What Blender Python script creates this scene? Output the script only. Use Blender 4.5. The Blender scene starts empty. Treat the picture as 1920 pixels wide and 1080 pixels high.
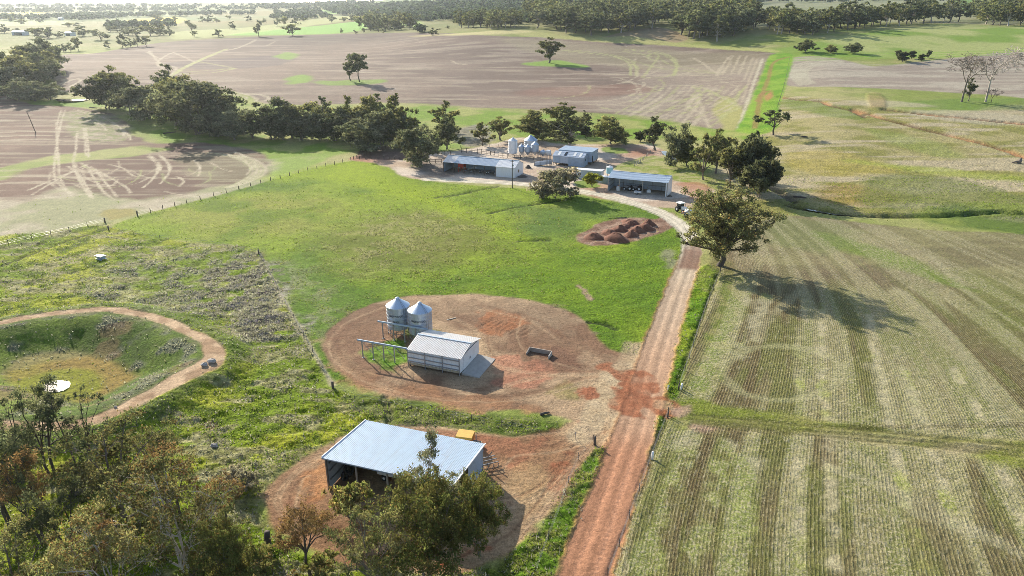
import bpy, math, random
import numpy as np
from mathutils import Vector, Matrix

C = bpy.context.scene.collection
SC = bpy.context.scene
R = math.radians
rng = np.random.default_rng(7)
random.seed(7)

# ------------------------------------------------------------------ camera, sky, sun, exposure
FPX, CAMH, PITCH = 1297.0, 55.0, R(21.9)          # focal length in pixels of a 1920 wide frame
cam_d = bpy.data.cameras.new('camera')
cam_d.sensor_width = 36.0
cam_d.lens = 36.0 * FPX / 1920.0
cam_d.clip_start = 0.5
cam_d.clip_end = 30000.0
cam = bpy.data.objects.new('camera', cam_d)
cam.location = (0, 0, CAMH)
cam.rotation_euler = (R(90) - PITCH, 0, 0)
C.objects.link(cam)
SC.camera = cam

SUN_EL, SUN_AZ = R(24.5), R(-35.0)                # azimuth measured from +Y towards +X
to_sun = Vector((math.sin(SUN_AZ) * math.cos(SUN_EL), math.cos(SUN_AZ) * math.cos(SUN_EL), math.sin(SUN_EL)))
world = bpy.data.worlds.new("World")
SC.world = world
world.use_nodes = True
wn = world.node_tree
wn.nodes.clear()
sky = wn.nodes.new('ShaderNodeTexSky')
sky.sky_type = 'NISHITA'
sky.sun_disc = False
sky.sun_elevation = SUN_EL
sky.sun_rotation = SUN_AZ
sky.altitude = 200
sky.dust_density = 1.6
bg = wn.nodes.new('ShaderNodeBackground')
bg.inputs['Strength'].default_value = 0.125
wo = wn.nodes.new('ShaderNodeOutputWorld')
wn.links.new(sky.outputs[0], bg.inputs[0])
wn.links.new(bg.outputs[0], wo.inputs[0])

sun_d = bpy.data.lights.new('sun', 'SUN')
sun_d.energy = 5.0
sun_d.angle = R(0.5)
sun_d.color = (1.0, 0.90, 0.75)
sun = bpy.data.objects.new('sun', sun_d)
sun.rotation_euler = to_sun.to_track_quat('Z', 'Y').to_euler()
sun.location = (-60, 80, 120)
C.objects.link(sun)

SC.view_settings.view_transform = 'Standard'
SC.view_settings.look = 'None'
SC.view_settings.gamma = 1.0
SC.view_settings.exposure = 0.9
SC.view_settings.use_curve_mapping = False
HAZE_DENSITY, HAZE_ANISO = 0.000052, 0.7
SC.cycles.max_bounces = 6
SC.cycles.diffuse_bounces = 3
SC.cycles.glossy_bounces = 3
SC.cycles.transmission_bounces = 3
SC.cycles.transparent_max_bounces = 4
SC.cycles.volume_bounces = 1
SC.cycles.filter_width = 0.8
SC.cycles.use_denoising = True
SC.cycles.denoiser = 'OPENIMAGEDENOISE'
SC.cycles.denoising_input_passes = 'RGB_ALBEDO_NORMAL'
SC.cycles.denoising_prefilter = 'NONE'
SC.cycles.sample_clamp_indirect = 4.0

# ------------------------------------------------------------------ numbers: noise, colours, terrain
KEXP = 1.75


def lin(c):
    c = c / 255.0
    return c / 12.92 if c <= 0.04045 else ((c + 0.055) / 1.055) ** 2.4


def S(r, g, b):
    """colour of a sunlit surface as the photograph shows it -> base colour"""
    return np.array([lin(r), lin(g), lin(b)], np.float32) / KEXP


def hash2(ix, iy, seed):
    h = (ix.astype(np.uint32) * np.uint32(374761393) + iy.astype(np.uint32) * np.uint32(668265263) + np.uint32((seed * 2246822519) & 0xffffffff))
    h = (h ^ (h >> np.uint32(13))) * np.uint32(1274126177)
    h = h ^ (h >> np.uint32(16))
    return (h & np.uint32(0xffffff)).astype(np.float32) / np.float32(16777215.0)


def vnoise(x, y, seed=0):
    xf, yf = np.floor(x), np.floor(y)
    ix, iy = xf.astype(np.int64), yf.astype(np.int64)
    fx, fy = (x - xf).astype(np.float32), (y - yf).astype(np.float32)
    fx = fx * fx * (3 - 2 * fx)
    fy = fy * fy * (3 - 2 * fy)
    a, b = hash2(ix, iy, seed), hash2(ix + 1, iy, seed)
    c, d = hash2(ix, iy + 1, seed), hash2(ix + 1, iy + 1, seed)
    return (a * (1 - fx) + b * fx) * (1 - fy) + (c * (1 - fx) + d * fx) * fy


def fbm(x, y, octv=4, seed=0, gain=0.5):
    x, y = np.asarray(x, np.float64), np.asarray(y, np.float64)
    s, a, n = 0, 1.0, 0
    for o in range(octv):
        s = s + a * vnoise(x * 2 ** o + 17.3 * o, y * 2 ** o - 9.1 * o, seed + o * 31)
        n += a
        a *= gain
    return s / n


def sstep(a, b, x):
    t = np.clip((x - a) / (b - a), 0, 1)
    return t * t * (3 - 2 * t)


def table(pts, sm):
    ys = np.arange(-400, 9000, 5.0)
    z = np.interp(ys, [p[0] for p in pts], [p[1] for p in pts])
    k = int(sm / 5) | 1
    ker = np.hanning(k + 2)[1:-1]
    ker /= ker.sum()
    zp = np.pad(z, k // 2, mode='edge')
    return ys, np.convolve(zp, ker, 'valid')


TA = table([(-400, 0), (330, 0), (480, 9), (620, 16), (930, 25), (1400, 33), (2000, 42), (2600, 60), (3300, 84), (4500, 94), (9000, 94)], 120)
TB = table([(-400, 0), (330, 0), (480, 8), (600, 16), (740, 34), (850, 39), (1100, 43), (1500, 52), (2100, 84), (3000, 150), (5000, 215), (9000, 215)], 80)
TC = table([(-400, 0), (240, 0), (370, 8), (480, 14), (600, 24), (700, 36), (850, 40), (1100, 44), (1600, 55), (2300, 84), (3500, 140), (5500, 215), (9000, 215)], 80)


def smooth_curve(pts, closed, n=5):
    p = np.asarray(pts, float)
    out = []
    m = len(p)
    for i in range(m if closed else m - 1):
        if closed:
            a, b, c, d = p[(i - 1) % m], p[i], p[(i + 1) % m], p[(i + 2) % m]
        else:
            a, b, c, d = p[max(i - 1, 0)], p[i], p[i + 1], p[min(i + 2, m - 1)]
        for k in range(n):
            t = k / n
            out.append(0.5 * ((2 * b) + (c - a) * t + (2 * a - 5 * b + 4 * c - d) * t * t + (3 * b - a - 3 * c + d) * t ** 3))
    if not closed:
        out.append(p[-1])
    return np.array(out)


CP, SP = math.cos(PITCH), math.sin(PITCH)


def plane_pt(x, y, z=0.0):
    u, v = (x - 960.0) / FPX, (y - 540.0) / FPX
    t = (CAMH - z) / (SP + v * CP)
    return np.array([t * u, t * (CP - v * SP)])


def pdist(px, py, poly, closed):
    """distance to a polyline, and inside mask when closed"""
    px, py = px.astype(np.float32), py.astype(np.float32)
    d2 = np.full(px.shape, 1e12, np.float32)
    ins = np.zeros(px.shape, bool)
    m = len(poly)
    for i in range(m if closed else m - 1):
        ax, ay = poly[i]
        bx, by = poly[(i + 1) % m]
        ex, ey = bx - ax, by - ay
        L = ex * ex + ey * ey + 1e-9
        t = np.clip(((px - ax) * ex + (py - ay) * ey) / L, 0, 1).astype(np.float32)
        dx, dy = px - (ax + t * ex), py - (ay + t * ey)
        np.minimum(d2, dx * dx + dy * dy, out=d2)
        if closed and ay != by:
            c = ((ay > py) != (by > py)) & (px < (bx - ax) * (py - ay) / (by - ay) + ax)
            ins ^= c
    return np.sqrt(d2), ins


DAM_PX = [(-60, 622), (0, 605), (80, 590), (150, 583), (210, 580), (300, 598), (350, 620), (388, 640), (402, 662), (385, 684), (340, 706), (290, 735), (235, 762), (170, 790), (90, 800), (0, 795), (-110, 770), (-170, 700)]
DAM = smooth_curve([plane_pt(x, y, 1.5) for x, y in DAM_PX], True, 4)
DMIN, DMAX = DAM.min(0) - 9, DAM.max(0) + 9


def dam_sd(X, Y):
    """signed distance to the crest line of the dam bank (negative inside), 99 far away"""
    sd = np.full(X.shape, 99.0, np.float32)
    m = (X > DMIN[0]) & (X < DMAX[0]) & (Y > DMIN[1]) & (Y < DMAX[1])
    if m.any():
        d, ins = pdist(X[m], Y[m], DAM, True)
        sd[m] = np.where(ins, -d, d)
    return sd


def terr(X, Y):
    X, Y = np.asarray(X, float), np.asarray(Y, float)
    q = X / (np.maximum(Y, 1.0) + 50.0)
    za, zb, zc = np.interp(Y, *TA), np.interp(Y, *TB), np.interp(Y, *TC)
    w1, w2 = sstep(-0.22, 0.0, q), sstep(0.2, 0.42, q)
    z = za * (1 - w1) + zb * w1 * (1 - w2) + zc * w1 * w2
    far = sstep(380, 700, Y)
    z = z + far * (1.6 * (fbm(X / 160.0, Y / 160.0, 2, 5) - 0.5) * 2)
    sd = dam_sd(X, Y)
    out = 1.5 * (1 - sstep(2.0, 7.5, sd))
    inn = 1.5 - 3.1 * sstep(2.2, 12.5, -sd)
    return z + np.where(sd < 0, inn, out)


def P(xs, ys):
    """where the camera's ray through pixel (x, y) of the 1920 x 1080 frame meets the terrain"""
    x, y = np.atleast_1d(np.asarray(xs, float)), np.atleast_1d(np.asarray(ys, float))
    u, v = (x - 960.0) / FPX, (y - 540.0) / FPX
    dx, dy, dz = u, CP - v * SP, -(SP + v * CP)
    ts = np.concatenate([np.arange(40, 400, 4.0), 400 * 1.015 ** np.arange(0, 215)])
    lo = np.full(x.shape, 40.0)
    hi = np.full(x.shape, ts[-1])
    done = np.zeros(x.shape, bool)
    prev = ts[0]
    for t in ts[1:]:
        below = (CAMH + dz * t) < terr(dx * t, dy * t)
        new = below & ~done
        lo[new], hi[new] = prev, t
        done |= below
        prev = t
        if done.all():
            break
    for _ in range(18):
        m = 0.5 * (lo + hi)
        b = (CAMH + dz * m) < terr(dx * m, dy * m)
        hi = np.where(b, m, hi)
        lo = np.where(b, lo, m)
    t = 0.5 * (lo + hi)
    X, Y = dx * t, dy * t
    return np.stack([X, Y, terr(X, Y)], -1)


def P1(x, y):
    return Vector(P(x, y)[0])


def PW(pts, closed=False, n=5, sm=True):
    """pixel polyline -> smoothed ground polyline in metres"""
    q = smooth_curve(pts, closed, n) if sm else np.asarray(pts, float)
    return P(q[:, 0], q[:, 1])[:, :2]


def height_to(pt, ypix):
    """height above pt at which a vertical line reaches picture row ypix"""
    v = (ypix - 540.0) / FPX
    Y, z0 = pt[1], pt[2]
    k = (Y * SP + v * Y * CP) / (CP - v * SP)
    return CAMH - k - z0


def mpp(pt):
    """metres per pixel at a point"""
    return (pt[1] * CP + (CAMH - pt[2]) * SP) / FPX


# ------------------------------------------------------------------ scene helpers
def tag(o, label=None, cat=None, group=None, kind=None):
    if label: o['label'] = label
    if cat: o['category'] = cat
    if group: o['group'] = group
    if kind: o['kind'] = kind
    return o


def empty(name, loc, rz=0.0, label=None, cat=None, group=None):
    o = bpy.data.objects.new(name, None)
    C.objects.link(o)
    o.location = loc
    o.rotation_euler = (0, 0, rz)
    o.empty_display_size = 0.3
    return tag(o, label, cat, group)


def link(name, me, parent=None, loc=None):
    o = bpy.data.objects.new(name, me)
    C.objects.link(o)
    if parent is not None: o.parent = parent
    if loc is not None: o.location = loc
    return o


class MB:
    """collects shapes and links them as one mesh object"""

    def __init__(s):
        s.v, s.f = [], []

    def add(s, vs, fs):
        b = len(s.v)
        s.v += [tuple(map(float, p)) for p in vs]
        s.f += [tuple(i + b for i in f) for f in fs]
        return s

    def box(s, x0, x1, y0, y1, z0, z1):
        return s.add([(x0, y0, z0), (x1, y0, z0), (x1, y1, z0), (x0, y1, z0), (x0, y0, z1), (x1, y0, z1), (x1, y1, z1), (x0, y1, z1)],
                     [(0, 3, 2, 1), (4, 5, 6, 7), (0, 1, 5, 4), (1, 2, 6, 5), (2, 3, 7, 6), (3, 0, 4, 7)])

    def bar(s, p, q, w, h=None):
        h = h or w
        p, q = Vector(p), Vector(q)
        d = (q - p).normalized()
        up = Vector((0, 0, 1)) if abs(d.z) < 0.95 else Vector((0, 1, 0))
        a = d.cross(up).normalized() * (w / 2)
        b = a.cross(d).normalized() * (h / 2)
        vs = [e + sa * a + sb * b for e in (p, q) for sa, sb in ((-1, -1), (1, -1), (1, 1), (-1, 1))]
        return s.add(vs, [(0, 1, 2, 3), (7, 6, 5, 4), (0, 4, 5, 1), (1, 5, 6, 2), (2, 6, 7, 3), (3, 7, 4, 0)])

    def tube(s, pts, rad, n=6, cap=True):
        pts = [Vector(p) for p in pts]
        if not hasattr(rad, '__len__'): rad = [rad] * len(pts)
        vs, fs = [], []
        for i, p in enumerate(pts):
            d = (pts[min(i + 1, len(pts) - 1)] - pts[max(i - 1, 0)])
            d = d.normalized() if d.length > 1e-9 else Vector((0, 0, 1))
            ref = Vector((1, 0, 0)) if abs(d.x) < 0.8 else Vector((0, 1, 0))
            a = d.cross(ref).normalized()
            b = d.cross(a)
            for k in range(n):
                t = 2 * math.pi * k / n
                vs.append(p + rad[i] * (math.cos(t) * a + math.sin(t) * b))
        for i in range(len(pts) - 1):
            for k in range(n):
                fs.append((i * n + k, i * n + (k + 1) % n, (i + 1) * n + (k + 1) % n, (i + 1) * n + k))
        if cap:
            fs.append(tuple(range(n - 1, -1, -1)))
            fs.append(tuple((len(pts) - 1) * n + k for k in range(n)))
        return s.add(vs, fs)

    def lathe(s, prof, n=24, c=(0, 0, 0), cap=True):
        vs, fs = [], []
        for r, z in prof:
            for k in range(n):
                t = 2 * math.pi * k / n
                vs.append((c[0] + r * math.cos(t), c[1] + r * math.sin(t), c[2] + z))
        for i in range(len(prof) - 1):
            for k in range(n):
                fs.append((i * n + k, i * n + (k + 1) % n, (i + 1) * n + (k + 1) % n, (i + 1) * n + k))
        if cap:
            fs.append(tuple(range(n - 1, -1, -1)))
            fs.append(tuple((len(prof) - 1) * n + k for k in range(n)))
        return s.add(vs, fs)

    def prism(s, poly, axis, a0, a1):
        """poly: (u, z) outline, extruded along local x or y"""
        m = len(poly)
        vs = []
        for a in (a0, a1):
            for u, z in poly:
                vs.append((a, u, z) if axis == 'x' else (u, a, z))
        fs = [tuple(range(m)), tuple(range(2 * m - 1, m - 1, -1))] + [(i, i + m, (i + 1) % m + m, (i + 1) % m) for i in range(m)]
        return s.add(vs, fs)

    def mesh(s, name, mat, smooth=False):
        me = bpy.data.meshes.new(name)
        me.from_pydata(s.v, [], s.f)
        me.validate()
        for m in (mat if isinstance(mat, (list, tuple)) else [mat]):
            me.materials.append(m)
        if smooth:
            me.polygons.foreach_set('use_smooth', [True] * len(me.polygons))
        return me

    def obj(s, name, mat, parent=None, smooth=False):
        return link(name, s.mesh(name, mat, smooth), parent)


def raw_mesh(name, verts, quads, mats, smooth=False, cols=None, colname='Col', tris=None):
    """fast mesh from numpy arrays"""
    me = bpy.data.meshes.new(name)
    nv = len(verts)
    me.vertices.add(nv)
    me.vertices.foreach_set('co', np.ascontiguousarray(verts, np.float32).ravel())
    k = 4 if tris is None else 3
    f = quads if tris is None else tris
    nf = len(f)
    me.loops.add(nf * k)
    me.loops.foreach_set('vertex_index', np.ascontiguousarray(f, np.int32).ravel())
    me.polygons.add(nf)
    me.polygons.foreach_set('loop_start', np.arange(0, nf * k, k, dtype=np.int32))
    if smooth:
        me.polygons.foreach_set('use_smooth', np.ones(nf, bool))
    me.update(calc_edges=True)
    if cols is not None:
        add_col(me, colname, cols)
    for m in mats:
        me.materials.append(m)
    return me


def add_col(me, name, cols):
    c = np.ones((len(me.vertices), 4), np.float32)
    c[:, :cols.shape[1]] = cols
    a = me.attributes.new(name, 'FLOAT_COLOR', 'POINT')
    a.data.foreach_set('color', c.ravel())


# ------------------------------------------------------------------ materials
def mat_new(name):
    m = bpy.data.materials.new(name)
    m.use_nodes = True
    nt = m.node_tree
    b = nt.nodes['Principled BSDF']
    return m, nt, b


def N(nt, typ, **kw):
    n = nt.nodes.new(typ)
    for k, v in kw.items():
        setattr(n, k, v)
    return n


def L(nt, a, b):
    nt.links.new(a, b)


def mnode(nt, op, a, b=None, c=None, clamp=False):
    n = N(nt, 'ShaderNodeMath', operation=op, use_clamp=clamp)
    for i, v in enumerate((a, b, c)):
        if v is None: continue
        if isinstance(v, (int, float)): n.inputs[i].default_value = v
        else: L(nt, v, n.inputs[i])
    return n.outputs[0]


def vmix(nt, fac, a, b, blend='MIX'):
    n = N(nt, 'ShaderNodeMix', data_type='RGBA', blend_type=blend)
    for sock, v in ((n.inputs[0], fac), (n.inputs[6], a), (n.inputs[7], b)):
        if hasattr(v, 'is_linked'): L(nt, v, sock)
        elif isinstance(v, (int, float)): sock.default_value = v
        else: sock.default_value = (float(v[0]), float(v[1]), float(v[2]), 1)
    return n.outputs[2]


def noise_tex(nt, vec, scale, detail=3, rough=0.6, distortion=0.0):
    n = N(nt, 'ShaderNodeTexNoise')
    n.inputs['Scale'].default_value = scale
    n.inputs['Detail'].default_value = detail
    n.inputs['Roughness'].default_value = rough
    n.inputs['Distortion'].default_value = distortion
    if vec is not None: L(nt, vec, n.inputs['Vector'])
    return n.outputs['Fac']


def mrange(nt, v, a, b, c=0.0, d=1.0):
    n = N(nt, 'ShaderNodeMapRange')
    n.clamp = True
    L(nt, v, n.inputs[0])
    for i, x in enumerate((a, b, c, d)): n.inputs[i + 1].default_value = x
    return n.outputs[0]


def metal_mat(name, col, rough=0.42, metallic=0.45, dirt=0.35, dirtcol=(0.25, 0.19, 0.13), scale=0.7):
    m, nt, b = mat_new(name)
    g = N(nt, 'ShaderNodeTexCoord').outputs['Object']
    n1 = noise_tex(nt, g, scale, 5, 0.65)
    n2 = noise_tex(nt, g, scale * 9, 3, 0.6)
    f = mrange(nt, n1, 0.45, 0.8, 0, dirt)
    c = vmix(nt, f, col, dirtcol)
    f2 = mrange(nt, n2, 0.3, 0.7, 0.86, 1.08)
    c = vmix(nt, 1.0, c, f2, 'MULTIPLY')
    mp = N(nt, 'ShaderNodeMapping')
    mp.inputs['Scale'].default_value = (3.2, 0.22, 0.3)
    L(nt, g, mp.inputs['Vector'])
    n3 = noise_tex(nt, mp.outputs[0], 1.0, 4, 0.65)
    c = vmix(nt, mrange(nt, n3, 0.5, 0.78, 0, 0.18 + dirt * 0.5), c, (0.30, 0.24, 0.18))
    L(nt, c, b.inputs['Base Color'])
    b.inputs['Metallic'].default_value = metallic
    L(nt, mrange(nt, n1, 0.3, 0.7, rough - 0.08, rough + 0.12), b.inputs['Roughness'])
    return m


def plain_mat(name, col, rough=0.75, var=0.3, scale=3.0, bump=0.0, metallic=0.0):
    m, nt, b = mat_new(name)
    g = N(nt, 'ShaderNodeTexCoord').outputs['Object']
    n1 = noise_tex(nt, g, scale, 5, 0.65)
    f = mrange(nt, n1, 0.25, 0.75, 1 - var, 1 + var)
    L(nt, vmix(nt, 1.0, col, f, 'MULTIPLY'), b.inputs['Base Color'])
    b.inputs['Roughness'].default_value = rough
    b.inputs['Metallic'].default_value = metallic
    if bump:
        bp = N(nt, 'ShaderNodeBump')
        bp.inputs['Strength'].default_value = bump
        bp.inputs['Distance'].default_value = 0.1
        L(nt, n1, bp.inputs['Height'])
        L(nt, bp.outputs[0], b.inputs['Normal'])
    return m


def leaf_mat(name, trans=0.42, tint=(1, 1, 1), vary=0.25, ttint=(1.08, 1.12, 0.8)):
    m = bpy.data.materials.new(name)
    m.use_nodes = True
    nt = m.node_tree
    nt.nodes.clear()
    out = N(nt, 'ShaderNodeOutputMaterial')
    at = N(nt, 'ShaderNodeAttribute', attribute_name='Col')
    oi = N(nt, 'ShaderNodeObjectInfo')
    f = mrange(nt, oi.outputs['Random'], 0, 1, 1 - vary, 1 + vary)
    c = vmix(nt, 1.0, at.outputs['Color'], f, 'MULTIPLY')
    c = vmix(nt, 1.0, c, tint, 'MULTIPLY')
    d = N(nt, 'ShaderNodeBsdfDiffuse')
    t = N(nt, 'ShaderNodeBsdfTranslucent')
    L(nt, c, d.inputs[0])
    tc = vmix(nt, 1.0, c, ttint, 'MULTIPLY')
    L(nt, tc, t.inputs[0])
    mx = N(nt, 'ShaderNodeMixShader')
    mx.inputs[0].default_value = trans
    L(nt, d.outputs[0], mx.inputs[1])
    L(nt, t.outputs[0], mx.inputs[2])
    L(nt, mx.outputs[0], out.inputs[0])
    return m


MZINC = metal_mat('zincalume_sheet', (0.33, 0.43, 0.54), 0.55, 0.1, 0.1)
MZINC2 = metal_mat('weathered_zinc_sheet', (0.62, 0.61, 0.59), 0.5, 0.15, 0.25)
MWALL = metal_mat('wall_sheet', (0.46, 0.52, 0.60), 0.5, 0.2, 0.2)
MWALLD = metal_mat('old_or_shaded_wall_sheet', (0.34, 0.43, 0.54), 0.55, 0.2, 0.4)
MWHITE = metal_mat('white_sheet', (0.74, 0.75, 0.76), 0.5, 0.0, 0.12)
MSTEEL = metal_mat('steel_frame', (0.18, 0.19, 0.21), 0.5, 0.4, 0.4)
MPIPE = metal_mat('galvanised_pipe', (0.35, 0.36, 0.38), 0.45, 0.5, 0.3)
MSILO = metal_mat('silo_steel', (0.40, 0.47, 0.56), 0.36, 0.5, 0.08)
MSILOROOF = metal_mat('silo_roof_steel', (0.48, 0.58, 0.70), 0.42, 0.35, 0.06)
MSKY = metal_mat('fibreglass_skylight', (0.80, 0.80, 0.76), 0.5, 0.0, 0.1)
MDARK = plain_mat('painted_doorway_shade', (0.015, 0.015, 0.017), 0.9, 0.2)  # near-black sheet painted in for the shade inside a doorway
MGLASS = plain_mat('window_glass', (0.02, 0.025, 0.03), 0.1, 0.1)
MWOOD = plain_mat('weathered_timber', (0.10, 0.08, 0.065), 0.9, 0.45, 6.0)
MPALEWOOD = plain_mat('pale_timber', (0.34, 0.31, 0.27), 0.9, 0.3, 6.0)
MCONC = plain_mat('concrete', (0.36, 0.34, 0.31), 0.85, 0.2, 1.3)
MCONC2 = plain_mat('stained_concrete', (0.30, 0.25, 0.21), 0.85, 0.3, 1.6)
MRUB = plain_mat('rubber', (0.02, 0.02, 0.021), 0.8, 0.2)
MRED = plain_mat('red_paint', (0.42, 0.045, 0.03), 0.5, 0.2)
MYEL = plain_mat('yellow_paint', (0.55, 0.33, 0.05), 0.5, 0.25)
MORANGE = plain_mat('orange_paint', (0.50, 0.17, 0.03), 0.5, 0.25)
MWPAINT = plain_mat('white_paint', (0.78, 0.78, 0.77), 0.45, 0.08)
MTEAL = plain_mat('teal_paint', (0.30, 0.52, 0.55), 0.5, 0.12)
MGREENTANK = plain_mat('green_grey_tank', (0.17, 0.24, 0.23), 0.6, 0.15)
MHAY = plain_mat('hay', (0.36, 0.29, 0.16), 0.95, 0.35, 8.0, 0.5)
MROCK = plain_mat('rock', (0.36, 0.33, 0.30), 0.9, 0.4, 3.0, 0.6)
MHEAP = plain_mat('compost_soil', (0.165, 0.07, 0.042), 0.95, 0.45, 2.2, 0.8)
MSTRAW = plain_mat('straw_tan', (0.42, 0.36, 0.25), 0.95, 0.3)
MBARK = plain_mat('gum_bark', (0.17, 0.14, 0.115), 0.9, 0.45, 2.5)
MBARKP = plain_mat('pale_gum_bark', (0.42, 0.37, 0.33), 0.85, 0.4, 1.5)
MBARKD = plain_mat('dark_bark', (0.075, 0.06, 0.052), 0.9, 0.4, 2.5)
MBARKR = plain_mat('rusty_bark', (0.22, 0.10, 0.06), 0.9, 0.4, 2.5)
MLETTER = plain_mat('black_letter_paint', (0.02, 0.022, 0.03), 0.6, 0.1)
MLEAF = leaf_mat('gum_leaves', 0.55)
MWEED = leaf_mat('weed_leaves', 0.55, vary=0.0, ttint=(1.1, 1.2, 0.75))

# ------------------------------------------------------------------ the ground: one continuous sheet, coloured by land cover
def build_rows():
    ys = list(np.arange(-120, 44, 8.0))
    y = 46.0
    while y < 7200:
        ys.append(y)
        fine = 2.15 / FPX * (y * y + CAMH * CAMH) / CAMH
        y += max(0.16, min(fine, 0.0062 * y if y < 1300 else 0.016 * y))
    return np.array(ys)


GY = build_rows()
us = np.arange(-0.90, 0.9001, 0.0021)
us = np.concatenate([[-4.0, -2.5, -1.7, -1.3, -1.1, -0.98], us, [0.98, 1.1, 1.3, 1.7, 2.5, 4.0]])
NR, NC = len(GY), len(us)
depth = np.maximum(GY, 0) * CP + CAMH * SP
GX = depth[:, None] * us[None, :]
X = GX.ravel()
Y = np.repeat(GY, NC)
# a little irregularity, so that the sheet has no straight rows of its own
X = X + (hash2(np.arange(len(X)), np.arange(len(X)) * 3, 3) - 0.5) * 0.0018 * np.repeat(depth, NC)
Z = terr(X, Y)
SD = dam_sd(X, Y)
NV = len(X)
print('ground verts', NV, NR, NC)

COL = np.zeros((NV, 3), np.float32)
ROWA = np.zeros(NV, np.float32)      # crop rows
TUFT = np.zeros(NV, np.float32)      # lumpy grass
STRAW = np.zeros(NV, np.float32)     # straw specks
GREENS = np.zeros(NV, np.float32)    # green specks
ROWS = np.zeros(NV, np.float32)
REG = np.zeros(NV, np.int8)          # 0 pasture 1 road 2 yard / bare 3 stubble 4 ploughed 5 paddock 6 weeds 7 dam
REGIONS = ['pasture_ground', 'dirt_road', 'bare_earth_yard', 'stubble_field', 'ploughed_field', 'green_paddock_ground', 'weedy_paddock_ground', 'dam_bank']

n_big = fbm(X / 60, Y / 60, 4, 11)
n_mid = fbm(X / 12, Y / 12, 4, 23)
n_sml = fbm(X / 2.5, Y / 2.5, 3, 37)
n_fin = vnoise(X / 0.8, Y / 0.8, 41)
n_str = fbm(X / 40, Y / 7, 4, 53)
NEARW = 1 - sstep(250, 500, Y)


def mixc(w, c):
    """blend a colour (3,) or (NV,3) in with weight w"""
    global COL
    w = w[:, None]
    COL = COL * (1 - w) + c * w


def seti(arr, w, v):
    arr += w * (v - arr)


def lerp(a, b, t):
    t = np.asarray(t)[..., None]
    return a * (1 - t) + b * t


def region(px, soft=1.0, warp=1.0, wl=6.0, n=4, sm=True, seed=0, world=False):
    """weight 1 inside the outline given in picture coordinates, with an uneven soft edge"""
    poly = px if world else PW(px, True, n, sm)
    lo, hi = poly.min(0) - soft - warp - 2, poly.max(0) + soft + warp + 2
    m = (X > lo[0]) & (X < hi[0]) & (Y > lo[1]) & (Y < hi[1])
    w = np.zeros(NV, np.float32)
    if m.any():
        d, ins = pdist(X[m], Y[m], poly, True)
        sd = np.where(ins, -d, d)
        sd = sd + warp * 2 * (fbm(X[m] / wl, Y[m] / wl, 3, 71 + seed) - 0.5)
        w[m] = 1 - sstep(-soft, soft, sd)
    return w


def line(px, width, soft=None, warp=0.3, wl=4.0, n=5, closed=False, sm=True):
    """weight 1 along a polyline of the given width in metres"""
    poly = PW(px, closed, n, sm)
    soft = soft or width * 0.5
    ext = width + soft + warp + 1
    lo, hi = poly.min(0) - ext, poly.max(0) + ext
    m = (X > lo[0]) & (X < hi[0]) & (Y > lo[1]) & (Y < hi[1])
    w = np.zeros(NV, np.float32)
    if m.any():
        d, _ = pdist(X[m], Y[m], poly, closed)
        d = d + warp * 2 * (fbm(X[m] / wl, Y[m] / wl, 2, 5) - 0.5)
        w[m] = 1 - sstep(width / 2, width / 2 + soft, d)
    return w


def pathframe(px, ext, n=6):
    """lateral distance (signed, right positive) and picture row of the nearest point of a centre line"""
    q = smooth_curve(px, False, n)
    poly = P(q[:, 0], q[:, 1])[:, :2]
    lo, hi = poly.min(0) - ext, poly.max(0) + ext
    m = (X > lo[0]) & (X < hi[0]) & (Y > lo[1]) & (Y < hi[1])
    px_, py_ = X[m], Y[m]
    best = np.full(px_.shape, 1e9)
    lat = np.full(px_.shape, 1e4)
    row = np.zeros(px_.shape)
    along = np.zeros(px_.shape)
    acc = 0.0
    for i in range(len(poly) - 1):
        a, b = poly[i], poly[i + 1]
        e = b - a
        Ls = math.hypot(*e)
        t = np.clip(((px_ - a[0]) * e[0] + (py_ - a[1]) * e[1]) / (Ls * Ls + 1e-9), 0, 1)
        dx, dy = px_ - (a[0] + t * e[0]), py_ - (a[1] + t * e[1])
        d = np.hypot(dx, dy)
        nb = d < best
        best = np.where(nb, d, best)
        sgn = np.sign(dx * e[1] - dy * e[0])
        lat = np.where(nb, d * sgn, lat)
        row = np.where(nb, q[i, 1] * (1 - t) + q[i + 1, 1] * t, row)
        along = np.where(nb, acc + t * Ls, along)
        acc += Ls
    LAT, ROW, AL = np.full(NV, 1e4), np.zeros(NV), np.zeros(NV)
    LAT[m], ROW[m], AL[m] = lat, row, along
    return LAT, ROW, AL


def setreg(w, k):
    REG[w > 0.5] = k


# --- base: pale pasture everywhere, paler with distance on the plain to the left
base = lerp(S(150, 165, 78), S(188, 184, 122), sstep(0.35, 0.65, n_mid * 0.5 + n_big * 0.5))
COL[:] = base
TUFT[:] = 0.35
STRAW[:] = 0.25
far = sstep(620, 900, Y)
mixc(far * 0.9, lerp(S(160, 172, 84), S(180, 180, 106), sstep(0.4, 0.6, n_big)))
# far country: dim patchwork of fields
patch = vnoise(X / 260 + 3, Y / 420, 91)
mixc(sstep(1100, 1500, Y) * sstep(0.55, 0.6, patch) * 0.8, S(130, 165, 70))
mixc(sstep(1100, 1500, Y) * sstep(0.3, 0.25, patch) * 0.8, S(180, 168, 84))

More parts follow.
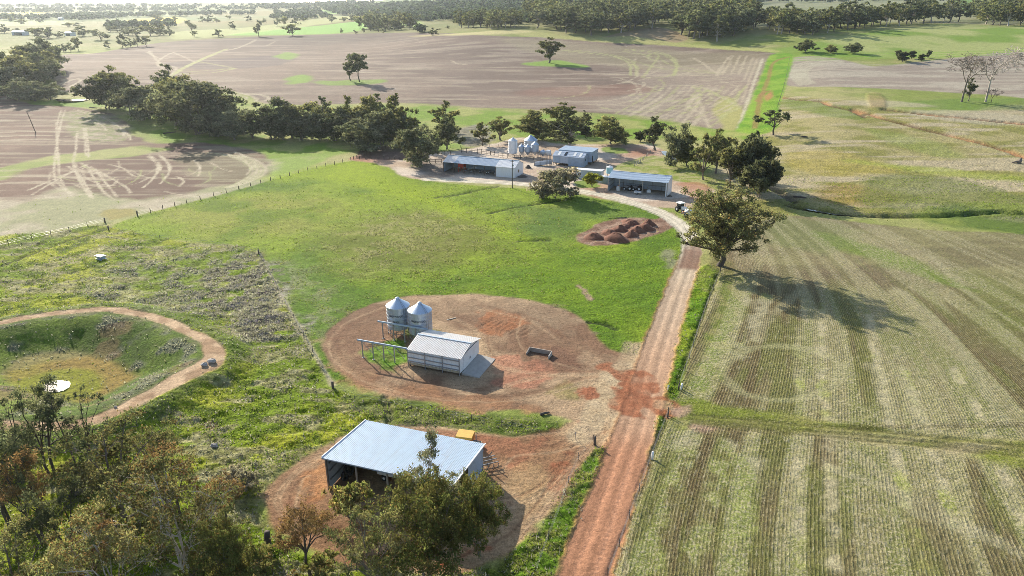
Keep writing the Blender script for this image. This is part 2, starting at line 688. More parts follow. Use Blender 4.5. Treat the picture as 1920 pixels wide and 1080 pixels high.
# --- right hand pasture
w = region([(1440, 185), (1600, 190), (1760, 215), (1980, 200), (2100, 430), (1800, 402), (1600, 405), (1500, 395), (1420, 420), (1330, 345), (1400, 260)], 3, 4, 20)
mixc(w, lerp(lerp(S(158, 156, 82), S(190, 180, 122), sstep(0.4, 0.6, n_mid)), S(206, 192, 154), sstep(0.46, 0.62, n_str)))
seti(STRAW, w, 0.6); seti(TUFT, w, 0.85)
for pts, c, k in [
    ([(1480, 290), (1560, 280), (1640, 300), (1700, 320), (1600, 330), (1500, 320)], S(190, 175, 80), 0.6),
    ([(1590, 300), (1720, 310), (1920, 330), (1920, 345), (1700, 322)], S(175, 190, 70), 0.6),
    ([(1560, 345), (1640, 350), (1680, 375), (1600, 385), (1530, 370)], S(170, 140, 60), 0.55),
    ([(1640, 330), (1800, 335), (1920, 370), (1920, 400), (1750, 398), (1620, 380)], S(120, 135, 66), 0.65),
    ([(1480, 185), (1560, 195), (1600, 205), (1620, 225), (1540, 215), (1470, 200)], S(120, 150, 50), 0.6),
    ([(1620, 240), (1700, 255), (1780, 275), (1820, 300), (1700, 280)], S(150, 170, 75), 0.5),
    ([(1700, 190), (1920, 185), (1920, 205), (1750, 205)], S(110, 150, 55), 0.6),
    ([(1600, 190), (1690, 190), (1760, 200), (1650, 200)], S(205, 195, 160), 0.7),
    ([(1700, 205), (1920, 215), (1920, 235), (1760, 225)], S(205, 196, 165), 0.7),
]:
    mixc(region(pts, 3, 5, 14) * k, c)
# --- right slope under the ridge forest and the far paddocks on the hill
w = region([(1250, 78), (1330, 86), (1440, 94), (1560, 72), (1760, 46), (1980, 40), (1980, 104), (1700, 108), (1500, 106), (1440, 108)], 3, 3, 25)
mixc(w, lerp(S(140, 172, 66), S(188, 196, 120), sstep(0.42, 0.62, n_big))); seti(STRAW, w, 0.15)
w = region([(1440, 0), (1920, -5), (1920, 44), (1780, 44), (1500, 40), (1420, 52), (1370, 20)], 4, 2, 30)
mixc(w, lerp(S(190, 198, 140), S(206, 206, 156), sstep(0.4, 0.6, n_big)))
w = region([(1800, -4), (1930, -12), (1930, 8), (1860, 14), (1800, 22)], 3, 2, 30)
mixc(w, S(150, 195, 76))
w = region([(1130, 72), (1180, 58), (1240, 52), (1290, 70), (1270, 80), (1180, 78)], 2, 3, 18)
mixc(w * 0.8, S(188, 160, 128))
w = region([(960, 60), (1010, 60), (1100, 72), (1180, 68), (1300, 84), (1440, 92), (1440, 98), (1200, 84), (1000, 70)], 2, 2, 20)
mixc(w * 0.8, S(196, 196, 118))

# --- right far field (pale, mauve)
w = region([(1484, 110), (1560, 108), (1640, 124), (1760, 112), (1950, 101), (1960, 180), (1860, 178), (1700, 168), (1560, 163), (1490, 162), (1474, 152)], 2, 2, 20)
mixc(w, lerp(S(172, 158, 142), S(194, 184, 164), sstep(0.4, 0.6, n_str))); setreg(w, 4); seti(TUFT, w, 0.2); seti(STRAW, w, 0.2)
for k in range(5):
    o = k * 7
    mixc(line([(1500 + o, 160 - k), (1486 + o, 145), (1490 + o, 124 + k), (1530 + o, 113 + k), (1580, 114 + k)], 1.3, 1.2) * 0.5, S(210, 206, 176))
for yy in (118, 130, 140, 150, 158):
    mixc(line([(1560, yy), (1700, yy + 4), (1940, yy - 6 + (yy - 118) * 0.4)], 2.0, 2) * 0.35, S(214, 206, 184))
# --- gullies on the right pasture
for pts, wd in (([(1460, 181), (1500, 187), (1540, 190), (1560, 198), (1600, 208), (1625, 220)], 1.6), ([(1660, 205), (1720, 212), (1800, 220), (1920, 232), (1990, 236)], 2.6), ([(1600, 205), (1680, 228), (1760, 248), (1800, 258), (1850, 270), (1930, 296)], 2.0)):
    d = line(pts, wd, 2.0, 0.8)
    mixc(d * 0.75, lerp(S(120, 84, 58), S(206, 142, 96), sstep(0.45, 0.6, n_mid)))
    Z -= d * 0.9
w = region([(1625, 178), (1650, 176), (1662, 198), (1645, 208), (1632, 200)], 1.0, 0.8, 5)
mixc(w * .55, lerp(S(146, 146, 72), S(176, 150, 100), sstep(0.4, 0.6, n_mid))); Z += .35 * w

# --- the large far ploughed field
w = region([(104, 108), (180, 100), (300, 80), (420, 72), (500, 68), (640, 64), (800, 61), (940, 68), (1010, 70), (1120, 78), (1250, 86), (1440, 98), (1442, 108), (1425, 150), (1400, 200), (1378, 243),
            (1330, 240), (1280, 230), (1180, 216), (1000, 206), (880, 200), (740, 192), (640, 194), (520, 196), (470, 180), (410, 168), (300, 166), (180, 172), (108, 168)], 2.0, 3, 18)
LF = w.copy()
mixc(w, lerp(lerp(S(128, 110, 98), S(152, 132, 116), sstep(0.35, 0.65, n_big)), S(172, 156, 138), sstep(0.48, 0.68, n_str) * 0.8))
setreg(w, 4); seti(TUFT, w, 0.22); seti(STRAW, w, 0.22)
mixc(region([(300, 120), (420, 110), (520, 105), (560, 110), (520, 122), (400, 130)], 4, 6, 20) * 0.55, S(112, 100, 102))
mixc(region([(950, 75), (1100, 82), (1300, 95), (1440, 100), (1440, 130), (1300, 140), (1150, 125), (1000, 100)], 8, 8, 25) * 0.45, S(176, 168, 132))
mixc(region([(1200, 130), (1380, 120), (1430, 110), (1400, 190), (1370, 240), (1240, 225), (1100, 200), (1200, 170)], 6, 8, 25) * 0.4, S(190, 176, 156))
mixc(region([(1000, 165), (1200, 160), (1200, 175), (1000, 180)], 6, 8, 25) * 0.4, S(156, 108, 90))
mixc(region([(1340, 200), (1365, 180), (1385, 200), (1395, 215), (1378, 243), (1358, 243)], 2, 3, 8) * 0.8, S(186, 186, 104))
PALE, PALEG = S(205, 192, 164), S(190, 192, 132)
for y0, y1, k in ((130, 127, .7), (133, 131, .6), (137, 135, .8), (150, 150, .4), (112, 106, .35), (118, 116, .3), (160, 160, .35), (176, 178, .4), (185, 187, .45), (190, 193, .4), (92, 84, .3), (100, 92, .3)):
    w = line([(330, y0 + 2), (600, y0), (900, y1), (1200, y1 + 6), (1380, y1 + 22)], 2.2, 2.2, 2.2, 18) * LF
    mixc(w * k * .7 * sstep(0.35, 0.65, n_str), PALE)
W_ = [
    ([(285, 165), (310, 148), (340, 130), (370, 115), (400, 102), (425, 92)], 5.0, .85, PALEG),
    ([(310, 148), (330, 128), (300, 118), (280, 95)], 1.5, .7, PALE), ([(306, 130), (295, 118), (310, 105), (325, 98)], 1.5, .7, PALE),
    ([(325, 98), (345, 107), (364, 116)], 1.6, .6, PALE), ([(275, 97), (300, 110), (320, 108)], 1.6, .6, PALE),
    ([(335, 133), (380, 133), (440, 128), (400, 136), (340, 138)], 3.0, .7, PALEG), ([(375, 116), (410, 122), (440, 128)], 2.5, .6, PALEG),
    ([(418, 96), (445, 90), (470, 80), (480, 74)], 3.5, .8, PALE), ([(500, 86), (515, 78)], 2, .6, PALE),
    ([(118, 160), (128, 152), (145, 148), (150, 152), (130, 163), (120, 165)], 1.6, .8, PALE), ([(105, 150), (112, 147), (122, 152), (112, 158)], 1.8, .8, PALE),
    ([(415, 172), (450, 175), (490, 178), (505, 186), (470, 192), (430, 190)], 1.8, .8, PALE), ([(430, 176), (460, 182), (455, 192)], 1.6, .8, PALE), ([(450, 174), (480, 184), (476, 193)], 1.6, .8, PALE),
    ([(1010, 95), (1080, 98), (1150, 106), (1180, 120), (1182, 142)], 1.8, .75, PALEG), ([(1020, 92), (1100, 97), (1170, 108), (1192, 124), (1194, 142)], 1.8, .75, PALEG),
    ([(1165, 92), (1220, 98), (1250, 105), (1268, 122), (1262, 142)], 1.6, .7, PALEG), ([(1175, 92), (1235, 98), (1262, 108), (1270, 124), (1264, 140)], 1.6, .7, PALEG),
    ([(1205, 145), (1225, 120), (1235, 105), (1222, 100), (1215, 108), (1230, 115)], 1.7, .7, PALEG),
    ([(1180, 112), (1240, 128), (1300, 134), (1350, 138)], 2.2, .6, PALEG), ([(1170, 96), (1230, 108), (1260, 122), (1330, 134)], 1.8, .6, PALEG),
    ([(1298, 108), (1320, 120), (1345, 138), (1360, 130), (1350, 128), (1345, 142)], 1.8, .7, PALE), ([(1345, 140), (1360, 115), (1370, 105)], 1.5, .7, PALE),
    ([(1180, 218), (1210, 200), (1240, 182)], 1.6, .8, PALE), ([(1200, 216), (1240, 195), (1262, 178)], 1.5, .7, PALE), ([(1280, 230), (1305, 200), (1310, 180)], 1.8, .7, PALE), ([(1300, 235), (1318, 205), (1300, 180), (1280, 176)], 1.6, .7, PALE),
    ([(1330, 240), (1318, 215), (1300, 205), (1290, 195), (1310, 175)], 1.6, .8, PALE), ([(1268, 226), (1290, 200), (1305, 178)], 1.5, .7, PALE), ([(1320, 165), (1345, 178), (1370, 190), (1385, 200)], 3.0, .7, PALEG),
    ([(1200, 165), (1280, 160), (1330, 165), (1360, 172)], 2.5, .6, PALE), ([(1330, 238), (1350, 225), (1372, 200), (1390, 170)], 1.6, .6, PALEG), ([(1150, 150), (1200, 158), (1240, 170)], 1.8, .6, PALE),
    ([(1430, 110), (1415, 150), (1400, 195), (1385, 242)], 1.4, .9, S(214, 206, 178)), ([(1420, 110), (1405, 150), (1392, 190)], 1.3, .6, PALE), ([(1412, 108), (1395, 150)], 1.3, .6, PALE), ([(1400, 105), (1385, 140)], 1.3, .6, PALE), ([(1388, 104), (1370, 140)], 1.3, .6, PALE),
    ([(1374, 104), (1355, 140)], 1.3, .5, PALE), ([(845, 113), (860, 120), (880, 122)], 1.5, .6, PALE), ([(780, 79), (800, 81)], 1.5, .5, PALE),
]
for pts, wd, k, c in W_:
    mixc(line(pts, wd * .7, 1.0, 0.7, 5) * min(k * 1.15, 1) * (.65 + .35 * sstep(.35, .6, n_sml)), c)
for pts, k in (([(535, 150), (560, 140), (585, 142), (580, 152), (550, 158)], .8), ([(515, 106), (540, 98), (560, 105), (540, 112)], .7), ([(980, 120), (1030, 113), (1080, 118), (1100, 126), (1020, 124)], .85), ([(590, 153), (660, 150), (720, 150), (700, 158), (630, 160)], .7)):
    mixc(region(pts, 3, 4, 10) * k, S(140, 186, 54))

# --- bright lane between the fields on the right
w = region([(1452, 102), (1486, 104), (1476, 150), (1462, 200), (1452, 244), (1380, 252), (1400, 210), (1424, 150), (1440, 110)], 1.2, 1.2, 8)
mixc(w, lerp(S(118, 170, 34), S(148, 186, 56), sstep(0.4, 0.6, n_mid))); seti(STRAW, w, 0.02); setreg(w, 5)
for pts in ([(1480, 106), (1450, 118), (1440, 150), (1425, 190), (1415, 240)], [(1444, 170), (1428, 176), (1420, 190)]):
    mixc(line(pts, 1.6, 1.2, 0.6) * 0.7, S(172, 132, 84))
mixc(region([(1432, 182), (1446, 172), (1450, 180), (1438, 190)], 1, 1.5, 4) * 0.8, S(200, 138, 96))
for yy in (98, 102, 106):
    mixc(line([(1480, yy + 8), (1620, yy + 4), (1780, yy), (1940, yy - 6)], 1.8, 2) * 0.6, S(140, 190, 40))

# --- strip of grass and creek flats below the large field, the tree belt
w = region([(0, 184), (110, 186), (180, 178), (300, 170), (420, 176), (520, 200), (740, 197), (1000, 213), (1180, 223), (1300, 238), (1380, 246), (1420, 260), (1300, 262), (1100, 262), (900, 262), (760, 265), (660, 285), (500, 300), (420, 300), (300, 262), (240, 212), (0, 196)], 3, 4, 15)
mixc(w, lerp(S(136, 170, 50), S(176, 182, 100), sstep(0.4, 0.62, n_mid))); seti(STRAW, w, 0.2); seti(TUFT, w, 0.4)
w = region([(500, 300), (640, 285), (760, 272), (860, 268), (860, 282), (760, 286), (690, 274), (560, 320), (430, 372), (440, 340)], 2, 3, 10)
mixc(w, lerp(S(150, 178, 74), S(168, 180, 104), sstep(0.4, 0.6, n_mid)))
w = region([(860, 240), (910, 236), (925, 262), (900, 276), (860, 272), (848, 256)], 2, 4, 8)
mixc(w * 0.85, lerp(S(128, 122, 112), S(170, 160, 146), sstep(0.4, 0.6, n_sml)))

# --- left ploughed field
w = region([(-40, 192), (60, 196), (150, 202), (205, 213), (238, 230), (250, 252), (290, 268), (380, 268), (470, 280), (505, 305), (500, 335), (440, 362), (340, 384), (262, 400), (200, 412), (100, 432), (0, 452), (-60, 466)], 1.5, 2, 10)
LP = w.copy()
soil = lerp(lerp(S(114, 88, 76), S(138, 110, 94), sstep(0.35, 0.65, n_big)), S(162, 146, 124), sstep(0.5, 0.68, fbm(X / 30, Y / 3.0, 4, 77)))
mixc(w, soil); setreg(w, 4); seti(TUFT, w, 0.3); seti(STRAW, w, 0.3)
mixc(region([(-40, 330), (60, 300), (160, 285), (250, 275), (320, 280), (250, 292), (160, 302), (60, 316), (-40, 350)], 2, 3, 8) * .9, lerp(S(150, 170, 78), S(176, 182, 110), sstep(.4, .6, n_mid)))
mixc(region([(-40, 378), (60, 372), (140, 350), (240, 372), (360, 360), (470, 330), (505, 300), (512, 330), (440, 366), (330, 390), (200, 416), (0, 456), (-60, 460)], 3, 5, 8) * .85, lerp(S(176, 180, 134), S(206, 196, 168), sstep(.4, .62, n_mid)))
mixc(region([(120, 212), (190, 212), (240, 240), (244, 262), (180, 268), (130, 250)], 3, 5, 6) * .6, lerp(S(150, 170, 90), S(196, 188, 158), sstep(.4, .62, n_sml)))
mixc(region([(330, 290), (440, 285), (500, 300), (490, 330), (420, 345), (370, 330)], 4, 5, 8) * .5, S(150, 146, 110))
mixc(region([(190, 395), (235, 390), (262, 398), (235, 408), (200, 412)], 1, 2, 4) * .8, S(170, 158, 84))
ST = S(214, 202, 174)
for pts in ([(122, 206), (112, 240), (104, 290), (102, 330), (115, 350), (135, 366)], [(115, 206), (106, 240), (109, 290), (112, 330), (122, 352), (135, 364)], [(145, 245), (142, 280), (138, 308), (150, 340), (170, 370)], [(162, 240), (165, 275), (166, 295)], [(158, 240), (160, 275), (161, 292)],
            [(135, 204), (180, 215), (222, 238), (232, 255)], [(160, 214), (185, 228), (200, 245)], [(150, 210), (200, 222), (238, 250), (245, 262)], [(168, 320), (180, 340), (195, 360), (215, 375)],
            [(276, 292), (292, 305), (296, 320), (282, 340), (268, 352)], [(298, 290), (315, 308), (316, 325), (300, 345)], [(280, 290), (298, 306), (300, 320)], [(303, 292), (318, 310), (318, 322)],
            [(420, 290), (455, 300), (470, 315), (462, 328)], [(440, 285), (470, 298), (482, 315), (476, 326)], [(330, 330), (345, 340), (335, 350)], [(60, 365), (120, 330), (165, 312)], [(50, 358), (110, 332), (165, 308)],
            [(170, 312), (200, 330), (235, 350), (245, 362)], [(128, 312), (150, 330), (175, 372)], [(150, 305), (180, 322), (200, 345), (220, 370)], [(395, 305), (420, 318), (440, 322)], [(200, 308), (230, 315), (250, 330)], [(365, 300), (375, 315), (372, 330)]):
    mixc(line(pts, 0.4, 0.45, 0.3, 5) * .9 * (.55 + .45 * sstep(.3, .6, n_sml)), ST)
for yy, k in ((225, .5), (236, .5), (246, .6), (254, .6), (262, .5), (318, .4), (330, .5), (342, .5)):
    mixc(line([(-20, yy + 3), (60, yy), (130, yy + 2), (200, yy + 8)], 1.0, 1.2, 1.5, 9) * k * LP, ST)

for k in range(26):
    r_ = np.random.default_rng(900 + k)
    if k < 12:
        o = k * 3.2
        ln = [(390 + o, 286 + o * .1), (430 + o, 294), (462 + o * .9, 308), (470 + o * .8, 324), (450 + o * .6, 340), (420 + o * .3, 352)]
    else:
        cx, cy = r_.uniform(120, 380), r_.uniform(300, 360)
        a0, a1 = r_.uniform(-.5, 1.5), r_.uniform(1.8, 3.6)
        rx = r_.uniform(25, 80)
        ln = [(cx + rx * math.cos(t), cy + rx * .42 * math.sin(t)) for t in np.linspace(a0, a1, 6)]
    d = line(ln, .4, .4, .3, 4) * LP * (.5 + .5 * sstep(.35, .6, n_sml))
    mixc(d * .6, ST if k % 3 else S(182, 190, 128))
for k in range(34):
    r_ = np.random.default_rng(950 + k)
    if k < 16:
        x0 = 1180 + k * 14
        ln = [(x0 - 60, 232 - k * .3), (x0 - 10, 205), (x0 + 30, 182), (x0 + 52, 160)]
    else:
        cx, cy = r_.uniform(1000, 1340), r_.uniform(100, 200)
        a0, a1 = r_.uniform(-1.2, .5), r_.uniform(.8, 2.6)
        rx = r_.uniform(40, 120)
        ln = [(cx + rx * math.cos(t), cy + rx * .28 * math.sin(t)) for t in np.linspace(a0, a1, 6)]
    d = line(ln, 1.0, 1.1, .8, 6) * LF * (.2 + .8 * sstep(.35, .62, n_sml))
    mixc(d * .65, PALE if k % 3 else PALEG)

# --- central green paddock
w = region([(205, 432), (262, 404), (350, 382), (480, 346), (600, 312), (690, 300), (740, 312), (770, 334), (860, 345), (960, 352), (1060, 362), (1150, 378), (1220, 396), (1262, 420), (1282, 450), (1278, 490), (1262, 540), (1225, 640), (1190, 662), (1130, 690), (900, 700), (640, 720), (625, 718), (570, 620), (520, 540), (484, 472), (400, 458), (300, 448)], .8, 1.0, 6)
GP = w.copy()
gp = lerp(S(94, 130, 18), S(142, 166, 36), sstep(0.36, 0.62, n_mid * 0.45 + n_big * 0.55)) * (0.82 + .36 * fbm(X / 1.4, Y / 2.2, 3, 301))[:, None] * 1.08
mixc(w, gp); setreg(w, 5); seti(TUFT, w, 0.62); seti(STRAW, w, 0.05); seti(GREENS, w, 0.5)
mixc(region([(640, 420), (760, 395), (880, 410), (920, 450), (860, 490), (760, 510), (640, 490), (590, 450)], 9, 8, 12) * .65, lerp(S(124, 130, 46), S(176, 164, 116), sstep(.40, .6, n_sml * .6 + n_mid * .4)))
mixc(region([(300, 400), (440, 370), (560, 360), (640, 380), (600, 430), (480, 440), (340, 440)], 10, 9, 12) * .5, lerp(S(126, 146, 34), S(166, 160, 84), sstep(.42, .6, n_mid)))
mixc(region([(800, 450), (900, 440), (940, 470), (880, 485), (800, 490)], 6, 6, 8) * .5, S(118, 124, 48))
mixc(region([(1010, 380), (1130, 385), (1200, 405), (1100, 420), (1000, 440), (960, 420)], 8, 8, 12) * .6, lerp(S(110, 138, 60), S(140, 150, 80), sstep(.42, .6, n_mid)))
mixc(region([(960, 395), (1000, 460), (1060, 470), (1080, 420), (1040, 390)], 5, 6, 10) * .5, S(84, 122, 46))
mixc(region([(490, 335), (640, 305), (720, 315), (820, 360), (920, 420), (990, 450), (900, 420), (760, 370), (620, 335)], 5, 5, 10) * .7, S(164, 188, 16))
mixc(region([(500, 480), (620, 540), (640, 600), (600, 640), (560, 560)], 4, 5, 8) * .6, lerp(S(120, 150, 60), S(165, 165, 125), sstep(.42, .6, n_sml)))
mixc(region([(1050, 480), (1240, 470), (1250, 500), (1180, 620), (1120, 610), (1040, 560), (900, 545), (780, 545), (900, 520)], 6, 6, 10) * .55, S(112, 150, 6) * (0.75 + .5 * n_sml)[:, None])
for pts, k in (([(818, 370), (860, 364), (900, 356), (932, 350)], .8), ([(915, 400), (960, 390), (1010, 382), (1070, 372)], .85), ([(972, 452), (995, 450), (1030, 450)], .6), ([(1105, 604), (1130, 606), (1155, 616)], .8)):
    d = line(pts, .8, 0.5, 0.3)
    Z -= d * 0.35
    mixc(d * .8, S(50, 68, 28))
for pts in ([(1085, 536), (1095, 545), (1108, 562)],):
    mixc(line(pts, .5, .5, .5, 2), S(184, 160, 130))
mixc(region([(1240, 470), (1268, 475), (1266, 500), (1250, 498)], 1, 2, 3) * .8, S(156, 156, 124))

# --- weedy paddock in the left foreground
w = region([(-80, 470), (100, 434), (204, 424), (300, 446), (400, 458), (484, 472), (530, 560), (580, 640), (624, 724), (720, 745), (880, 775), (1010, 790), (1050, 800), (1000, 815), (860, 806), (700, 796), (620, 830), (540, 880), (497, 930), (505, 985), (600, 1040), (900, 1062), (960, 1100), (400, 1250), (-300, 1200), (-300, 700)], .8, 1.2, 6)
WP = w.copy()
wc = lerp(lerp(S(126, 152, 14), S(176, 184, 44), sstep(.38, .62, n_mid)), S(84, 108, 22), sstep(.52, .68, n_sml) * .85)
mixc(w, wc); setreg(w, 6); seti(TUFT, w, 1.0); seti(STRAW, w, .1); seti(GREENS, w, .6)
g = region([(300, 480), (420, 475), (490, 480), (540, 560), (566, 625), (500, 640), (420, 600), (300, 590), (210, 570), (140, 540), (200, 500)], 4, 6, 8)
mixc(g * (.45 + .55 * sstep(-75, -48, X)) * sstep(.36, .5, n_sml * .55 + n_mid * .45), lerp(S(134, 122, 120), S(198, 188, 184), sstep(.3, .7, n_fin)))
mixc(region([(380, 520), (480, 490), (530, 550), (555, 620), (470, 620), (400, 580)], 4, 5, 5) * .7 * sstep(.36, .55, n_sml), lerp(S(112, 98, 98), S(186, 174, 170), sstep(.3, .7, n_fin)))
mixc(WP * .8 * sstep(.52, .62, fbm(X / 6, Y / 2.6, 3, 131)), lerp(S(150, 146, 96), S(192, 184, 142), sstep(.3, .7, n_fin)))
d = line([(0, 465), (80, 450), (205, 418)], .8, .7); mixc(d * .5, S(80, 96, 40))
d = line([(0, 500), (70, 472), (140, 448), (195, 432)], .5, .5); mixc(d * .7, S(60, 70, 26)); Z -= d * .25
d = line([(484, 472), (520, 540), (570, 630), (624, 722)], .35, .5, .2); mixc(d * .85, S(196, 186, 150))
d = line([(722, 745), (728, 770), (730, 795)], .6, .5, .4); mixc(d * .9, S(176, 150, 124)); Z -= d * .3
mixc(region([(380, 795), (398, 788), (410, 798), (395, 806)], .3, .6, 2), S(176, 140, 110))

# --- grassy bank between the two pads, verge left of the road
w = region([(640, 745), (760, 748), (880, 772), (1010, 782), (1052, 792), (1030, 812), (980, 820), (860, 806), (730, 795)], .6, .8, 4)
mixc(w * .8, lerp(S(84, 108, 34), S(134, 138, 84), sstep(.4, .62, n_sml)))
w = region([(1112, 822), (1140, 815), (1146, 830), (1100, 940), (1040, 1080), (1020, 1130), (860, 1130), (940, 1050), (1010, 985), (1060, 915), (1090, 850)], .5, .8, 3)
mixc(w, lerp(S(104, 140, 30), S(140, 146, 70), sstep(.4, .62, n_sml))); seti(TUFT, w, 1.0); setreg(w, 6); seti(STRAW, w, .2)

# --- stubble field on the right, rows along fitted lines
w = region([(1345, 515), (1370, 470), (1420, 418), (1500, 405), (1620, 418), (1760, 432), (1960, 442), (2300, 480), (2300, 1200), (1090, 1200), (1135, 1085), (1215, 850), (1252, 770), (1275, 725), (1305, 620)], .6, .8, 5)
SF = w.copy()
TR = [
    [(1340, 520), (1300, 640), (1255, 760), (1200, 900), (1135, 1080)], [(1385, 542), (1322, 680)], [(1422, 555), (1370, 665)], [(1280, 817), (1235, 950), (1192, 1075)], [(1342, 835), (1310, 950), (1282, 1070)], [(1395, 867), (1372, 970), (1355, 1072)],
    [(1510, 560), (1507, 592), (1495, 660), (1499, 755), (1496, 867), (1501, 1075)], [(1545, 570), (1542, 605), (1541, 680), (1550, 777), (1557, 905), (1562, 1072)], [(1630, 590), (1635, 625), (1647, 690), (1665, 790), (1690, 897), (1715, 1000), (1740, 1075)],
    [(1680, 650), (1710, 740), (1737, 797), (1765, 900), (1795, 985)], [(1790, 690), (1802, 720), (1850, 795), (1888, 905), (1925, 990)], [(1830, 670), (1890, 780)], [(1600, 470), (1660, 530), (1720, 600)]]
A_, B_ = [], []
for ln in TR:
    q = P([p[0] for p in ln], [p[1] for p in ln])
    ys_ = np.array([p[1] for p in ln], float)
    k = np.polyfit(ys_, [p[0] for p in ln], 1)
    c = plane_pt(k[0] * 760 + k[1], 760)[0]
    for (x_, y_, z_) in q:
        a, b = x_ / 60.0, (y_ - 90) / 60.0
        A_.append([a, b, a * a, a * b, b * b, a * a * b, a * b * b, b ** 3, 1]); B_.append(c)
coef = np.linalg.lstsq(np.array(A_), np.array(B_), rcond=1e-3)[0]
a, b = X / 60.0, (np.clip(Y, 30, 200) - 90) / 60.0
ROWS[:] = (coef[0] * a + coef[1] * b + coef[2] * a * a + coef[3] * a * b + coef[4] * b * b + coef[5] * a * a * b + coef[6] * a * b * b + coef[7] * b ** 3 + coef[8]).astype(np.float32)
rw = ROWS + .5 * (fbm(X / 4, Y / 9, 3, 66) - .5)
strip = .72 * sstep(.40, .56, vnoise(rw / 3.1, Y / 55.0, 61)) + .28 * sstep(.35, .65, vnoise(rw / .9, Y / 30.0, 62))
stub = lerp(S(114, 100, 64), S(182, 180, 124), np.clip(strip * .85 + .06 + .25 * (n_sml - .5), 0, 1))
mixc(w, stub); setreg(w, 3); seti(TUFT, w, .45); seti(STRAW, w, .55 + .35 * sstep(.4, .7, strip)); seti(ROWA, w, .9 - .35 * sstep(.45, .65, strip)); seti(GREENS, w, .35)
mixc(w * .5 * sstep(.5, .62, fbm(rw / 3, Y / 22, 4, 323)), S(128, 146, 58))
mixc(w * .5 * sstep(.45, .7, (X - 75) / 60 + n_mid * .6 - .2), S(146, 156, 78))
farw = w * sstep(120, 150, Y)
seti(ROWA, farw, .35); mixc(farw * .6, lerp(S(146, 132, 106), S(176, 166, 124), sstep(.4, .6, n_str)))
# tramlines: paired pale wheel tracks
rs = PW(TR[6])[0:1]
for ln in TR[6:11]:
    for off in (-4.5, 4.5):
        d = line([(x + off * (y / 800.0), y) for x, y in ln], .35, .6, .45, 1.2) * (.3 + .7 * sstep(.35, .6, n_sml))
        mixc(d * .8, lerp(S(208, 198, 158), S(176, 186, 90), sstep(.45, .6, n_mid))); ROWA *= 1 - .7 * d
for ln in (TR[1], TR[2], TR[3], TR[4], TR[5]):
    d = line([(x + 16, y) for x, y in ln], 1.2, 1.6, .9, 2) * (.3 + .7 * sstep(.35, .6, n_sml))
    mixc(d * .7, lerp(S(196, 190, 152), S(160, 174, 90), sstep(.42, .6, n_mid))); ROWA *= 1 - .6 * d
    seti(STRAW, d, .9)
for ln in ([(1625, 690), (1640, 690), (1668, 780)], [(1690, 690), (1715, 760), (1735, 800)], [(1600, 850), (1660, 900), (1720, 960), (1860, 1010)], [(1560, 880), (1700, 930), (1920, 1040)], [(1680, 540), (1790, 640), (1880, 790)], [(1745, 480), (1830, 560), (1900, 640)], [(1500, 545), (1440, 600), (1420, 640)]):
    mixc(line(ln, 1.0, .9, .6, 3) * .55, S(198, 192, 150))
mixc(region([(1520, 430), (1600, 450), (1700, 480), (1790, 530), (1830, 545), (1740, 525), (1640, 490), (1560, 460)], 2, 2.5, 6) * .8, S(128, 158, 50))
mixc(region([(1780, 500), (1920, 560), (1920, 660), (1840, 640), (1800, 560)], 6, 6, 8) * .5, S(136, 156, 60))
mixc(region([(1440, 415), (1500, 405), (1600, 430), (1560, 480), (1450, 450)], 3, 4, 8) * .6, S(130, 146, 80))
# headland across the middle, verges beside the road
w = region([(1255, 770), (1300, 745), (1400, 765), (1560, 790), (1700, 805), (1960, 832), (1960, 880), (1700, 838), (1500, 812), (1340, 795), (1270, 800)], 1.0, 1.2, 5)
mixc(w, lerp(lerp(S(130, 144, 48), S(180, 174, 104), sstep(.4, .6, n_mid * .5 + n_str * .5)), S(196, 182, 146), sstep(.5, .66, n_str))); ROWA *= 1 - .8 * w; seti(STRAW, w, .6)
for yy in (0, 10, 18):
    d = line([(1300, 778 + yy), (1500, 796 + yy), (1700, 814 + yy), (1960, 842 + yy)], .5, .5, .3); mixc(d * .5, S(100, 96, 56)); Z -= d * .12
d = line([(1600, 800), (1700, 800), (1920, 796)], .7, .6, .3); mixc(d * .5, S(84, 74, 46))
d = line([(1360, 690), (1390, 660), (1440, 650), (1500, 652), (1560, 672), (1578, 700), (1550, 730), (1480, 750), (1400, 740), (1362, 712)], 1.1, .8, .5, closed=True)
mixc(d * .55, S(186, 184, 136)); ROWA *= 1 - .6 * d
w = region([(1310, 505), (1345, 500), (1342, 520), (1302, 630), (1275, 722), (1255, 765), (1215, 850), (1135, 1085), (1110, 1150), (1060, 1200), (1120, 1100), (1178, 955), (1205, 850), (1236, 760), (1262, 660), (1285, 590)], .4, .6, 3)
mixc(w, lerp(S(112, 154, 16), S(160, 182, 44), sstep(.4, .6, n_mid))); setreg(w, 6); seti(TUFT, w, .9); ROWA *= 1 - w; seti(STRAW, w, .05)
w = region([(1320, 500), (1310, 540), (1345, 560), (1320, 640), (1290, 730), (1330, 745), (1380, 600), (1400, 540), (1370, 490)], 1.0, 1.2, 3)
mixc(w * .7, lerp(S(128, 150, 50), S(164, 164, 96), sstep(.4, .62, n_sml))); ROWA *= 1 - .7 * w
d = line([(1345, 515), (1300, 640), (1262, 735)], .5, .5, .25); mixc(d * .6, S(66, 76, 28)); Z -= d * .2
d = line([(1250, 780), (1218, 870), (1145, 1080)], .5, .5, .25); mixc(d * .5, S(66, 76, 28)); Z -= d * .2
mixc(region([(1335, 470), (1380, 470), (1420, 490), (1400, 510), (1340, 505)], 1.5, 2, 4) * .6, S(130, 112, 84))

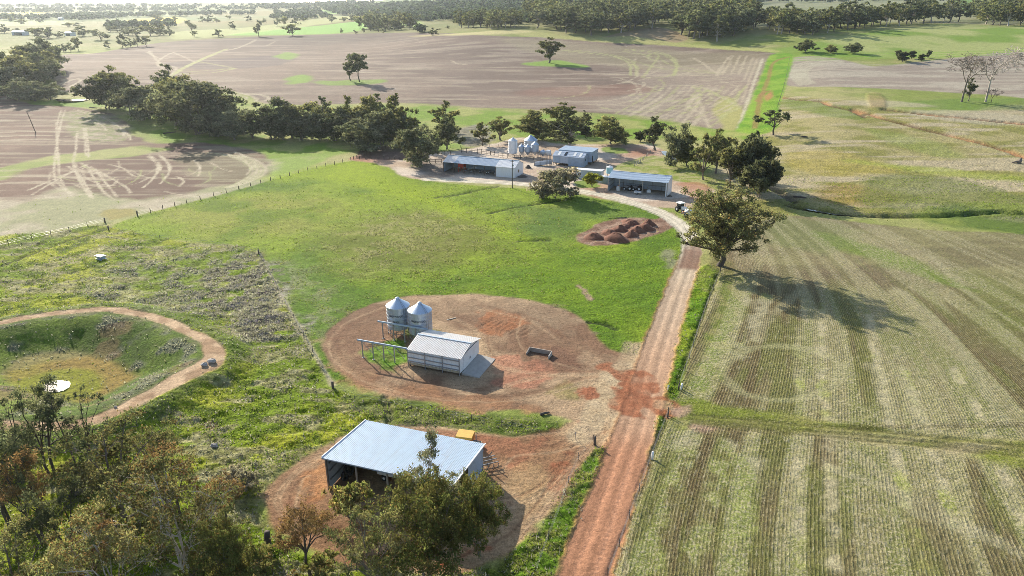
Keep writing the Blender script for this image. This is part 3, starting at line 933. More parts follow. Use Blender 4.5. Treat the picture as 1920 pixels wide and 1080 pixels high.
# --- shallow creek with a dark cut bank on the right
d = line([(1480, 384), (1520, 392), (1570, 400), (1620, 404), (1700, 405), (1780, 403), (1850, 398), (1890, 398), (1960, 402)], 1.6, 1.6, .6)
Z -= d * 1.1; mixc(d * .8, lerp(S(50, 52, 30), S(96, 96, 50), sstep(.4, .6, n_mid)))
mixc(region([(1700, 402), (1800, 380), (1900, 382), (1960, 396), (1960, 440), (1800, 425)], 2, 3, 6) * .7, lerp(S(84, 116, 40), S(140, 160, 60), sstep(.4, .6, n_mid)))
d = line([(1430, 345), (1460, 358), (1490, 378)], 1.8, 1.5, .6); Z -= d * .7; mixc(d * .7, S(70, 60, 44))

# --- farmyard
w = region([(655, 298), (700, 285), (800, 286), (860, 282), (930, 268), (980, 258), (1050, 270), (1130, 270), (1215, 272), (1245, 284), (1225, 298), (1190, 300), (1150, 316), (1180, 322), (1270, 340), (1330, 352), (1350, 372), (1320, 388), (1270, 390), (1210, 388), (1140, 374), (1070, 360), (1000, 350), (930, 345), (860, 342), (800, 338), (755, 330), (735, 316), (700, 306)], .8, 1.2, 5)
mixc(w, lerp(lerp(S(206, 182, 158), S(234, 218, 198), sstep(.36, .58, n_mid)), S(196, 148, 120), sstep(.6, .72, n_big))); setreg(w, 2); seti(TUFT, w, .25); seti(STRAW, w, .12)
mixc(region([(690, 276), (800, 276), (790, 298), (680, 297)], .8, 1, 4) * .9, S(118, 96, 84))
mixc(region([(800, 300), (840, 300), (850, 330), (800, 328), (760, 310)], 1.5, 2, 4) * .6, S(116, 106, 100))
mixc(region([(1185, 300), (1240, 292), (1290, 320), (1400, 350), (1380, 370), (1330, 350), (1270, 338), (1200, 320), (1160, 312)], .8, 1.5, 4) * .95, lerp(S(150, 166, 70), S(186, 184, 124), sstep(.4, .6, n_sml)))
mixc(region([(1130, 276), (1165, 278), (1180, 286), (1150, 288), (1128, 284)], .6, 1, 3) * .9, S(136, 164, 60))
mixc(region([(1270, 345), (1320, 345), (1345, 370), (1300, 372)], 1, 2, 4) * .7, S(196, 140, 106))
mixc(region([(1085, 350), (1140, 345), (1140, 372), (1100, 365)], .8, 1.5, 3) * .7, S(190, 146, 112))
mixc(region([(1078, 340), (1110, 338), (1124, 350), (1090, 352)], .5, 1, 3) * .9, S(126, 160, 36))

# --- dumped heaps' oval
w = region([(1080, 444), (1100, 430), (1140, 414), (1180, 408), (1230, 410), (1262, 398), (1268, 420), (1240, 436), (1190, 452), (1140, 460), (1100, 458)], .5, .8, 4)
mixc(w, lerp(S(146, 112, 92), S(182, 152, 130), sstep(.4, .62, n_sml))); setreg(w, 2); seti(GREENS, w, 0)

# --- silo pad and front pad
w = region([(604, 652), (612, 625), (645, 596), (690, 572), (760, 557), (840, 552), (920, 553), (1000, 564), (1060, 580), (1098, 604), (1115, 632), (1145, 655), (1190, 668), (1222, 660), (1216, 720), (1200, 790), (1148, 812), (1100, 800), (1060, 785), (1000, 772), (900, 768), (800, 752), (720, 738), (660, 712), (620, 682)], .45, .7, 4)
PAD = w.copy()
pc = lerp(lerp(S(158, 122, 98), S(206, 174, 142), sstep(.40, .60, n_mid)), S(178, 108, 74), sstep(.55, .68, n_big * .4 + n_str * .6)) * (.76 + .3 * n_sml)[:, None]
mixc(w, pc); setreg(w, 2); seti(TUFT, w, .28); seti(STRAW, w, .12); seti(GREENS, w, .0)
for pts, c, k in (([(640, 600), (720, 570), (840, 560), (960, 570), (1060, 600), (1090, 640), (1000, 640), (900, 610), (760, 600)], S(150, 120, 98), .6), ([(905, 590), (960, 585), (985, 610), (940, 625), (905, 612)], S(190, 122, 82), .75), ([(930, 660), (1000, 672), (1040, 690), (1000, 725), (930, 715)], S(206, 138, 112), .7),
                  ([(1000, 655), (1060, 660), (1110, 690), (1080, 700), (1020, 680)], S(140, 104, 86), .8), ([(1040, 725), (1080, 725), (1075, 745), (1035, 742)], S(150, 140, 80), .7), ([(690, 645), (765, 640), (770, 686), (725, 690), (690, 672)], S(110, 158, 30), .95), ([(780, 610), (815, 620), (795, 640), (770, 625)], S(110, 140, 40), .8),
                  ([(640, 690), (740, 720), (900, 748), (1000, 760), (1000, 772), (860, 764), (720, 738), (650, 708)], S(190, 140, 104), .7), ([(600, 640), (640, 640), (690, 690), (660, 705), (620, 680)], S(184, 152, 120), .6), ([(960, 560), (1060, 585), (1100, 620), (1060, 625), (980, 590)], S(164, 140, 116), .6),
                  ([(1100, 660), (1180, 680), (1170, 700), (1100, 690)], S(196, 168, 138), .6)):
    mixc(region(pts, .8, 3.2, 2.6) * k * (.6 + .4 * sstep(.3, .6, n_sml)), c)
d = region([(690, 645), (765, 640), (770, 686), (725, 690), (690, 672)], .4, .5, 2); seti(TUFT, d, .9); REG[d > .5] = 5
for k in range(9):
    d = line([(905 + k * 9, 610 + k * 2.5), (925 + k * 9, 598 + k * 2.5)], .35, .3, .15); mixc(d * .35, S(120, 82, 60)); Z -= d * .09
w = region([(496, 935), (510, 905), (545, 875), (600, 840), (650, 815), (700, 800), (760, 797), (860, 806), (960, 818), (1040, 808), (1075, 790), (1120, 790), (1150, 812), (1140, 840), (1105, 850), (1065, 905), (1025, 965), (970, 1020), (910, 1060), (840, 1075), (700, 1065), (600, 1040), (530, 1000), (503, 970)], .45, .7, 3)
pc = lerp(lerp(S(176, 134, 102), S(212, 178, 142), sstep(.40, .60, n_mid)), S(184, 108, 76), sstep(.56, .7, n_big * .4 + n_sml * .6)) * (.72 + .36 * n_sml)[:, None]
mixc(w, pc); setreg(w, 2); seti(TUFT, w, .35); seti(STRAW, w, .12); seti(GREENS, w, 0)
PAD = np.maximum(PAD, w)
for pts, c, k in (([(700, 800), (860, 808), (980, 822), (1040, 812), (1000, 840), (960, 880), (920, 850), (780, 812)], S(190, 122, 94), .6), ([(500, 930), (545, 878), (600, 842), (640, 826), (600, 870), (560, 920), (540, 970), (520, 980)], S(160, 122, 96), .6), ([(570, 880), (615, 870), (612, 920), (580, 930)], S(206, 140, 88), .6),
                  ([(960, 880), (1020, 880), (1020, 950), (970, 960)], S(196, 160, 118), .6), ([(1000, 980), (1060, 905), (1090, 855), (1100, 850), (1065, 915), (1015, 985)], S(156, 120, 100), .7)):
    mixc(region(pts, .6, 2.4, 2.0) * k * (.6 + .4 * sstep(.3, .6, n_sml)), c)
PT = [[(1190, 700), (1100, 712), (1000, 740), (880, 748), (760, 732), (670, 700), (625, 655), (650, 610), (720, 580)], [(1185, 690), (1090, 700), (960, 690), (910, 660), (900, 620), (840, 590)], [(1150, 680), (1060, 640), (1000, 600), (900, 575)], [(1120, 700), (1040, 700), (960, 715), (930, 730), (880, 735)], [(1100, 690), (1020, 670), (980, 640), (985, 600)],
      [(1140, 812), (1070, 870), (1000, 930), (930, 945)], [(1120, 810), (1040, 840), (960, 850), (930, 880)], [(560, 985), (530, 940), (560, 890), (620, 850), (690, 815)], [(640, 1000), (570, 960), (580, 900)], [(1085, 840), (1030, 930), (960, 1010), (880, 1050)], [(720, 800), (830, 806), (950, 826), (1060, 816)]]
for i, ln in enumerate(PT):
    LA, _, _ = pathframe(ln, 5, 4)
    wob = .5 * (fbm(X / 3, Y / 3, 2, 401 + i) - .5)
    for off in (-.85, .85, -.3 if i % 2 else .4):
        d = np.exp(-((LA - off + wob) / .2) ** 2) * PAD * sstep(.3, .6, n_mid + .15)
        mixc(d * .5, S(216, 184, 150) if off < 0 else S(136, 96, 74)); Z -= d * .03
# pale wash-out beside the junction
for pts, wd, k in (([(1150, 700), (1130, 740), (1115, 775), (1100, 800), (1085, 820)], 2.6, .85), ([(1180, 650), (1170, 690), (1150, 720)], 2.0, .6), ([(1150, 780), (1160, 800), (1165, 812)], 1.2, .7), ([(1200, 650), (1190, 668), (1196, 690)], 1.8, .7)):
    d = line(pts, wd, 1.2, .7, 3); mixc(d * k, lerp(S(206, 176, 138), S(216, 194, 164), n_sml))
w = region([(1080, 735), (1110, 722), (1122, 740), (1108, 752)], .35, 1.4, 1.4); mixc(w * .8, S(170, 92, 62))

# --- the road
RC = [(1075, 1130), (1095, 1080), (1150, 920), (1192, 800), (1216, 720), (1236, 650), (1264, 565), (1288, 500), (1297, 462), (1288, 436), (1262, 412), (1225, 393), (1170, 376), (1100, 360), (1020, 349), (940, 342), (870, 339), (800, 336)]
LAT, ROW, AL = pathframe(RC, 12)
ew = .35 * (fbm(X / 3, Y / 3, 3, 9) - .5) * 2 + .3 * (fbm(X / .9, Y / .9, 2, 10) - .5) * 2
wid = 2.75 - .35 * sstep(700, 450, ROW) + .5 * sstep(330, 350, 700 - ROW) * 0
w = 1 - sstep(wid - .25, wid + .35, np.abs(LAT) + ew)
ROADW = w.copy()
near, mid = S(196, 142, 112), S(208, 180, 156)
rc = lerp(S(228, 216, 198), mid, sstep(440, 560, ROW))
rc = lerp(rc, S(206, 166, 138), sstep(560, 700, ROW))
rc = lerp(rc, near, sstep(780, 860, ROW))
rc = rc * (0.9 + .22 * fbm(LAT / .35, AL / 9, 3, 15)[:, None])
mixc(w, rc); setreg(w, 1); seti(TUFT, w, .12); seti(STRAW, w, .03); seti(ROWA, w, 0); seti(GREENS, w, 0)
rut = np.maximum(np.exp(-((LAT - 1.05 + ew * .4) / .32) ** 2), np.exp(-((LAT + .85 + ew * .4) / .32) ** 2)) * w
mixc(rut * .75, rc * 1.4); Z -= rut * .05
rut2 = np.maximum(np.exp(-((LAT - .25) / .2) ** 2), np.exp(-((LAT + 1.6) / .22) ** 2)) * w
mixc(rut2 * .6, rc * .66)
cl = np.exp(-((LAT - 1.0) / .28) ** 2) * w * (np.sin(AL * 2 * math.pi / .75) > .1) * sstep(820, 870, ROW) * (ROW < 1075)
mixc(cl * .5, S(212, 160, 132)); Z += cl * .05
edge = np.exp(-((np.abs(LAT) - wid - .15 + ew) / .3) ** 2) * (np.abs(LAT) < 8) * sstep(460, 520, ROW)
mixc(edge * .6, S(202, 148, 104)); Z += edge * .08
pw = w * sstep(454, 470, ROW + 14 * (n_sml - .5)) * sstep(510, 500, ROW + 3 * (n_sml - .5)) * sstep(-2.2, -1.2, LAT + ew)
mixc(pw * .8, lerp(S(126, 84, 70), S(146, 102, 86), n_fin))
w = region([(1130, 682), (1165, 692), (1228, 706), (1234, 735), (1236, 775), (1212, 770), (1196, 782), (1150, 765), (1145, 735), (1150, 715)], .35, 2.2, 2.2)
mixc(w * (.45 + .45 * sstep(.36, .58, n_sml)), lerp(S(164, 96, 66), S(190, 124, 92), n_fin)); setreg(w, 1)
w = region([(1228, 745), (1262, 752), (1280, 768), (1262, 785), (1228, 775)], .4, .6, 2)
mixc(w * .85, lerp(S(170, 104, 72), S(196, 156, 124), sstep(.45, .6, n_sml))); seti(TUFT, w, .3); setreg(w, 1)
for pts in ([(1290, 800), (1320, 795), (1345, 805), (1320, 812)], [(1262, 770), (1290, 758), (1296, 775), (1270, 790)]):
    mixc(region(pts, .5, 1, 2) * .8, S(192, 160, 138))

# --- dam: bare crest, grassy inner slope, ochre floor
inn = sstep(0.3, -0.3, SD)
w = (1 - sstep(13.0, 15.0, np.abs(SD))) * (SD < 90) * inn
mixc(np.where(SD < 0, 1, 0) * 1.0, lerp(S(92, 120, 36), S(128, 132, 84), sstep(.4, .62, n_sml)))
cxy = plane_pt(110, 722, -1.6)
rd = np.hypot((X - cxy[0]), (Y - cxy[1]) * 1.25) + 3 * (fbm(X / 5, Y / 5, 3, 19) - .5)
flo = (SD < -9).astype(np.float32) * sstep(-9, -12, SD)
mixc(flo, lerp(S(146, 140, 92), S(160, 150, 84), n_mid))
mixc(flo * sstep(13.5, 10.5, rd), lerp(S(166, 142, 72), S(164, 152, 66), sstep(.4, .6, n_mid)))
mixc(flo * sstep(8.5, 6.0, rd), lerp(S(160, 160, 50), S(140, 150, 40), n_sml))
bank = sstep(-1.8, -3.0, SD) * sstep(-12.5, -10, SD)
mixc(bank * .9, lerp(lerp(S(84, 112, 30), S(126, 150, 50), sstep(.4, .6, n_mid)), S(124, 128, 108), sstep(.55, .66, fbm(X / 4, Y / 4, 3, 141)) * .9))
mixc(bank * sstep(.56, .66, fbm(X / 9, Y / 5, 3, 151)) * .55, S(150, 116, 88))
crest_w = 1.15 + 1.9 * sstep(112, 98, Y) * sstep(-60, -40, X)
crest = (1 - sstep(crest_w - .3, crest_w + .35, np.abs(SD) + .9 * (fbm(X / 3, Y / 3, 3, 29) - .5)))
mixc(crest, lerp(S(186, 154, 120), S(218, 188, 152), sstep(.4, .6, n_sml)))
rimo = sstep(crest_w, crest_w + .5, SD) * sstep(6, 3.5, SD)
mixc(rimo * .7, lerp(S(82, 114, 28), S(120, 136, 70), sstep(.42, .6, n_sml)))
TUFT[:] = np.where(SD < 7, np.where(crest > .5, .2, np.where(SD < 0, .5, .85)), TUFT)
REG[SD < 1.2] = 7
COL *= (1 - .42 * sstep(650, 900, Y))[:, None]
# --- far coloured paddocks
for pts, c, k in (([(420, 66), (480, 58), (580, 50), (680, 40), (690, 52), (640, 62), (520, 66)], S(138, 196, 72), .95), ([(228, 46), (250, 36), (320, 32), (345, 36), (325, 46), (260, 49)], S(244, 214, 60), 1), ([(-30, 26), (60, 22), (95, 27), (30, 31), (-30, 30)], S(244, 216, 80), 1),
                  ([(600, 20), (660, 11), (665, 20), (620, 26)], S(150, 200, 96), .9), ([(750, 45), (775, 32), (790, 42), (785, 50)], S(170, 206, 100), .8), ([(0, 40), (110, 40), (120, 46), (0, 48)], S(176, 200, 130), .7), ([(770, 68), (860, 62), (960, 56), (1000, 60), (880, 66)], S(212, 202, 140), .9), ([(330, 60), (480, 50), (640, 30), (640, 40), (470, 62), (330, 74)], S(196, 206, 130), .6)):
    mixc(region(pts, 6, 5, 60) * k, c)

# --- relief that the low sun picks out
keep = 1 - np.clip(ROADW + crest * .7, 0, 1)
fade = 1 - sstep(150, 420, Y)
lump = fbm(X / 1.7, Y / 1.0, 3, 201)
lump2 = fbm(X / 4.5, Y / 3.4, 2, 211)
Z += keep * fade * TUFT * TUFT * (0.75 * (lump - .5) + .5 * (lump2 - .5))
Z += keep * PAD * (.10 * (fbm(X / 1.2, Y / 1.2, 3, 221) - .5))
Z += sstep(250, 420, Y) * (1 - sstep(700, 1000, Y)) * .5 * (fbm(X / 9, Y / 9, 3, 231) - .5) * TUFT

COL = COL * np.where((PAD + ROADW > .5)[:, None], np.array([.97, 1.0, .95], np.float32), 1.0)
COL = np.clip(COL, 0.004, 0.9)


def ground_material():
    m, nt, b = mat_new('ground_cover')
    geo = N(nt, 'ShaderNodeNewGeometry').outputs['Position']
    col = N(nt, 'ShaderNodeAttribute', attribute_name='Col').outputs['Color']
    par = N(nt, 'ShaderNodeAttribute', attribute_name='Par').outputs['Color']
    rowc = N(nt, 'ShaderNodeAttribute', attribute_name='RowS').outputs['Fac']
    sep = N(nt, 'ShaderNodeSeparateColor')
    L(nt, par, sep.inputs[0])
    rowa, tuft, straw = sep.outputs[0], sep.outputs[1], sep.outputs[2]
    n1 = noise_tex(nt, geo, 1.7, 5, 0.68)
    n2 = noise_tex(nt, geo, 0.33, 4, 0.6)
    n3 = noise_tex(nt, geo, 5.5, 2, 0.6)
    f1 = mrange(nt, n1, 0.28, 0.72, -1, 1)
    amp = mnode(nt, 'MULTIPLY_ADD', tuft, 0.46, 0.2)
    mul = mnode(nt, 'MULTIPLY_ADD', f1, amp, 1.0)
    f2 = mrange(nt, n2, 0.3, 0.7, 0.86, 1.14)
    mul = mnode(nt, 'MULTIPLY', mul, f2)
    f3 = mrange(nt, n3, 0.25, 0.75, 0.74, 1.26)
    mul = mnode(nt, 'MULTIPLY', mul, f3)
    c = vmix(nt, 1.0, col, mul, 'MULTIPLY')
    # straw and litter
    ns = noise_tex(nt, geo, 2.6, 4, 0.75, 0.6)
    thr = mnode(nt, 'MULTIPLY_ADD', straw, -0.26, 0.72)
    sf = mnode(nt, 'MULTIPLY', mnode(nt, 'SUBTRACT', ns, thr), 9.0, clamp=True)
    sf = mnode(nt, 'MULTIPLY', sf, mnode(nt, 'MULTIPLY_ADD', straw, 0.6, 0.25, clamp=True))
    c = vmix(nt, sf, c, S(214, 204, 168))
    cx = N(nt, 'ShaderNodeCombineXYZ')
    sp = N(nt, 'ShaderNodeSeparateXYZ')
    L(nt, geo, sp.inputs[0])
    L(nt, mnode(nt, 'MULTIPLY', rowc, 2.6), cx.inputs[0])
    L(nt, mnode(nt, 'MULTIPLY', sp.outputs[1], 0.5), cx.inputs[1])
    nst = noise_tex(nt, cx.outputs[0], 1.0, 5, 0.72, 0.5)
    stf = mnode(nt, 'MULTIPLY', mrange(nt, nst, 0.55, 0.63, 0, 1), mnode(nt, 'MULTIPLY', rowa, straw))
    c = vmix(nt, mnode(nt, 'MULTIPLY', stf, 1.1, clamp=True), c, S(222, 214, 178))
    stg = mnode(nt, 'MULTIPLY', mrange(nt, nst, 0.43, 0.36, 0, 1), rowa)
    c = vmix(nt, mnode(nt, 'MULTIPLY', stg, 0.36), c, S(96, 92, 54))
    # shade in the gaps between tufts, painted as dark green
    nd = noise_tex(nt, geo, 1.15, 4, 0.7, 0.4)
    df = mnode(nt, 'MULTIPLY', mrange(nt, nd, 0.39, 0.29, 0, 1), tuft)
    c = vmix(nt, mnode(nt, 'MULTIPLY', df, 0.75), c, S(44, 56, 18))
    # crop rows: drill lines of cut stalks with bare soil between
    wob = mnode(nt, 'MULTIPLY_ADD', noise_tex(nt, geo, 0.9, 3, 0.7), 1.6, rowc)
    ph = mnode(nt, 'MULTIPLY', rowc, 2 * math.pi / 0.44)
    ph = mnode(nt, 'ADD', ph, mnode(nt, 'MULTIPLY', n1, 5.0))
    sn = mnode(nt, 'SINE', ph)
    rf = mrange(nt, sn, -0.2, 0.5, 0, 1)
    rf = mnode(nt, 'MULTIPLY', rf, mrange(nt, n3, 0.3, 0.5, 0.3, 1))
    rowa = mnode(nt, 'MULTIPLY', rowa, mrange(nt, n2, 0.35, 0.6, 0.35, 1.1))
    dark = mnode(nt, 'MULTIPLY', mnode(nt, 'SUBTRACT', 1.0, rf), mnode(nt, 'MULTIPLY', rowa, 0.5))
    c = vmix(nt, dark, c, S(74, 58, 40))
    c = vmix(nt, mnode(nt, 'MULTIPLY', mnode(nt, 'MULTIPLY', rf, rowa), 0.3), c, S(206, 190, 136))
    L(nt, c, b.inputs['Base Color'])
    b.inputs['Roughness'].default_value = 0.95
    b.inputs['Specular IOR Level'].default_value = 0.15
    bp = N(nt, 'ShaderNodeBump')
    bp.inputs['Strength'].default_value = 0.9
    bp.inputs['Distance'].default_value = 0.35
    hgt = mnode(nt, 'MULTIPLY', n1, mnode(nt, 'MULTIPLY_ADD', tuft, 1.3, 0.2))
    hgt = mnode(nt, 'ADD', hgt, mnode(nt, 'MULTIPLY', mnode(nt, 'MULTIPLY', rf, rowa), 0.25))
    L(nt, hgt, bp.inputs['Height'])
    L(nt, bp.outputs[0], b.inputs['Normal'])
    return m


MGROUND = ground_material()


def build_ground():
    idx = np.arange(NR * NC).reshape(NR, NC)
    q = np.stack([idx[:-1, :-1], idx[:-1, 1:], idx[1:, 1:], idx[1:, :-1]], -1).reshape(-1, 4)
    reg = np.stack([REG[q[:, k]] for k in range(4)], -1).max(1)
    par = np.stack([ROWA, TUFT, STRAW, GREENS], -1).astype(np.float32)
    co = np.stack([X, Y, Z], -1)
    for k, nm in enumerate(REGIONS):
        f = q[reg == k]
        if not len(f): continue
        used, inv = np.unique(f.ravel(), return_inverse=True)
        me = raw_mesh(nm, co[used], inv.reshape(-1, 4), [MGROUND], True, COL[used])
        pa = np.ones((len(used), 4), np.float32)
        pa[:] = par[used]
        at = me.attributes.new('Par', 'FLOAT_COLOR', 'POINT')
        at.data.foreach_set('color', pa.ravel())
        at = me.attributes.new('RowS', 'FLOAT', 'POINT')
        at.data.foreach_set('value', np.ascontiguousarray(ROWS[used], np.float32))
        tag(link(nm, me), kind='structure')


build_ground()


def water(name, px, z, n=5, rough=0.05):
    poly = smooth_curve([plane_pt(x, y, z) for x, y in px], True, n)
    mb = MB()
    mb.add([(p[0], p[1], z) for p in poly], [tuple(range(len(poly)))])
    m, nt, b = mat_new(name + '_surface')
    b.inputs['Base Color'].default_value = (0.10, 0.10, 0.08, 1)
    b.inputs['Roughness'].default_value = rough
    b.inputs['IOR'].default_value = 1.33
    geo = N(nt, 'ShaderNodeNewGeometry').outputs['Position']
    bp = N(nt, 'ShaderNodeBump')
    bp.inputs['Strength'].default_value = 0.25
    bp.inputs['Distance'].default_value = 0.03
    L(nt, noise_tex(nt, geo, 3.0, 3, 0.6), bp.inputs['Height'])
    L(nt, bp.outputs[0], b.inputs['Normal'])
    return tag(mb.obj(name, m), kind='structure')


# haze: the air between the camera and the far hills
hb = MB()
hb.box(-30000, 30000, -600, 12000, -8, 300)
hm = bpy.data.materials.new('air')
hm.use_nodes = True
hm.node_tree.nodes.clear()
ho = N(hm.node_tree, 'ShaderNodeOutputMaterial')
hv = N(hm.node_tree, 'ShaderNodeVolumePrincipled')
hv.inputs['Color'].default_value = (0.80, 0.90, 1.0, 1)
hv.inputs['Density'].default_value = HAZE_DENSITY
hv.inputs['Anisotropy'].default_value = HAZE_ANISO
L(hm.node_tree, hv.outputs[0], ho.inputs['Volume'])
haze = tag(hb.obj('haze', hm), kind='stuff')

# ------------------------------------------------------------------ trees
class TreeGen:
    """tapered trunk with limbs that carry separate clumps of leaves"""

    def __init__(s, seed, H, Rad, trunk=0.3, limbs=6, sub=5, clump=1.6, leaves=120, leaf=0.42, colors=None, flat=0.75, stems=1, lean=0.0, spread=1.0, bark=None, twigs=0, low=0.45, r0=None, droop=0.0, open_=0.0, rust=0.0, fill=0):
        s.rs = np.random.default_rng(seed)
        s.wood, s.lp, s.ln, s.lc, s.lsz = MB(), [], [], [], []
        rs = s.rs
        s.H = H
        colors = colors or [(0.060, 0.072, 0.030), (0.045, 0.060, 0.028), (0.085, 0.085, 0.040)]
        s.colors = [np.array(c, np.float32) * 2.15 for c in colors]
        s.rust = np.array((0.21, 0.125, 0.06), np.float32)
        r0 = r0 or H * 0.022
        s.clumps = []
        for st in range(stems):
            a0 = rs.uniform(0, 6.28)
            off = np.array([math.cos(a0), math.sin(a0), 0]) * (r0 * 1.4 if stems > 1 else 0)
            ld = np.array([math.cos(a0), math.sin(a0), 0]) * (lean + (0.16 if stems > 1 else 0)) * H
            th = H * trunk * rs.uniform(0.85, 1.15)
            top = off + ld * trunk + np.array([rs.normal(0, .02 * H), rs.normal(0, .02 * H), th])
            mid = off + (top - off) * 0.5 + np.array([rs.normal(0, .015 * H), rs.normal(0, .015 * H), 0])
            r = r0 / (1 + 0.35 * (stems - 1))
            s.wood.tube([off - np.array([0, 0, .4]), off + (0, 0, .25), mid, top], [r * 1.45, r * 1.12, r * .9, r * .72], 7, cap=False)
            n = max(2, round(limbs / stems))
            for i in range(n + 1):
                if i == n:
                    az, rr, zt = a0, rs.uniform(0, .22) * Rad, H * rs.uniform(.9, .97) - clump * flat * .6
                else:
                    az = a0 + (i + rs.uniform(-.35, .35)) * 6.283 / n
                    rr = Rad * rs.uniform(.5, .88) * spread
                    zt = H * (low + (0.92 - low) * rs.uniform(0, 1) ** .8) * (1 - .22 * (rr / Rad) ** 2) - clump * flat * .4
                tgt = ld + np.array([math.cos(az) * rr, math.sin(az) * rr, zt])
                b = top - (top - mid) * rs.uniform(0, .55) if i < n else top
                c1 = b + (tgt - b) * .45 + np.array([rs.normal(0, .05) * Rad, rs.normal(0, .05) * Rad, (tgt[2] - b[2]) * .16 * (1 if not droop else -droop)])
                pts = [b + (c1 - b) * t * 2 if t < .5 else c1 + (tgt - c1) * (t - .5) * 2 for t in (0, .25, .5, .75, 1)]
                pts = [p + rs.normal(0, .012 * H, 3) * (0 < k < 4) for k, p in enumerate(pts)]
                rl = r * rs.uniform(.42, .6) * (1 if i < n else 1.15)
                s.wood.tube(pts, [rl, rl * .82, rl * .64, rl * .46, rl * .28], 5, cap=False)
                for k in range(sub):
                    t = rs.uniform(.5, 1.0)
                    base = pts[2] + (pts[4] - pts[2]) * (t - .5) * 2
                    d = rs.normal(0, 1, 3)
                    d[2] = abs(d[2]) * .7 + (.15 if not droop else -.2)
                    d /= np.linalg.norm(d)
                    ln = Rad * rs.uniform(.14, .40) * (1 - .4 * open_)
                    c = base + d * ln if k else np.array(tgt)
                    c[2] = min(c[2], H - clump * flat * .5)
                    m = (base + c) / 2 + rs.normal(0, .02 * H, 3)
                    if k:
                        s.wood.tube([base, m, c], [rl * .32, rl * .2, rl * .1], 4, cap=False)
                    for q in range(twigs):
                        e = c + rs.normal(0, clump * .8, 3)
                        s.wood.tube([m, (m + e) / 2 + rs.normal(0, .2, 3), e], [rl * .14, rl * .09, rl * .04], 3, cap=False)
                    s.clumps.append((c, clump * rs.uniform(.6, 1.25), d))
        for k in range(fill):
            d = rs.normal(0, 1, 3)
            d /= np.linalg.norm(d)
            q = rs.uniform(.25, .85)
            zc, zr = H * (low + .95) / 2, H * (.95 - low) / 2
            c = np.array([d[0] * Rad * .9 * q, d[1] * Rad * .9 * q, zc + d[2] * zr * .85 * q])
            b = np.array([c[0] * .25, c[1] * .25, max(H * trunk, c[2] - Rad * .35)])
            s.wood.tube([b, (b + c) / 2 + rs.normal(0, .2, 3), c], [r0 * .16, r0 * .1, r0 * .05], 4, cap=False)
            s.clumps.append((c, clump * rs.uniform(.7, 1.2), d))
        for c, cr, d in s.clumps:
            s.foliage(c, cr, int(leaves * (cr / clump) ** 2 * rs.uniform(.7, 1.3)), leaf, flat, rust)

    def foliage(s, c, cr, n, leaf, flat, rust):
        if n < 1: return
        rs = s.rs
        nsub = max(1, int(n / 26))
        sd = rs.normal(0, 1, (nsub, 3))
        sd /= np.linalg.norm(sd, axis=1, keepdims=True)
        sd[:, 2] = sd[:, 2] * .75 + .2
        sc = sd * cr * rs.uniform(.35, .9, (nsub, 1))
        pick = rs.integers(0, nsub, n)
        loc = sc[pick] + rs.normal(0, 1, (n, 3)) * cr * .22
        loc[:, 2] *= flat
        nr = loc / (np.linalg.norm(loc, axis=1, keepdims=True) + 1e-6) * .5 + rs.normal(0, .75, (n, 3)) + np.array([0, 0, .25])
        nr /= np.linalg.norm(nr, axis=1, keepdims=True)
        a, b = s.colors[rs.integers(len(s.colors))], s.colors[rs.integers(len(s.colors))]
        t = rs.uniform(0, 1)
        base = a * (1 - t) + b * t
        subj = rs.uniform(.72, 1.3, (nsub, 1))
        col = base[None] * subj[pick] * rs.uniform(.75, 1.3, (n, 1))
        if rust > 0:
            rm = (rs.uniform(0, 1, (n, 1)) < rust * (0.4 + 1.2 * (loc[:, 2:3] > cr * .25 * flat))) * rs.uniform(.3, 1, (n, 1))
            col = col * (1 - rm) + s.rust[None] * rm * rs.uniform(.7, 1.3, (n, 1))
        s.lp.append(c[None] + loc)
        s.ln.append(nr)
        s.lc.append(col.astype(np.float32))
        s.lsz.append(leaf * rs.uniform(.6, 1.35, n))

    def crown_mesh(s, name, mat):
        p, n, c, z = (np.concatenate(v) for v in (s.lp, s.ln, s.lc, s.lsz))
        p[:, 2] = np.maximum(p[:, 2], .25)
        r = s.rs.normal(0, 1, p.shape)
        t = np.cross(n, r)
        t /= np.linalg.norm(t, axis=1, keepdims=True) + 1e-9
        t[:, 2] -= .35
        t /= np.linalg.norm(t, axis=1, keepdims=True) + 1e-9
        b = np.cross(n, t)
        h, w = z[:, None] * .62, z[:, None] * .30
        fold = n * z[:, None] * .08
        vs = np.stack([p - t * h, p + b * w + fold, p + t * h, p - b * w + fold], 1).reshape(-1, 3)
        q = np.arange(len(p) * 4).reshape(-1, 4)
        return raw_mesh(name, vs, q, [mat], False, np.repeat(c, 4, 0))

    def wood_mesh(s, name, mat):
        return s.wood.mesh(name, mat, True)


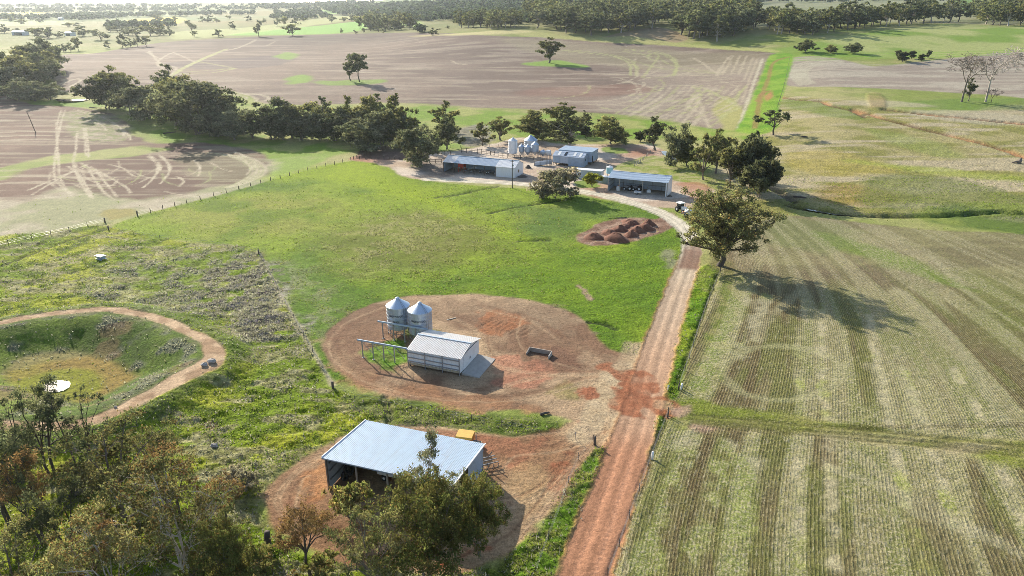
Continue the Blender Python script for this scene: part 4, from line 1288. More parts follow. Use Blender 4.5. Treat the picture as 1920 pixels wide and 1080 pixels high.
def dead_tree(seed, H, Rad, depth=4, r0=0.45, trunk=.35, kids=3):
    """bare dead tree: limbs forking down to fine twigs"""
    rs = np.random.default_rng(seed)
    mb = MB()

    def grow(p, d, ln, r, k):
        e1 = p + d * ln * .5 + rs.normal(0, ln * .05, 3)
        e2 = e1 + (d + rs.normal(0, .16, 3)) * ln * .5
        r = max(r, .042)
        mb.tube([p, e1, e2], [r, r * .8, r * .58], 6 if k > 2 else (4 if k > 1 else 3), cap=False)
        if k == 0: return
        for i in range(kids if k > 1 else kids + 1):
            nd = d + rs.normal(0, .62, 3)
            nd[2] = nd[2] * .7 + .12
            nd /= np.linalg.norm(nd)
            st = e1 + (e2 - e1) * rs.uniform(.3, 1)
            grow(st, nd, ln * rs.uniform(.55, .78), r * .52, k - 1)

    mb.tube([(0, 0, -.3), (.05, 0, H * trunk * .5), (.1, .1, H * trunk)], [r0 * 1.3, r0, r0 * .8], 8, cap=False)
    for i in range(4):
        az = i * 1.57 + rs.uniform(-.4, .4)
        d = np.array([math.cos(az) * Rad / H * 1.1, math.sin(az) * Rad / H * 1.1, .75])
        d /= np.linalg.norm(d)
        grow(np.array([.1, .1, H * trunk * rs.uniform(.8, 1)]), d, H * .27, r0 * .55, depth)
    return mb


OLIVE = [(0.085, 0.086, 0.040), (0.066, 0.074, 0.036), (0.105, 0.098, 0.050)]
DARK = [(0.044, 0.052, 0.031), (0.056, 0.062, 0.038), (0.072, 0.074, 0.046)]
GREY = [(0.088, 0.092, 0.062), (0.072, 0.078, 0.052), (0.105, 0.105, 0.070)]
GREEN = [(0.066, 0.090, 0.030), (0.085, 0.105, 0.040), (0.052, 0.072, 0.028)]
RUSTY = [(0.115, 0.075, 0.042), (0.100, 0.082, 0.045), (0.135, 0.082, 0.045)]

TPL = {}


def template(key, bark=None, leafm=None, **kw):
    g = TreeGen(**kw)
    TPL[key] = (g.wood_mesh('tree_trunk', bark or MBARK), g.crown_mesh('tree_crown', leafm or MLEAF), kw['H'], kw['Rad'])


# belt gums (seen at about 150 to 350 m)
template('round1', seed=1, fill=22, H=18, Rad=9, trunk=0.12, limbs=12, sub=7, clump=2.5, leaves=105, leaf=0.8, colors=DARK, low=0.12, stems=2)
template('round2', seed=2, fill=22, H=18, Rad=8.5, trunk=0.13, limbs=11, sub=7, clump=2.3, leaves=105, leaf=0.75, colors=OLIVE, low=0.12)
template('round3', seed=3, fill=16, H=18, Rad=9.5, trunk=0.1, limbs=13, sub=7, clump=2.4, leaves=100, leaf=0.75, colors=GREY, low=0.08, stems=3)
template('grey1', seed=4, fill=16, H=18, Rad=7.5, trunk=0.1, limbs=12, sub=6, clump=2.2, leaves=110, leaf=0.7, colors=GREY, low=0.08, stems=2)
template('tall1', seed=5, fill=14, H=20, Rad=6, trunk=0.2, limbs=10, sub=5, clump=1.9, leaves=90, leaf=0.7, colors=OLIVE, low=0.25)
template('tall2', seed=6, fill=12, H=20, Rad=5.5, trunk=0.22, limbs=9, sub=5, clump=1.7, leaves=80, leaf=0.7, colors=DARK, low=0.28, lean=.05)
template('airy1', seed=7, H=18, Rad=8, trunk=0.18, limbs=10, sub=5, clump=1.7, leaves=85, leaf=.75, colors=OLIVE, low=0.25, open_=.5, twigs=1)
template('field1', bark=MBARKD, seed=8, H=20, Rad=8.5, trunk=.36, limbs=9, sub=6, clump=2.1, leaves=110, leaf=.9, colors=DARK, low=0.38)
template('pale1', bark=MBARKP, seed=9, H=18, Rad=7.5, trunk=.3, limbs=9, sub=6, clump=2.2, leaves=100, leaf=.85, colors=DARK, low=0.35, lean=.06)
template('dense1', seed=10, fill=20, H=20, Rad=9, trunk=0.08, limbs=14, sub=8, clump=2.6, leaves=110, leaf=.95, colors=DARK, low=0.08)
template('shrub1', bark=MBARKD, seed=11, H=6, Rad=4.5, trunk=.12, limbs=12, sub=6, clump=1.3, leaves=90, leaf=.45, colors=[(.125, .108, .092), (.1, .09, .076), (.09, .088, .064)], low=0.1, stems=3, twigs=2)
template('bush1', seed=12, H=4, Rad=2.6, trunk=.1, limbs=7, sub=5, clump=.9, leaves=90, leaf=.4, colors=[(.13, .125, .025), (.10, .11, .025)], low=.15, stems=2)
template('cypress', seed=13, H=6, Rad=2.0, trunk=.06, limbs=9, sub=5, clump=.9, leaves=90, leaf=.5, colors=DARK, low=0.05)
template('lean1', bark=MBARKD, seed=14, H=16, Rad=8, trunk=.35, limbs=6, sub=3, clump=1.9, leaves=130, leaf=.8, colors=DARK, low=.5, lean=-.12, open_=.2)
# forest gums, farther off
for i in range(5):
    template('forest%d' % i, bark=(MBARK, MBARKP, MBARKD)[i % 3], seed=20 + i, H=22, Rad=7 + (i % 3), trunk=.3 if i != 3 else .18, limbs=9, sub=5, clump=2.7, leaves=36, leaf=1.35, colors=(DARK, OLIVE, DARK, GREY, OLIVE)[i], low=.24)
for i in range(4):
    template('far%d' % i, bark=MBARKD, seed=30 + i, H=18, Rad=8 + i % 2, trunk=.18, limbs=8, sub=4, clump=3.0, leaves=24, leaf=1.8, colors=(DARK, GREY, OLIVE, DARK)[i], low=.15)
# foreground gums
template('near_a', seed=41, fill=25, H=14, Rad=8.2, trunk=.16, limbs=11, sub=9, clump=1.45, leaves=200, leaf=0.28, colors=[(.080, .088, .030), (.062, .074, .030), (.098, .092, .036)], low=0.12, stems=3, twigs=1, rust=.16)
template('near_b', bark=MBARKP, seed=42, H=14, Rad=5, trunk=.4, limbs=6, sub=5, clump=1.05, leaves=142, leaf=0.24, colors=GREY, low=.45, stems=2, twigs=2, open_=.2, rust=.1)
template('near_c', bark=MBARKD, seed=43, H=9, Rad=4.4, trunk=.42, limbs=7, sub=6, clump=1.0, leaves=133, leaf=0.19, colors=RUSTY, low=.52, twigs=4, rust=.4)
template('near_d', bark=MBARKP, seed=44, H=15, Rad=8, trunk=.25, limbs=9, sub=7, clump=1.5, leaves=152, leaf=0.28, colors=OLIVE, low=.4, stems=2, twigs=3, rust=.3)
template('near_e', bark=MBARK, seed=45, H=15, Rad=7.5, trunk=.32, limbs=8, sub=6, clump=1.45, leaves=161, leaf=0.28, colors=OLIVE, low=.45, twigs=3, rust=.12)
template('near_f', bark=MBARKD, seed=46, H=14, Rad=6, trunk=.4, limbs=7, sub=5, clump=1.3, leaves=161, leaf=0.27, colors=DARK, low=.42, stems=2, twigs=3)
template('near_g', bark=MBARKD, seed=47, H=12, Rad=5.5, trunk=.35, limbs=7, sub=5, clump=1.2, leaves=114, leaf=0.24, colors=RUSTY, low=.45, stems=2, twigs=4, rust=.5)
template('near_h', bark=MBARKD, seed=48, H=14, Rad=5.5, trunk=.42, limbs=6, sub=4, clump=.95, leaves=79, leaf=0.24, colors=DARK, low=.5, stems=3, twigs=5)
template('shrub_n', bark=MBARKD, seed=49, H=4, Rad=3.0, trunk=.1, limbs=8, sub=5, clump=.85, leaves=70, leaf=.3, colors=[(.09, .10, .03), (.075, .08, .035), (.12, .10, .05)], low=.15, stems=2, twigs=2, rust=.2)
template('shrub_g', bark=MBARKP, seed=50, H=2.4, Rad=2.4, trunk=.1, limbs=8, sub=5, clump=.75, leaves=90, leaf=.22, colors=[(.16, .14, .115), (.13, .12, .10)], low=.15, stems=2, twigs=3)
# the big paddock gum in the middle right
template('big', bark=MBARKD, seed=61, fill=70, H=19.5, Rad=10.2, trunk=0.16, limbs=18, sub=8, clump=1.7, leaves=120, leaf=0.4, colors=[(.088, .086, .042), (.070, .076, .040), (.108, .098, .054)], low=0.16, twigs=1, rust=.12, r0=.62)
D1 = dead_tree(71, 18, 8, 5, .30, .38).mesh('tree_trunk', MBARK, True)
D2 = dead_tree(72, 18, 7, 5, .25, .4).mesh('tree_trunk', MBARKP, True)
D3 = dead_tree(73, 11, 5, 4, .15, .3).mesh('tree_trunk', MBARKD, True)


def put_tree(name, key, loc, sc, rz, label, cat='tree', group=None, sxy=1.0):
    w, c, H, Rd = TPL[key]
    o = empty(name, loc, rz, label, cat, group)
    o.scale = (sc * sxy, sc * sxy, sc)
    link('trunk', w, o)
    link('crown', c, o)
    return o


def tree_px(name, key, x, yb, yt, wpx, label, cat='tree', group=None, rz=None):
    """a tree whose foot, top and crown width are read off the photograph"""
    p = P1(x, yb)
    w, c, H, Rd = TPL[key]
    h = height_to(p, yt) * 1.04
    sc = h / H
    sx = (wpx * mpp(p) / 2) / (Rd * 1.02) / sc
    sx = min(max(sx * (1.05 if key.startswith('near') else 1.22), .5), 2.1)
    return put_tree(name, key, p, sc, rng.uniform(0, 6.28) if rz is None else rz, label, cat, group, sx)


print('templates done')
# --- the big gum and the front trees
tree_px('gum_tree', 'big', 1350, 498, 345, 152, 'big spreading gum standing alone beside the bend of the road, long shadow behind it', rz=.6)
tree_px('gum_tree', 'near_a', 800, 1085, 912, 222, 'broad bushy gum with olive gold crown in front of the front hay shed', rz=1.0)
tree_px('gum_tree', 'near_b', 792, 1010, 822, 120, 'tall thin grey gum whose airy top shows against the front shed roof', rz=2.0)
tree_px('gum_tree', 'near_a', 900, 1040, 893, 110, 'golden tipped gum at the right corner of the front shed, beside its open end', rz=3.3)
tree_px('gum_tree', 'near_e', 700, 1130, 955, 150, 'olive gum rising from the bottom edge just left of the broad bushy gum', rz=.3)
tree_px('gum_tree', 'near_c', 582, 1080, 945, 130, 'small rusty leaved tree with forked dark trunk on the front pad edge', rz=.2)
NEAR = [
    ('near_h', 40, 905, 738, 120, 'thin sparse gum with bare upper twigs in front of the dam puddle'),
    ('near_f', 100, 900, 715, 130, 'dark multi-stemmed gum standing right below the dam puddle'),
    ('near_h', 165, 905, 735, 110, 'sparse gum with reddish bare twigs over the near dam bank'),
    ('near_e', 235, 975, 800, 230, 'large gum with thick pale based trunk and umbrella crown inside the grove'),
    ('near_d', 365, 1110, 885, 240, 'gum with long pale bare limbs reaching right at the edge of the grove'),
    ('near_g', 345, 980, 850, 140, 'brown tinged gum at the right rim of the grove above the pale limbs'),
    ('near_f', 15, 985, 800, 150, 'dark gum at the far left edge of the grove'),
    ('near_g', 85, 1020, 860, 120, 'rust tinged gum between the two dark gums on the left of the grove'),
    ('near_f', 135, 1040, 900, 130, 'dark gum with forked trunk beside the fallen log'),
    ('near_d', 250, 1150, 960, 200, 'bronze tipped gum low in the middle of the grove'),
    ('near_g', 170, 1120, 990, 150, 'reddish gum at the bottom edge below the fallen log'),
    ('near_e', 60, 1170, 1000, 190, 'green gum in the bottom left corner'),
    ('near_a', 440, 1150, 985, 130, 'bushy olive gum at the bottom edge right of the bare pale limbs'),
    ('near_c', 425, 985, 895, 90, 'small orange brown gum on the right tip of the grove'),
    ('near_e', 300, 905, 800, 110, 'grey green gum behind the umbrella crown, near the dam track'),
]
for i, (k, x, yb, yt, w, lab) in enumerate(NEAR):
    tree_px('gum_tree', k, x, yb, yt, w, lab, group='gums of the front left grove')
SHR = [('shrub_g', 443, 905, 878, 44, 'grey rounded saltbush shrub just right of the grove, upper one'), ('shrub_g', 455, 920, 888, 52, 'larger grey shrub just right of the grove, lower one'),
       ('shrub_n', 185, 1000, 955, 60, 'olive shrub beside the fallen log in the grove'), ('shrub_n', 130, 905, 870, 60, 'green shrub under the thin gums below the dam'), ('shrub_n', 215, 880, 835, 70, 'green bush at the foot of the dam track'),
       ('shrub_n', 500, 1075, 1040, 70, 'brown shrub at the bottom edge left of the rusty tree'), ('shrub_n', 610, 1090, 1050, 70, 'brownish shrub at the bottom edge under the rusty tree'), ('shrub_n', 20, 880, 840, 70, 'dark green shrub at the left edge below the dam'),
       ('shrub_n', 400, 1090, 1040, 90, 'olive scrub under the pale bare limbs'), ('shrub_n', 665, 985, 915, 70, 'leafy low gum regrowth in front of the open shed bay'), ('shrub_n', 280, 1010, 960, 80, 'olive shrub right of the thick pale trunk')]
for k, x, yb, yt, w, lab in SHR:
    tree_px('shrub', k, x, yb, yt, w, lab, 'shrub')

# --- tree belt along the creek, left to right
G = 'trees of the creek belt'
BELT = [
    ('round1', 203, 205, 148, 70, 'dark gum at the left end of the belt with a lying limb at its foot'), ('tall1', 222, 203, 122, 62, 'tall peaked gum showing a pale limb near the left end of the belt'), ('round1', 245, 208, 150, 64, 'dark gum just right of the tall peaked one'),
    ('round3', 283, 222, 158, 88, 'round grey gum whose dark trunk shows under it, left belt'), ('tall2', 318, 200, 122, 42, 'narrow gum whose round top stands above the left belt'), ('round2', 330, 236, 150, 80, 'dull olive gum in the thick of the left belt'),
    ('round3', 370, 252, 150, 120, 'largest rounded gum of the belt, nearest the ploughed field'), ('round2', 352, 218, 143, 66, 'gum crown peeping behind the largest rounded gum'), ('round3', 412, 240, 172, 60, 'gum on the right shoulder of the largest rounded gum'),
    ('grey1', 402, 252, 205, 44, 'low greyish gum right of the largest rounded gum'), ('grey1', 440, 262, 210, 66, 'grey green wide bush gum in the middle of the belt'), ('round1', 512, 262, 190, 84, 'dark low forked gum with bare branch tip, mid belt'),
    ('round2', 548, 258, 198, 66, 'olive gum right of the dark low forked one'), ('round2', 585, 260, 194, 66, 'gum over a bright gap in the shade, mid belt'), ('tall2', 608, 252, 182, 40, 'small round crown raised above the mid belt'),
    ('round1', 628, 264, 205, 64, 'dark bushy gum right of the bright gap'), ('airy1', 652, 255, 184, 50, 'feathery gum behind the dark bushy one'), ('round2', 690, 255, 180, 70, 'tall dull gum above the grey bush gum'),
    ('tall2', 708, 240, 177, 34, 'slender dark gum peaking in the belt right of centre'), ('grey1', 685, 280, 218, 72, 'pale grey bush gum standing forward of the belt at the fence'), ('airy1', 748, 265, 181, 66, 'loose pale green gum near the right end of the thick belt'),
    ('round2', 740, 272, 214, 56, 'yellow green gum low under the loose pale one'), ('round3', 786, 308, 236, 70, 'dense grey green gum beside the post fence, left of the red machine shed'), ('round2', 768, 262, 222, 40, 'low gum crown behind the gum by the post fence'),
    ('airy1', 832, 250, 192, 56, 'open gum with scattered clumps behind the forked dark one'), ('round1', 838, 280, 222, 44, 'dark gum with forked trunk on the bright grass behind the long shed'), ('airy1', 905, 273, 231, 42, 'small leaning gum left of the tall white silo'),
    ('tall1', 938, 263, 218, 40, 'peaked gum behind the tall white silo'), ('round2', 1005, 262, 209, 74, 'broad olive gum directly behind the silo group'), ('tall1', 1052, 245, 191, 54, 'tall gum rising behind the pale trunked one'),
    ('pale1', 1068, 278, 210, 76, 'white trunked gum leaning behind the shearing shed'), ('round2', 1145, 270, 220, 70, 'bushy gum standing alone right of the white trunked one'), ('tall2', 1228, 282, 220, 38, 'slim dark gum where the yard meets the creek'),
    ('grey1', 1265, 312, 235, 42, 'grey green gum over the creek water'), ('round2', 1288, 312, 252, 46, 'gum with three dark trunks at the creek'), ('airy1', 1318, 337, 256, 54, 'vase shaped gum right behind the open machinery shed'),
    ('tall1', 1342, 325, 240, 46, 'brownish gum in the creek clump'), ('dense1', 1408, 352, 241, 72, 'tallest dark gum of the creek clump'), ('dense1', 1422, 372, 290, 62, 'dense dark gum at the right front of the creek clump'), ('tall1', 1368, 352, 262, 50, 'dark gum in the middle of the creek clump'),
    ('grey1', 474, 259, 207, 62, 'low grey gum filling the belt right of the largest rounded gum'), ('round3', 531, 262, 206, 52, 'low grey green gum between two darker ones, mid belt'), ('grey1', 566, 263, 208, 52, 'small pale gum low in the mid belt'), ('round3', 600, 263, 211, 52, 'low rounded gum beside the bright gap'),
    ('grey1', 664, 264, 212, 52, 'greyish gum low behind the pale bush gum'), ('round3', 716, 272, 206, 58, 'rounded gum just right of the pale bush gum'), ('airy1', 764, 270, 212, 52, 'thin gum at the right end of the thick belt'), ('grey1', 425, 254, 196, 52, 'grey gum tucked behind the low greyish gum'),
    ('lean1', 1450, 253, 204, 62, 'leaning gum with a side limb beside the bright green lane'),
]
for k, x, yb, yt, w, lab in BELT:
    tree_px('gum_tree', k, x, yb, yt, w, lab, group=G)
for k, x, yb, yt, w, lab in [('cypress', 1200, 266, 246, 18, 'small dark round tree left of the slim gum by the creek'), ('shrub1', 1040, 371, 322, 76, 'big greyish twiggy shrub at the roadside in the farmyard'), ('bush1', 1110, 350, 327, 30, 'yellow green bush in front of the small hut'),
                             ('cypress', 1068, 343, 322, 14, 'dark bush behind the greyish twiggy shrub')]:
    tree_px('shrub', k, x, yb, yt, w, lab, 'shrub')
# --- trees out in the fields
for k, x, yb, yt, w, lab in [('field1', 674, 153, 97, 36, 'gum with tall bare trunk out in the big ploughed field'), ('tall2', 657, 151, 106, 22, 'thin broken gum beside the tall trunked field gum'), ('tall1', 1030, 118, 69, 42, 'round headed gum on a green patch in the ploughed field'),
                             ('round1', 1510, 98, 75, 30, 'left one of three low gums on the green slope'), ('round2', 1557, 99, 84, 24, 'smallest of three low gums on the green slope'), ('round1', 1598, 100, 81, 25, 'right one of three low gums on the green slope'),
                             ('tall2', 1815, 190, 147, 17, 'small leafy tree between the two dead gums')]:
    tree_px('gum_tree', k, x, yb, yt, w, lab)
for k, x, yb, yt, w, lab in [('cypress', 1684, 113, 94, 13, 'left bush of the dark bush cluster on the slope'), ('cypress', 1692, 116, 97, 17, 'widest bush of the dark bush cluster'), ('cypress', 1709, 110, 95, 12, 'back bush of the dark bush cluster'), ('cypress', 1727, 115, 101, 10, 'low separate dark bush right of the cluster'), ('cypress', 1740, 109, 94, 9, 'tall separate dark bush right of the cluster')]:
    tree_px('bush', k, x, yb, yt, w, lab, 'bush')
for me, x, yb, yt, lab in [(D1, 1803, 191, 119, 'dead bare gum with darker brown trunk on the right pasture'), (D2, 1848, 191, 106, 'dead bare gum with pale trunk on the right pasture'), (D3, 1858, 193, 168, 'dead twiggy shrub at the foot of the pale dead gum')]:
    p = P1(x, yb)
    h = height_to(p, yt)
    o = empty('dead_tree', p, rng.uniform(0, 6), lab, 'dead tree')
    o.scale = [h / (18 if me is not D3 else 11) * 1.4] * 3
    link('trunk', me, o)
# --- left wood and the hazy country behind
LW = [(12, 160, 90, 66), (46, 152, 94, 66), (72, 140, 78, 60), (98, 132, 74, 46), (34, 172, 106, 76), (82, 154, 118, 46), (64, 165, 104, 64), (100, 148, 96, 36), (8, 176, 118, 60), (-20, 165, 92, 70)]
for i, (x, yb, yt, w) in enumerate(LW):
    tree_px('gum_tree', ('round1', 'round2', 'dense1')[i % 3], x, yb, yt, w, 'gum of the dark wood at the left edge beyond the first ploughed field', group='gums of the left edge wood')
for x, yb, yt, w, lab in [(35, 188, 150, 62, 'left of three wide bush gums on the grass before the left wood'), (66, 189, 153, 58, 'middle of three wide bush gums on the grass before the left wood'), (93, 187, 156, 42, 'right of three wide bush gums on the grass before the left wood')]:
    tree_px('bush_gum', 'grey1', x, yb, yt, w, lab)
FAR = [(8, 62, 45, 20), (30, 62, 52, 15), (72, 72, 52, 30), (90, 72, 51, 34), (112, 70, 58, 15), (125, 64, 58, 18), (128, 52, 42, 15), (145, 50, 42, 14), (155, 68, 48, 30), (190, 75, 55, 35), (207, 60, 48, 22), (225, 60, 50, 22), (240, 66, 50, 26), (255, 68, 50, 28), (282, 67, 48, 34), (300, 66, 43, 34), (318, 67, 50, 18),
       (360, 58, 38, 21), (365, 69, 58, 11), (410, 69, 55, 19), (437, 55, 40, 13), (485, 68, 38, 17), (549, 67, 45, 26), (230, 89, 62, 18), (245, 88, 72, 13), (258, 88, 66, 15), (274, 87, 68, 18), (201, 91, 77, 11), (120, 98, 82, 14), (133, 97, 80, 20), (147, 95, 70, 15), (380, 42, 30, 12), (392, 42, 28, 14), (407, 43, 33, 14), (430, 36, 29, 11), (467, 40, 29, 13), (495, 43, 34, 9),
       (520, 49, 33, 12), (533, 49, 30, 14), (555, 46, 33, 16), (568, 40, 28, 12), (622, 42, 28, 16), (645, 42, 32, 13), (660, 40, 28, 14), (640, 62, 53, 7), (667, 64, 56, 9), (682, 62, 52, 7), (720, 62, 54, 6), (812, 66, 52, 18), (782, 58, 47, 11), (797, 56, 46, 10), (840, 54, 48, 8), (1425, 45, 24, 28), (1480, 11, 3, 24), (40, 47, 36, 20), (20, 40, 30, 22), (75, 42, 33, 24), (300, 40, 28, 14), (329, 42, 30, 8), (292, 40, 25, 10)]
FARLAB = {(72, 72): 'wide dark gum just right of the long blue roofed shed', (90, 72): 'broad dark crown, second to the right of the blue roofed shed', (112, 70): 'small gum between the broad dark crown and the white roofed house', (155, 68): 'tall pale grey gum right of the white roofed house', (190, 75): 'round dark hazy gum standing nearest below the canola field',
          (360, 58): 'tall forked gum on the pale green plain with a small tree at its foot', (365, 69): 'small tree at the foot of the tall forked gum', (410, 69): 'low round gum just left of the bright green field', (437, 55): 'round gum above the left tip of the bright green field', (485, 68): 'tall gum at the left end of the bright green field', (549, 67): 'broad gum at the near edge of the bright green field',
          (230, 89): 'first of four dark gums in a row on the ploughed field edge', (245, 88): 'second, lower one of four dark gums in a row on the field edge', (258, 88): 'third of four dark gums in a row on the field edge', (274, 87): 'last of four dark gums in a row on the field edge', (201, 91): 'small lone gum left of the row of four dark gums',
          (120, 98): 'low gum at the left of three by the corner of the big field', (133, 97): 'middle gum of three by the corner of the big field', (147, 95): 'tall loose gum, right of three by the corner of the big field', (812, 66): 'dark gum left of the low dark grove at the top of the big field', (1425, 45): 'pale round gum in the gap between ridge forest and shelter row', (1480, 11): 'small dark gum high on the pale hill paddock',
          (667, 64): 'small dark bush right of the bright green field edge', (640, 62): 'tiny upright tree on the edge of the bright green field', (125, 64): 'slim gum behind the white roofed house', (8, 62): 'gum at the left edge left of the blue roofed shed', (30, 62): 'small gum just behind the blue roofed shed'}
for i, (x, yb, yt, w) in enumerate(FAR):
    lab = ('dark gum dotted over the hazy green fields on the left' if x < 600 else 'small gum dotted along the far edge of the ploughed field')
    tree_px('gum_tree', 'far%d' % (i % 4), x, yb, yt, w, FARLAB.get((x, yb), lab), group='scattered gums in the far fields')


def stand(polys, n, hpx, keys, label, group, wr=(.7, 1.1)):
    """a stand of individual gums inside an outline, nearest row first"""
    pts = []
    poly = np.array(polys, float)
    lo, hi = poly.min(0), poly.max(0)
    r2 = np.random.default_rng(abs(hash(group)) % 1000 if False else len(group) * 7)
    tries = 0
    while len(pts) < n and tries < 30000:
        tries += 1
        q = lo + (hi - lo) * r2.uniform(0, 1, 2)
        _, ins = pdist(np.array([q[0]]), np.array([q[1]]), poly, True)
        if not ins[0]: continue
        if any(abs(q[0] - a) < 7.5 and abs(q[1] - b) < 3.0 for a, b in pts): continue
        pts.append(q)
    g = P([p[0] for p in pts], [p[1] for p in pts])
    for i, p in enumerate(g):
        m = mpp(p)
        h = r2.uniform(.8, 1.2) * hpx * m * 1.15
        key = keys[int(r2.integers(len(keys)))]
        put_tree('gum_tree', key, Vector(p), h / TPL[key][2], r2.uniform(0, 6.28), label, 'tree', group, r2.uniform(*wr) * 1.45)


FK = ['forest%d' % i for i in range(5)]
stand([(984, 38), (1008, 56), (1060, 62), (1110, 67), (1170, 63), (1232, 52), (1270, 50), (1262, 34), (1200, 30), (1100, 30), (1000, 30)], 70, 36, FK, 'tall gum in the dark forest crowning the middle ridge', 'gums of the ridge forest')
stand([(1262, 40), (1276, 66), (1300, 77), (1342, 79), (1396, 68), (1420, 52), (1400, 34), (1330, 26)], 38, 42, FK, 'large dark gum where the ridge forest juts down the slope', 'gums of the forest corner')
stand([(1436, 46), (1450, 66), (1520, 66), (1600, 56), (1700, 47), (1800, 42), (1796, 36), (1700, 40), (1600, 46), (1500, 52)], 58, 32, FK, 'gum in the long shelter row across the right hill', 'gums of the right shelter row')
stand([(1820, 34), (1826, 48), (1880, 50), (1950, 50), (1950, 32), (1880, 30)], 24, 36, FK, 'gum in the thicket at the right end of the hill row', 'gums of the right end thicket')
stand([(852, 48), (868, 54), (930, 55), (976, 52), (974, 44), (900, 42)], 26, 22, FK, 'gum in the low dark grove left of the ridge forest', 'gums of the low dark grove')
stand([(668, 52), (690, 60), (770, 60), (772, 50), (720, 44), (680, 46)], 22, 20, ['far0', 'far1', 'far2', 'far3'], 'gum in the grey grove above the bright green field', 'gums of the grey grove')


def far_woods():
    """woods too far away to count: leafy clumps joined into one mass"""
    rs = np.random.default_rng(5)
    areas = [([(600, 18), (680, 14), (800, 10), (980, 0), (980, -10), (1300, -14), (1300, 22), (1100, 26), (980, 34), (860, 40), (760, 42), (700, 34), (640, 30)], 3200, 10),
             ([(510, 26), (600, 20), (620, 34), (560, 38), (510, 36)], 120, 8), ([(0, 30), (60, 34), (120, 30), (250, 28), (340, 26), (480, 24), (480, 28), (300, 32), (140, 38), (0, 38)], 330, 7), ([(150, 30), (230, 28), (240, 34), (180, 38), (150, 40)], 80, 8),
             ([(0, 20), (200, 17), (480, 14), (600, 14), (600, 18), (300, 22), (0, 26)], 260, 6.5), ([(480, 14), (700, 5), (700, 9), (500, 18)], 160, 7), ([(0, 12), (400, 12), (560, 10), (560, 13), (300, 15), (0, 16)], 120, 6),
             ([(1390, 0), (1440, 2), (1430, 8), (1380, 10)], 40, 9), ([(1440, -8), (1780, -6), (1780, 4), (1520, 6), (1440, 5)], 130, 9), ([(200, 50), (330, 44), (330, 52), (210, 58)], 60, 8), ([(840, 30), (1000, 24), (1260, 18), (1260, 30), (980, 44), (860, 46)], 900, 10), ([(770, 62), (790, 58), (800, 62)], 6, 6)]
    V, Cc = [], []
    for poly, n, hm_ in areas:
        poly = np.array(poly, float)
        lo, hi = poly.min(0), poly.max(0)
        q = lo + (hi - lo) * rs.uniform(0, 1, (n * 5, 2))
        _, ins = pdist(q[:, 0], q[:, 1], poly, True)
        q = q[ins][:n]
        g = P(q[:, 0], q[:, 1])
        ok = g[:, 1] < 6500
        for p in g[ok]:
            m = mpp(p)
            h = float(np.clip(hm_ * m, 10, 30)) * rs.uniform(.75, 1.2)
            r = h * rs.uniform(.45, .75)
            k = 20
            d = rs.normal(0, 1, (k, 3))
            d /= np.linalg.norm(d, axis=1, keepdims=True)
            d[:, 2] = abs(d[:, 2]) * .9 + .05
            c = p[None] + d * np.array([r, r, h * .55]) * rs.uniform(.55, 1, (k, 1)) + np.array([0, 0, h * .38])
            t = np.cross(d + rs.normal(0, .5, (k, 3)), rs.normal(0, 1, (k, 3)))
            t /= np.linalg.norm(t, axis=1, keepdims=True)
            nb = np.cross(d, t)
            nb /= np.linalg.norm(nb, axis=1, keepdims=True) + 1e-9
            s_ = r * rs.uniform(.35, .6, (k, 1))
            V.append(np.stack([c - t * s_, c + nb * s_, c + t * s_, c - nb * s_], 1).reshape(-1, 3))
            Cc.append(np.repeat(np.array([(.055, .075, .05)]) * rs.uniform(.7, 1.35, (k, 1)), 4, 0))
    V, Cc = np.concatenate(V), np.concatenate(Cc).astype(np.float32)
    me = raw_mesh('far_woods', V, np.arange(len(V)).reshape(-1, 4), [MLEAF], False, Cc)
    tag(link('far_woods', me), kind='stuff')


far_woods()

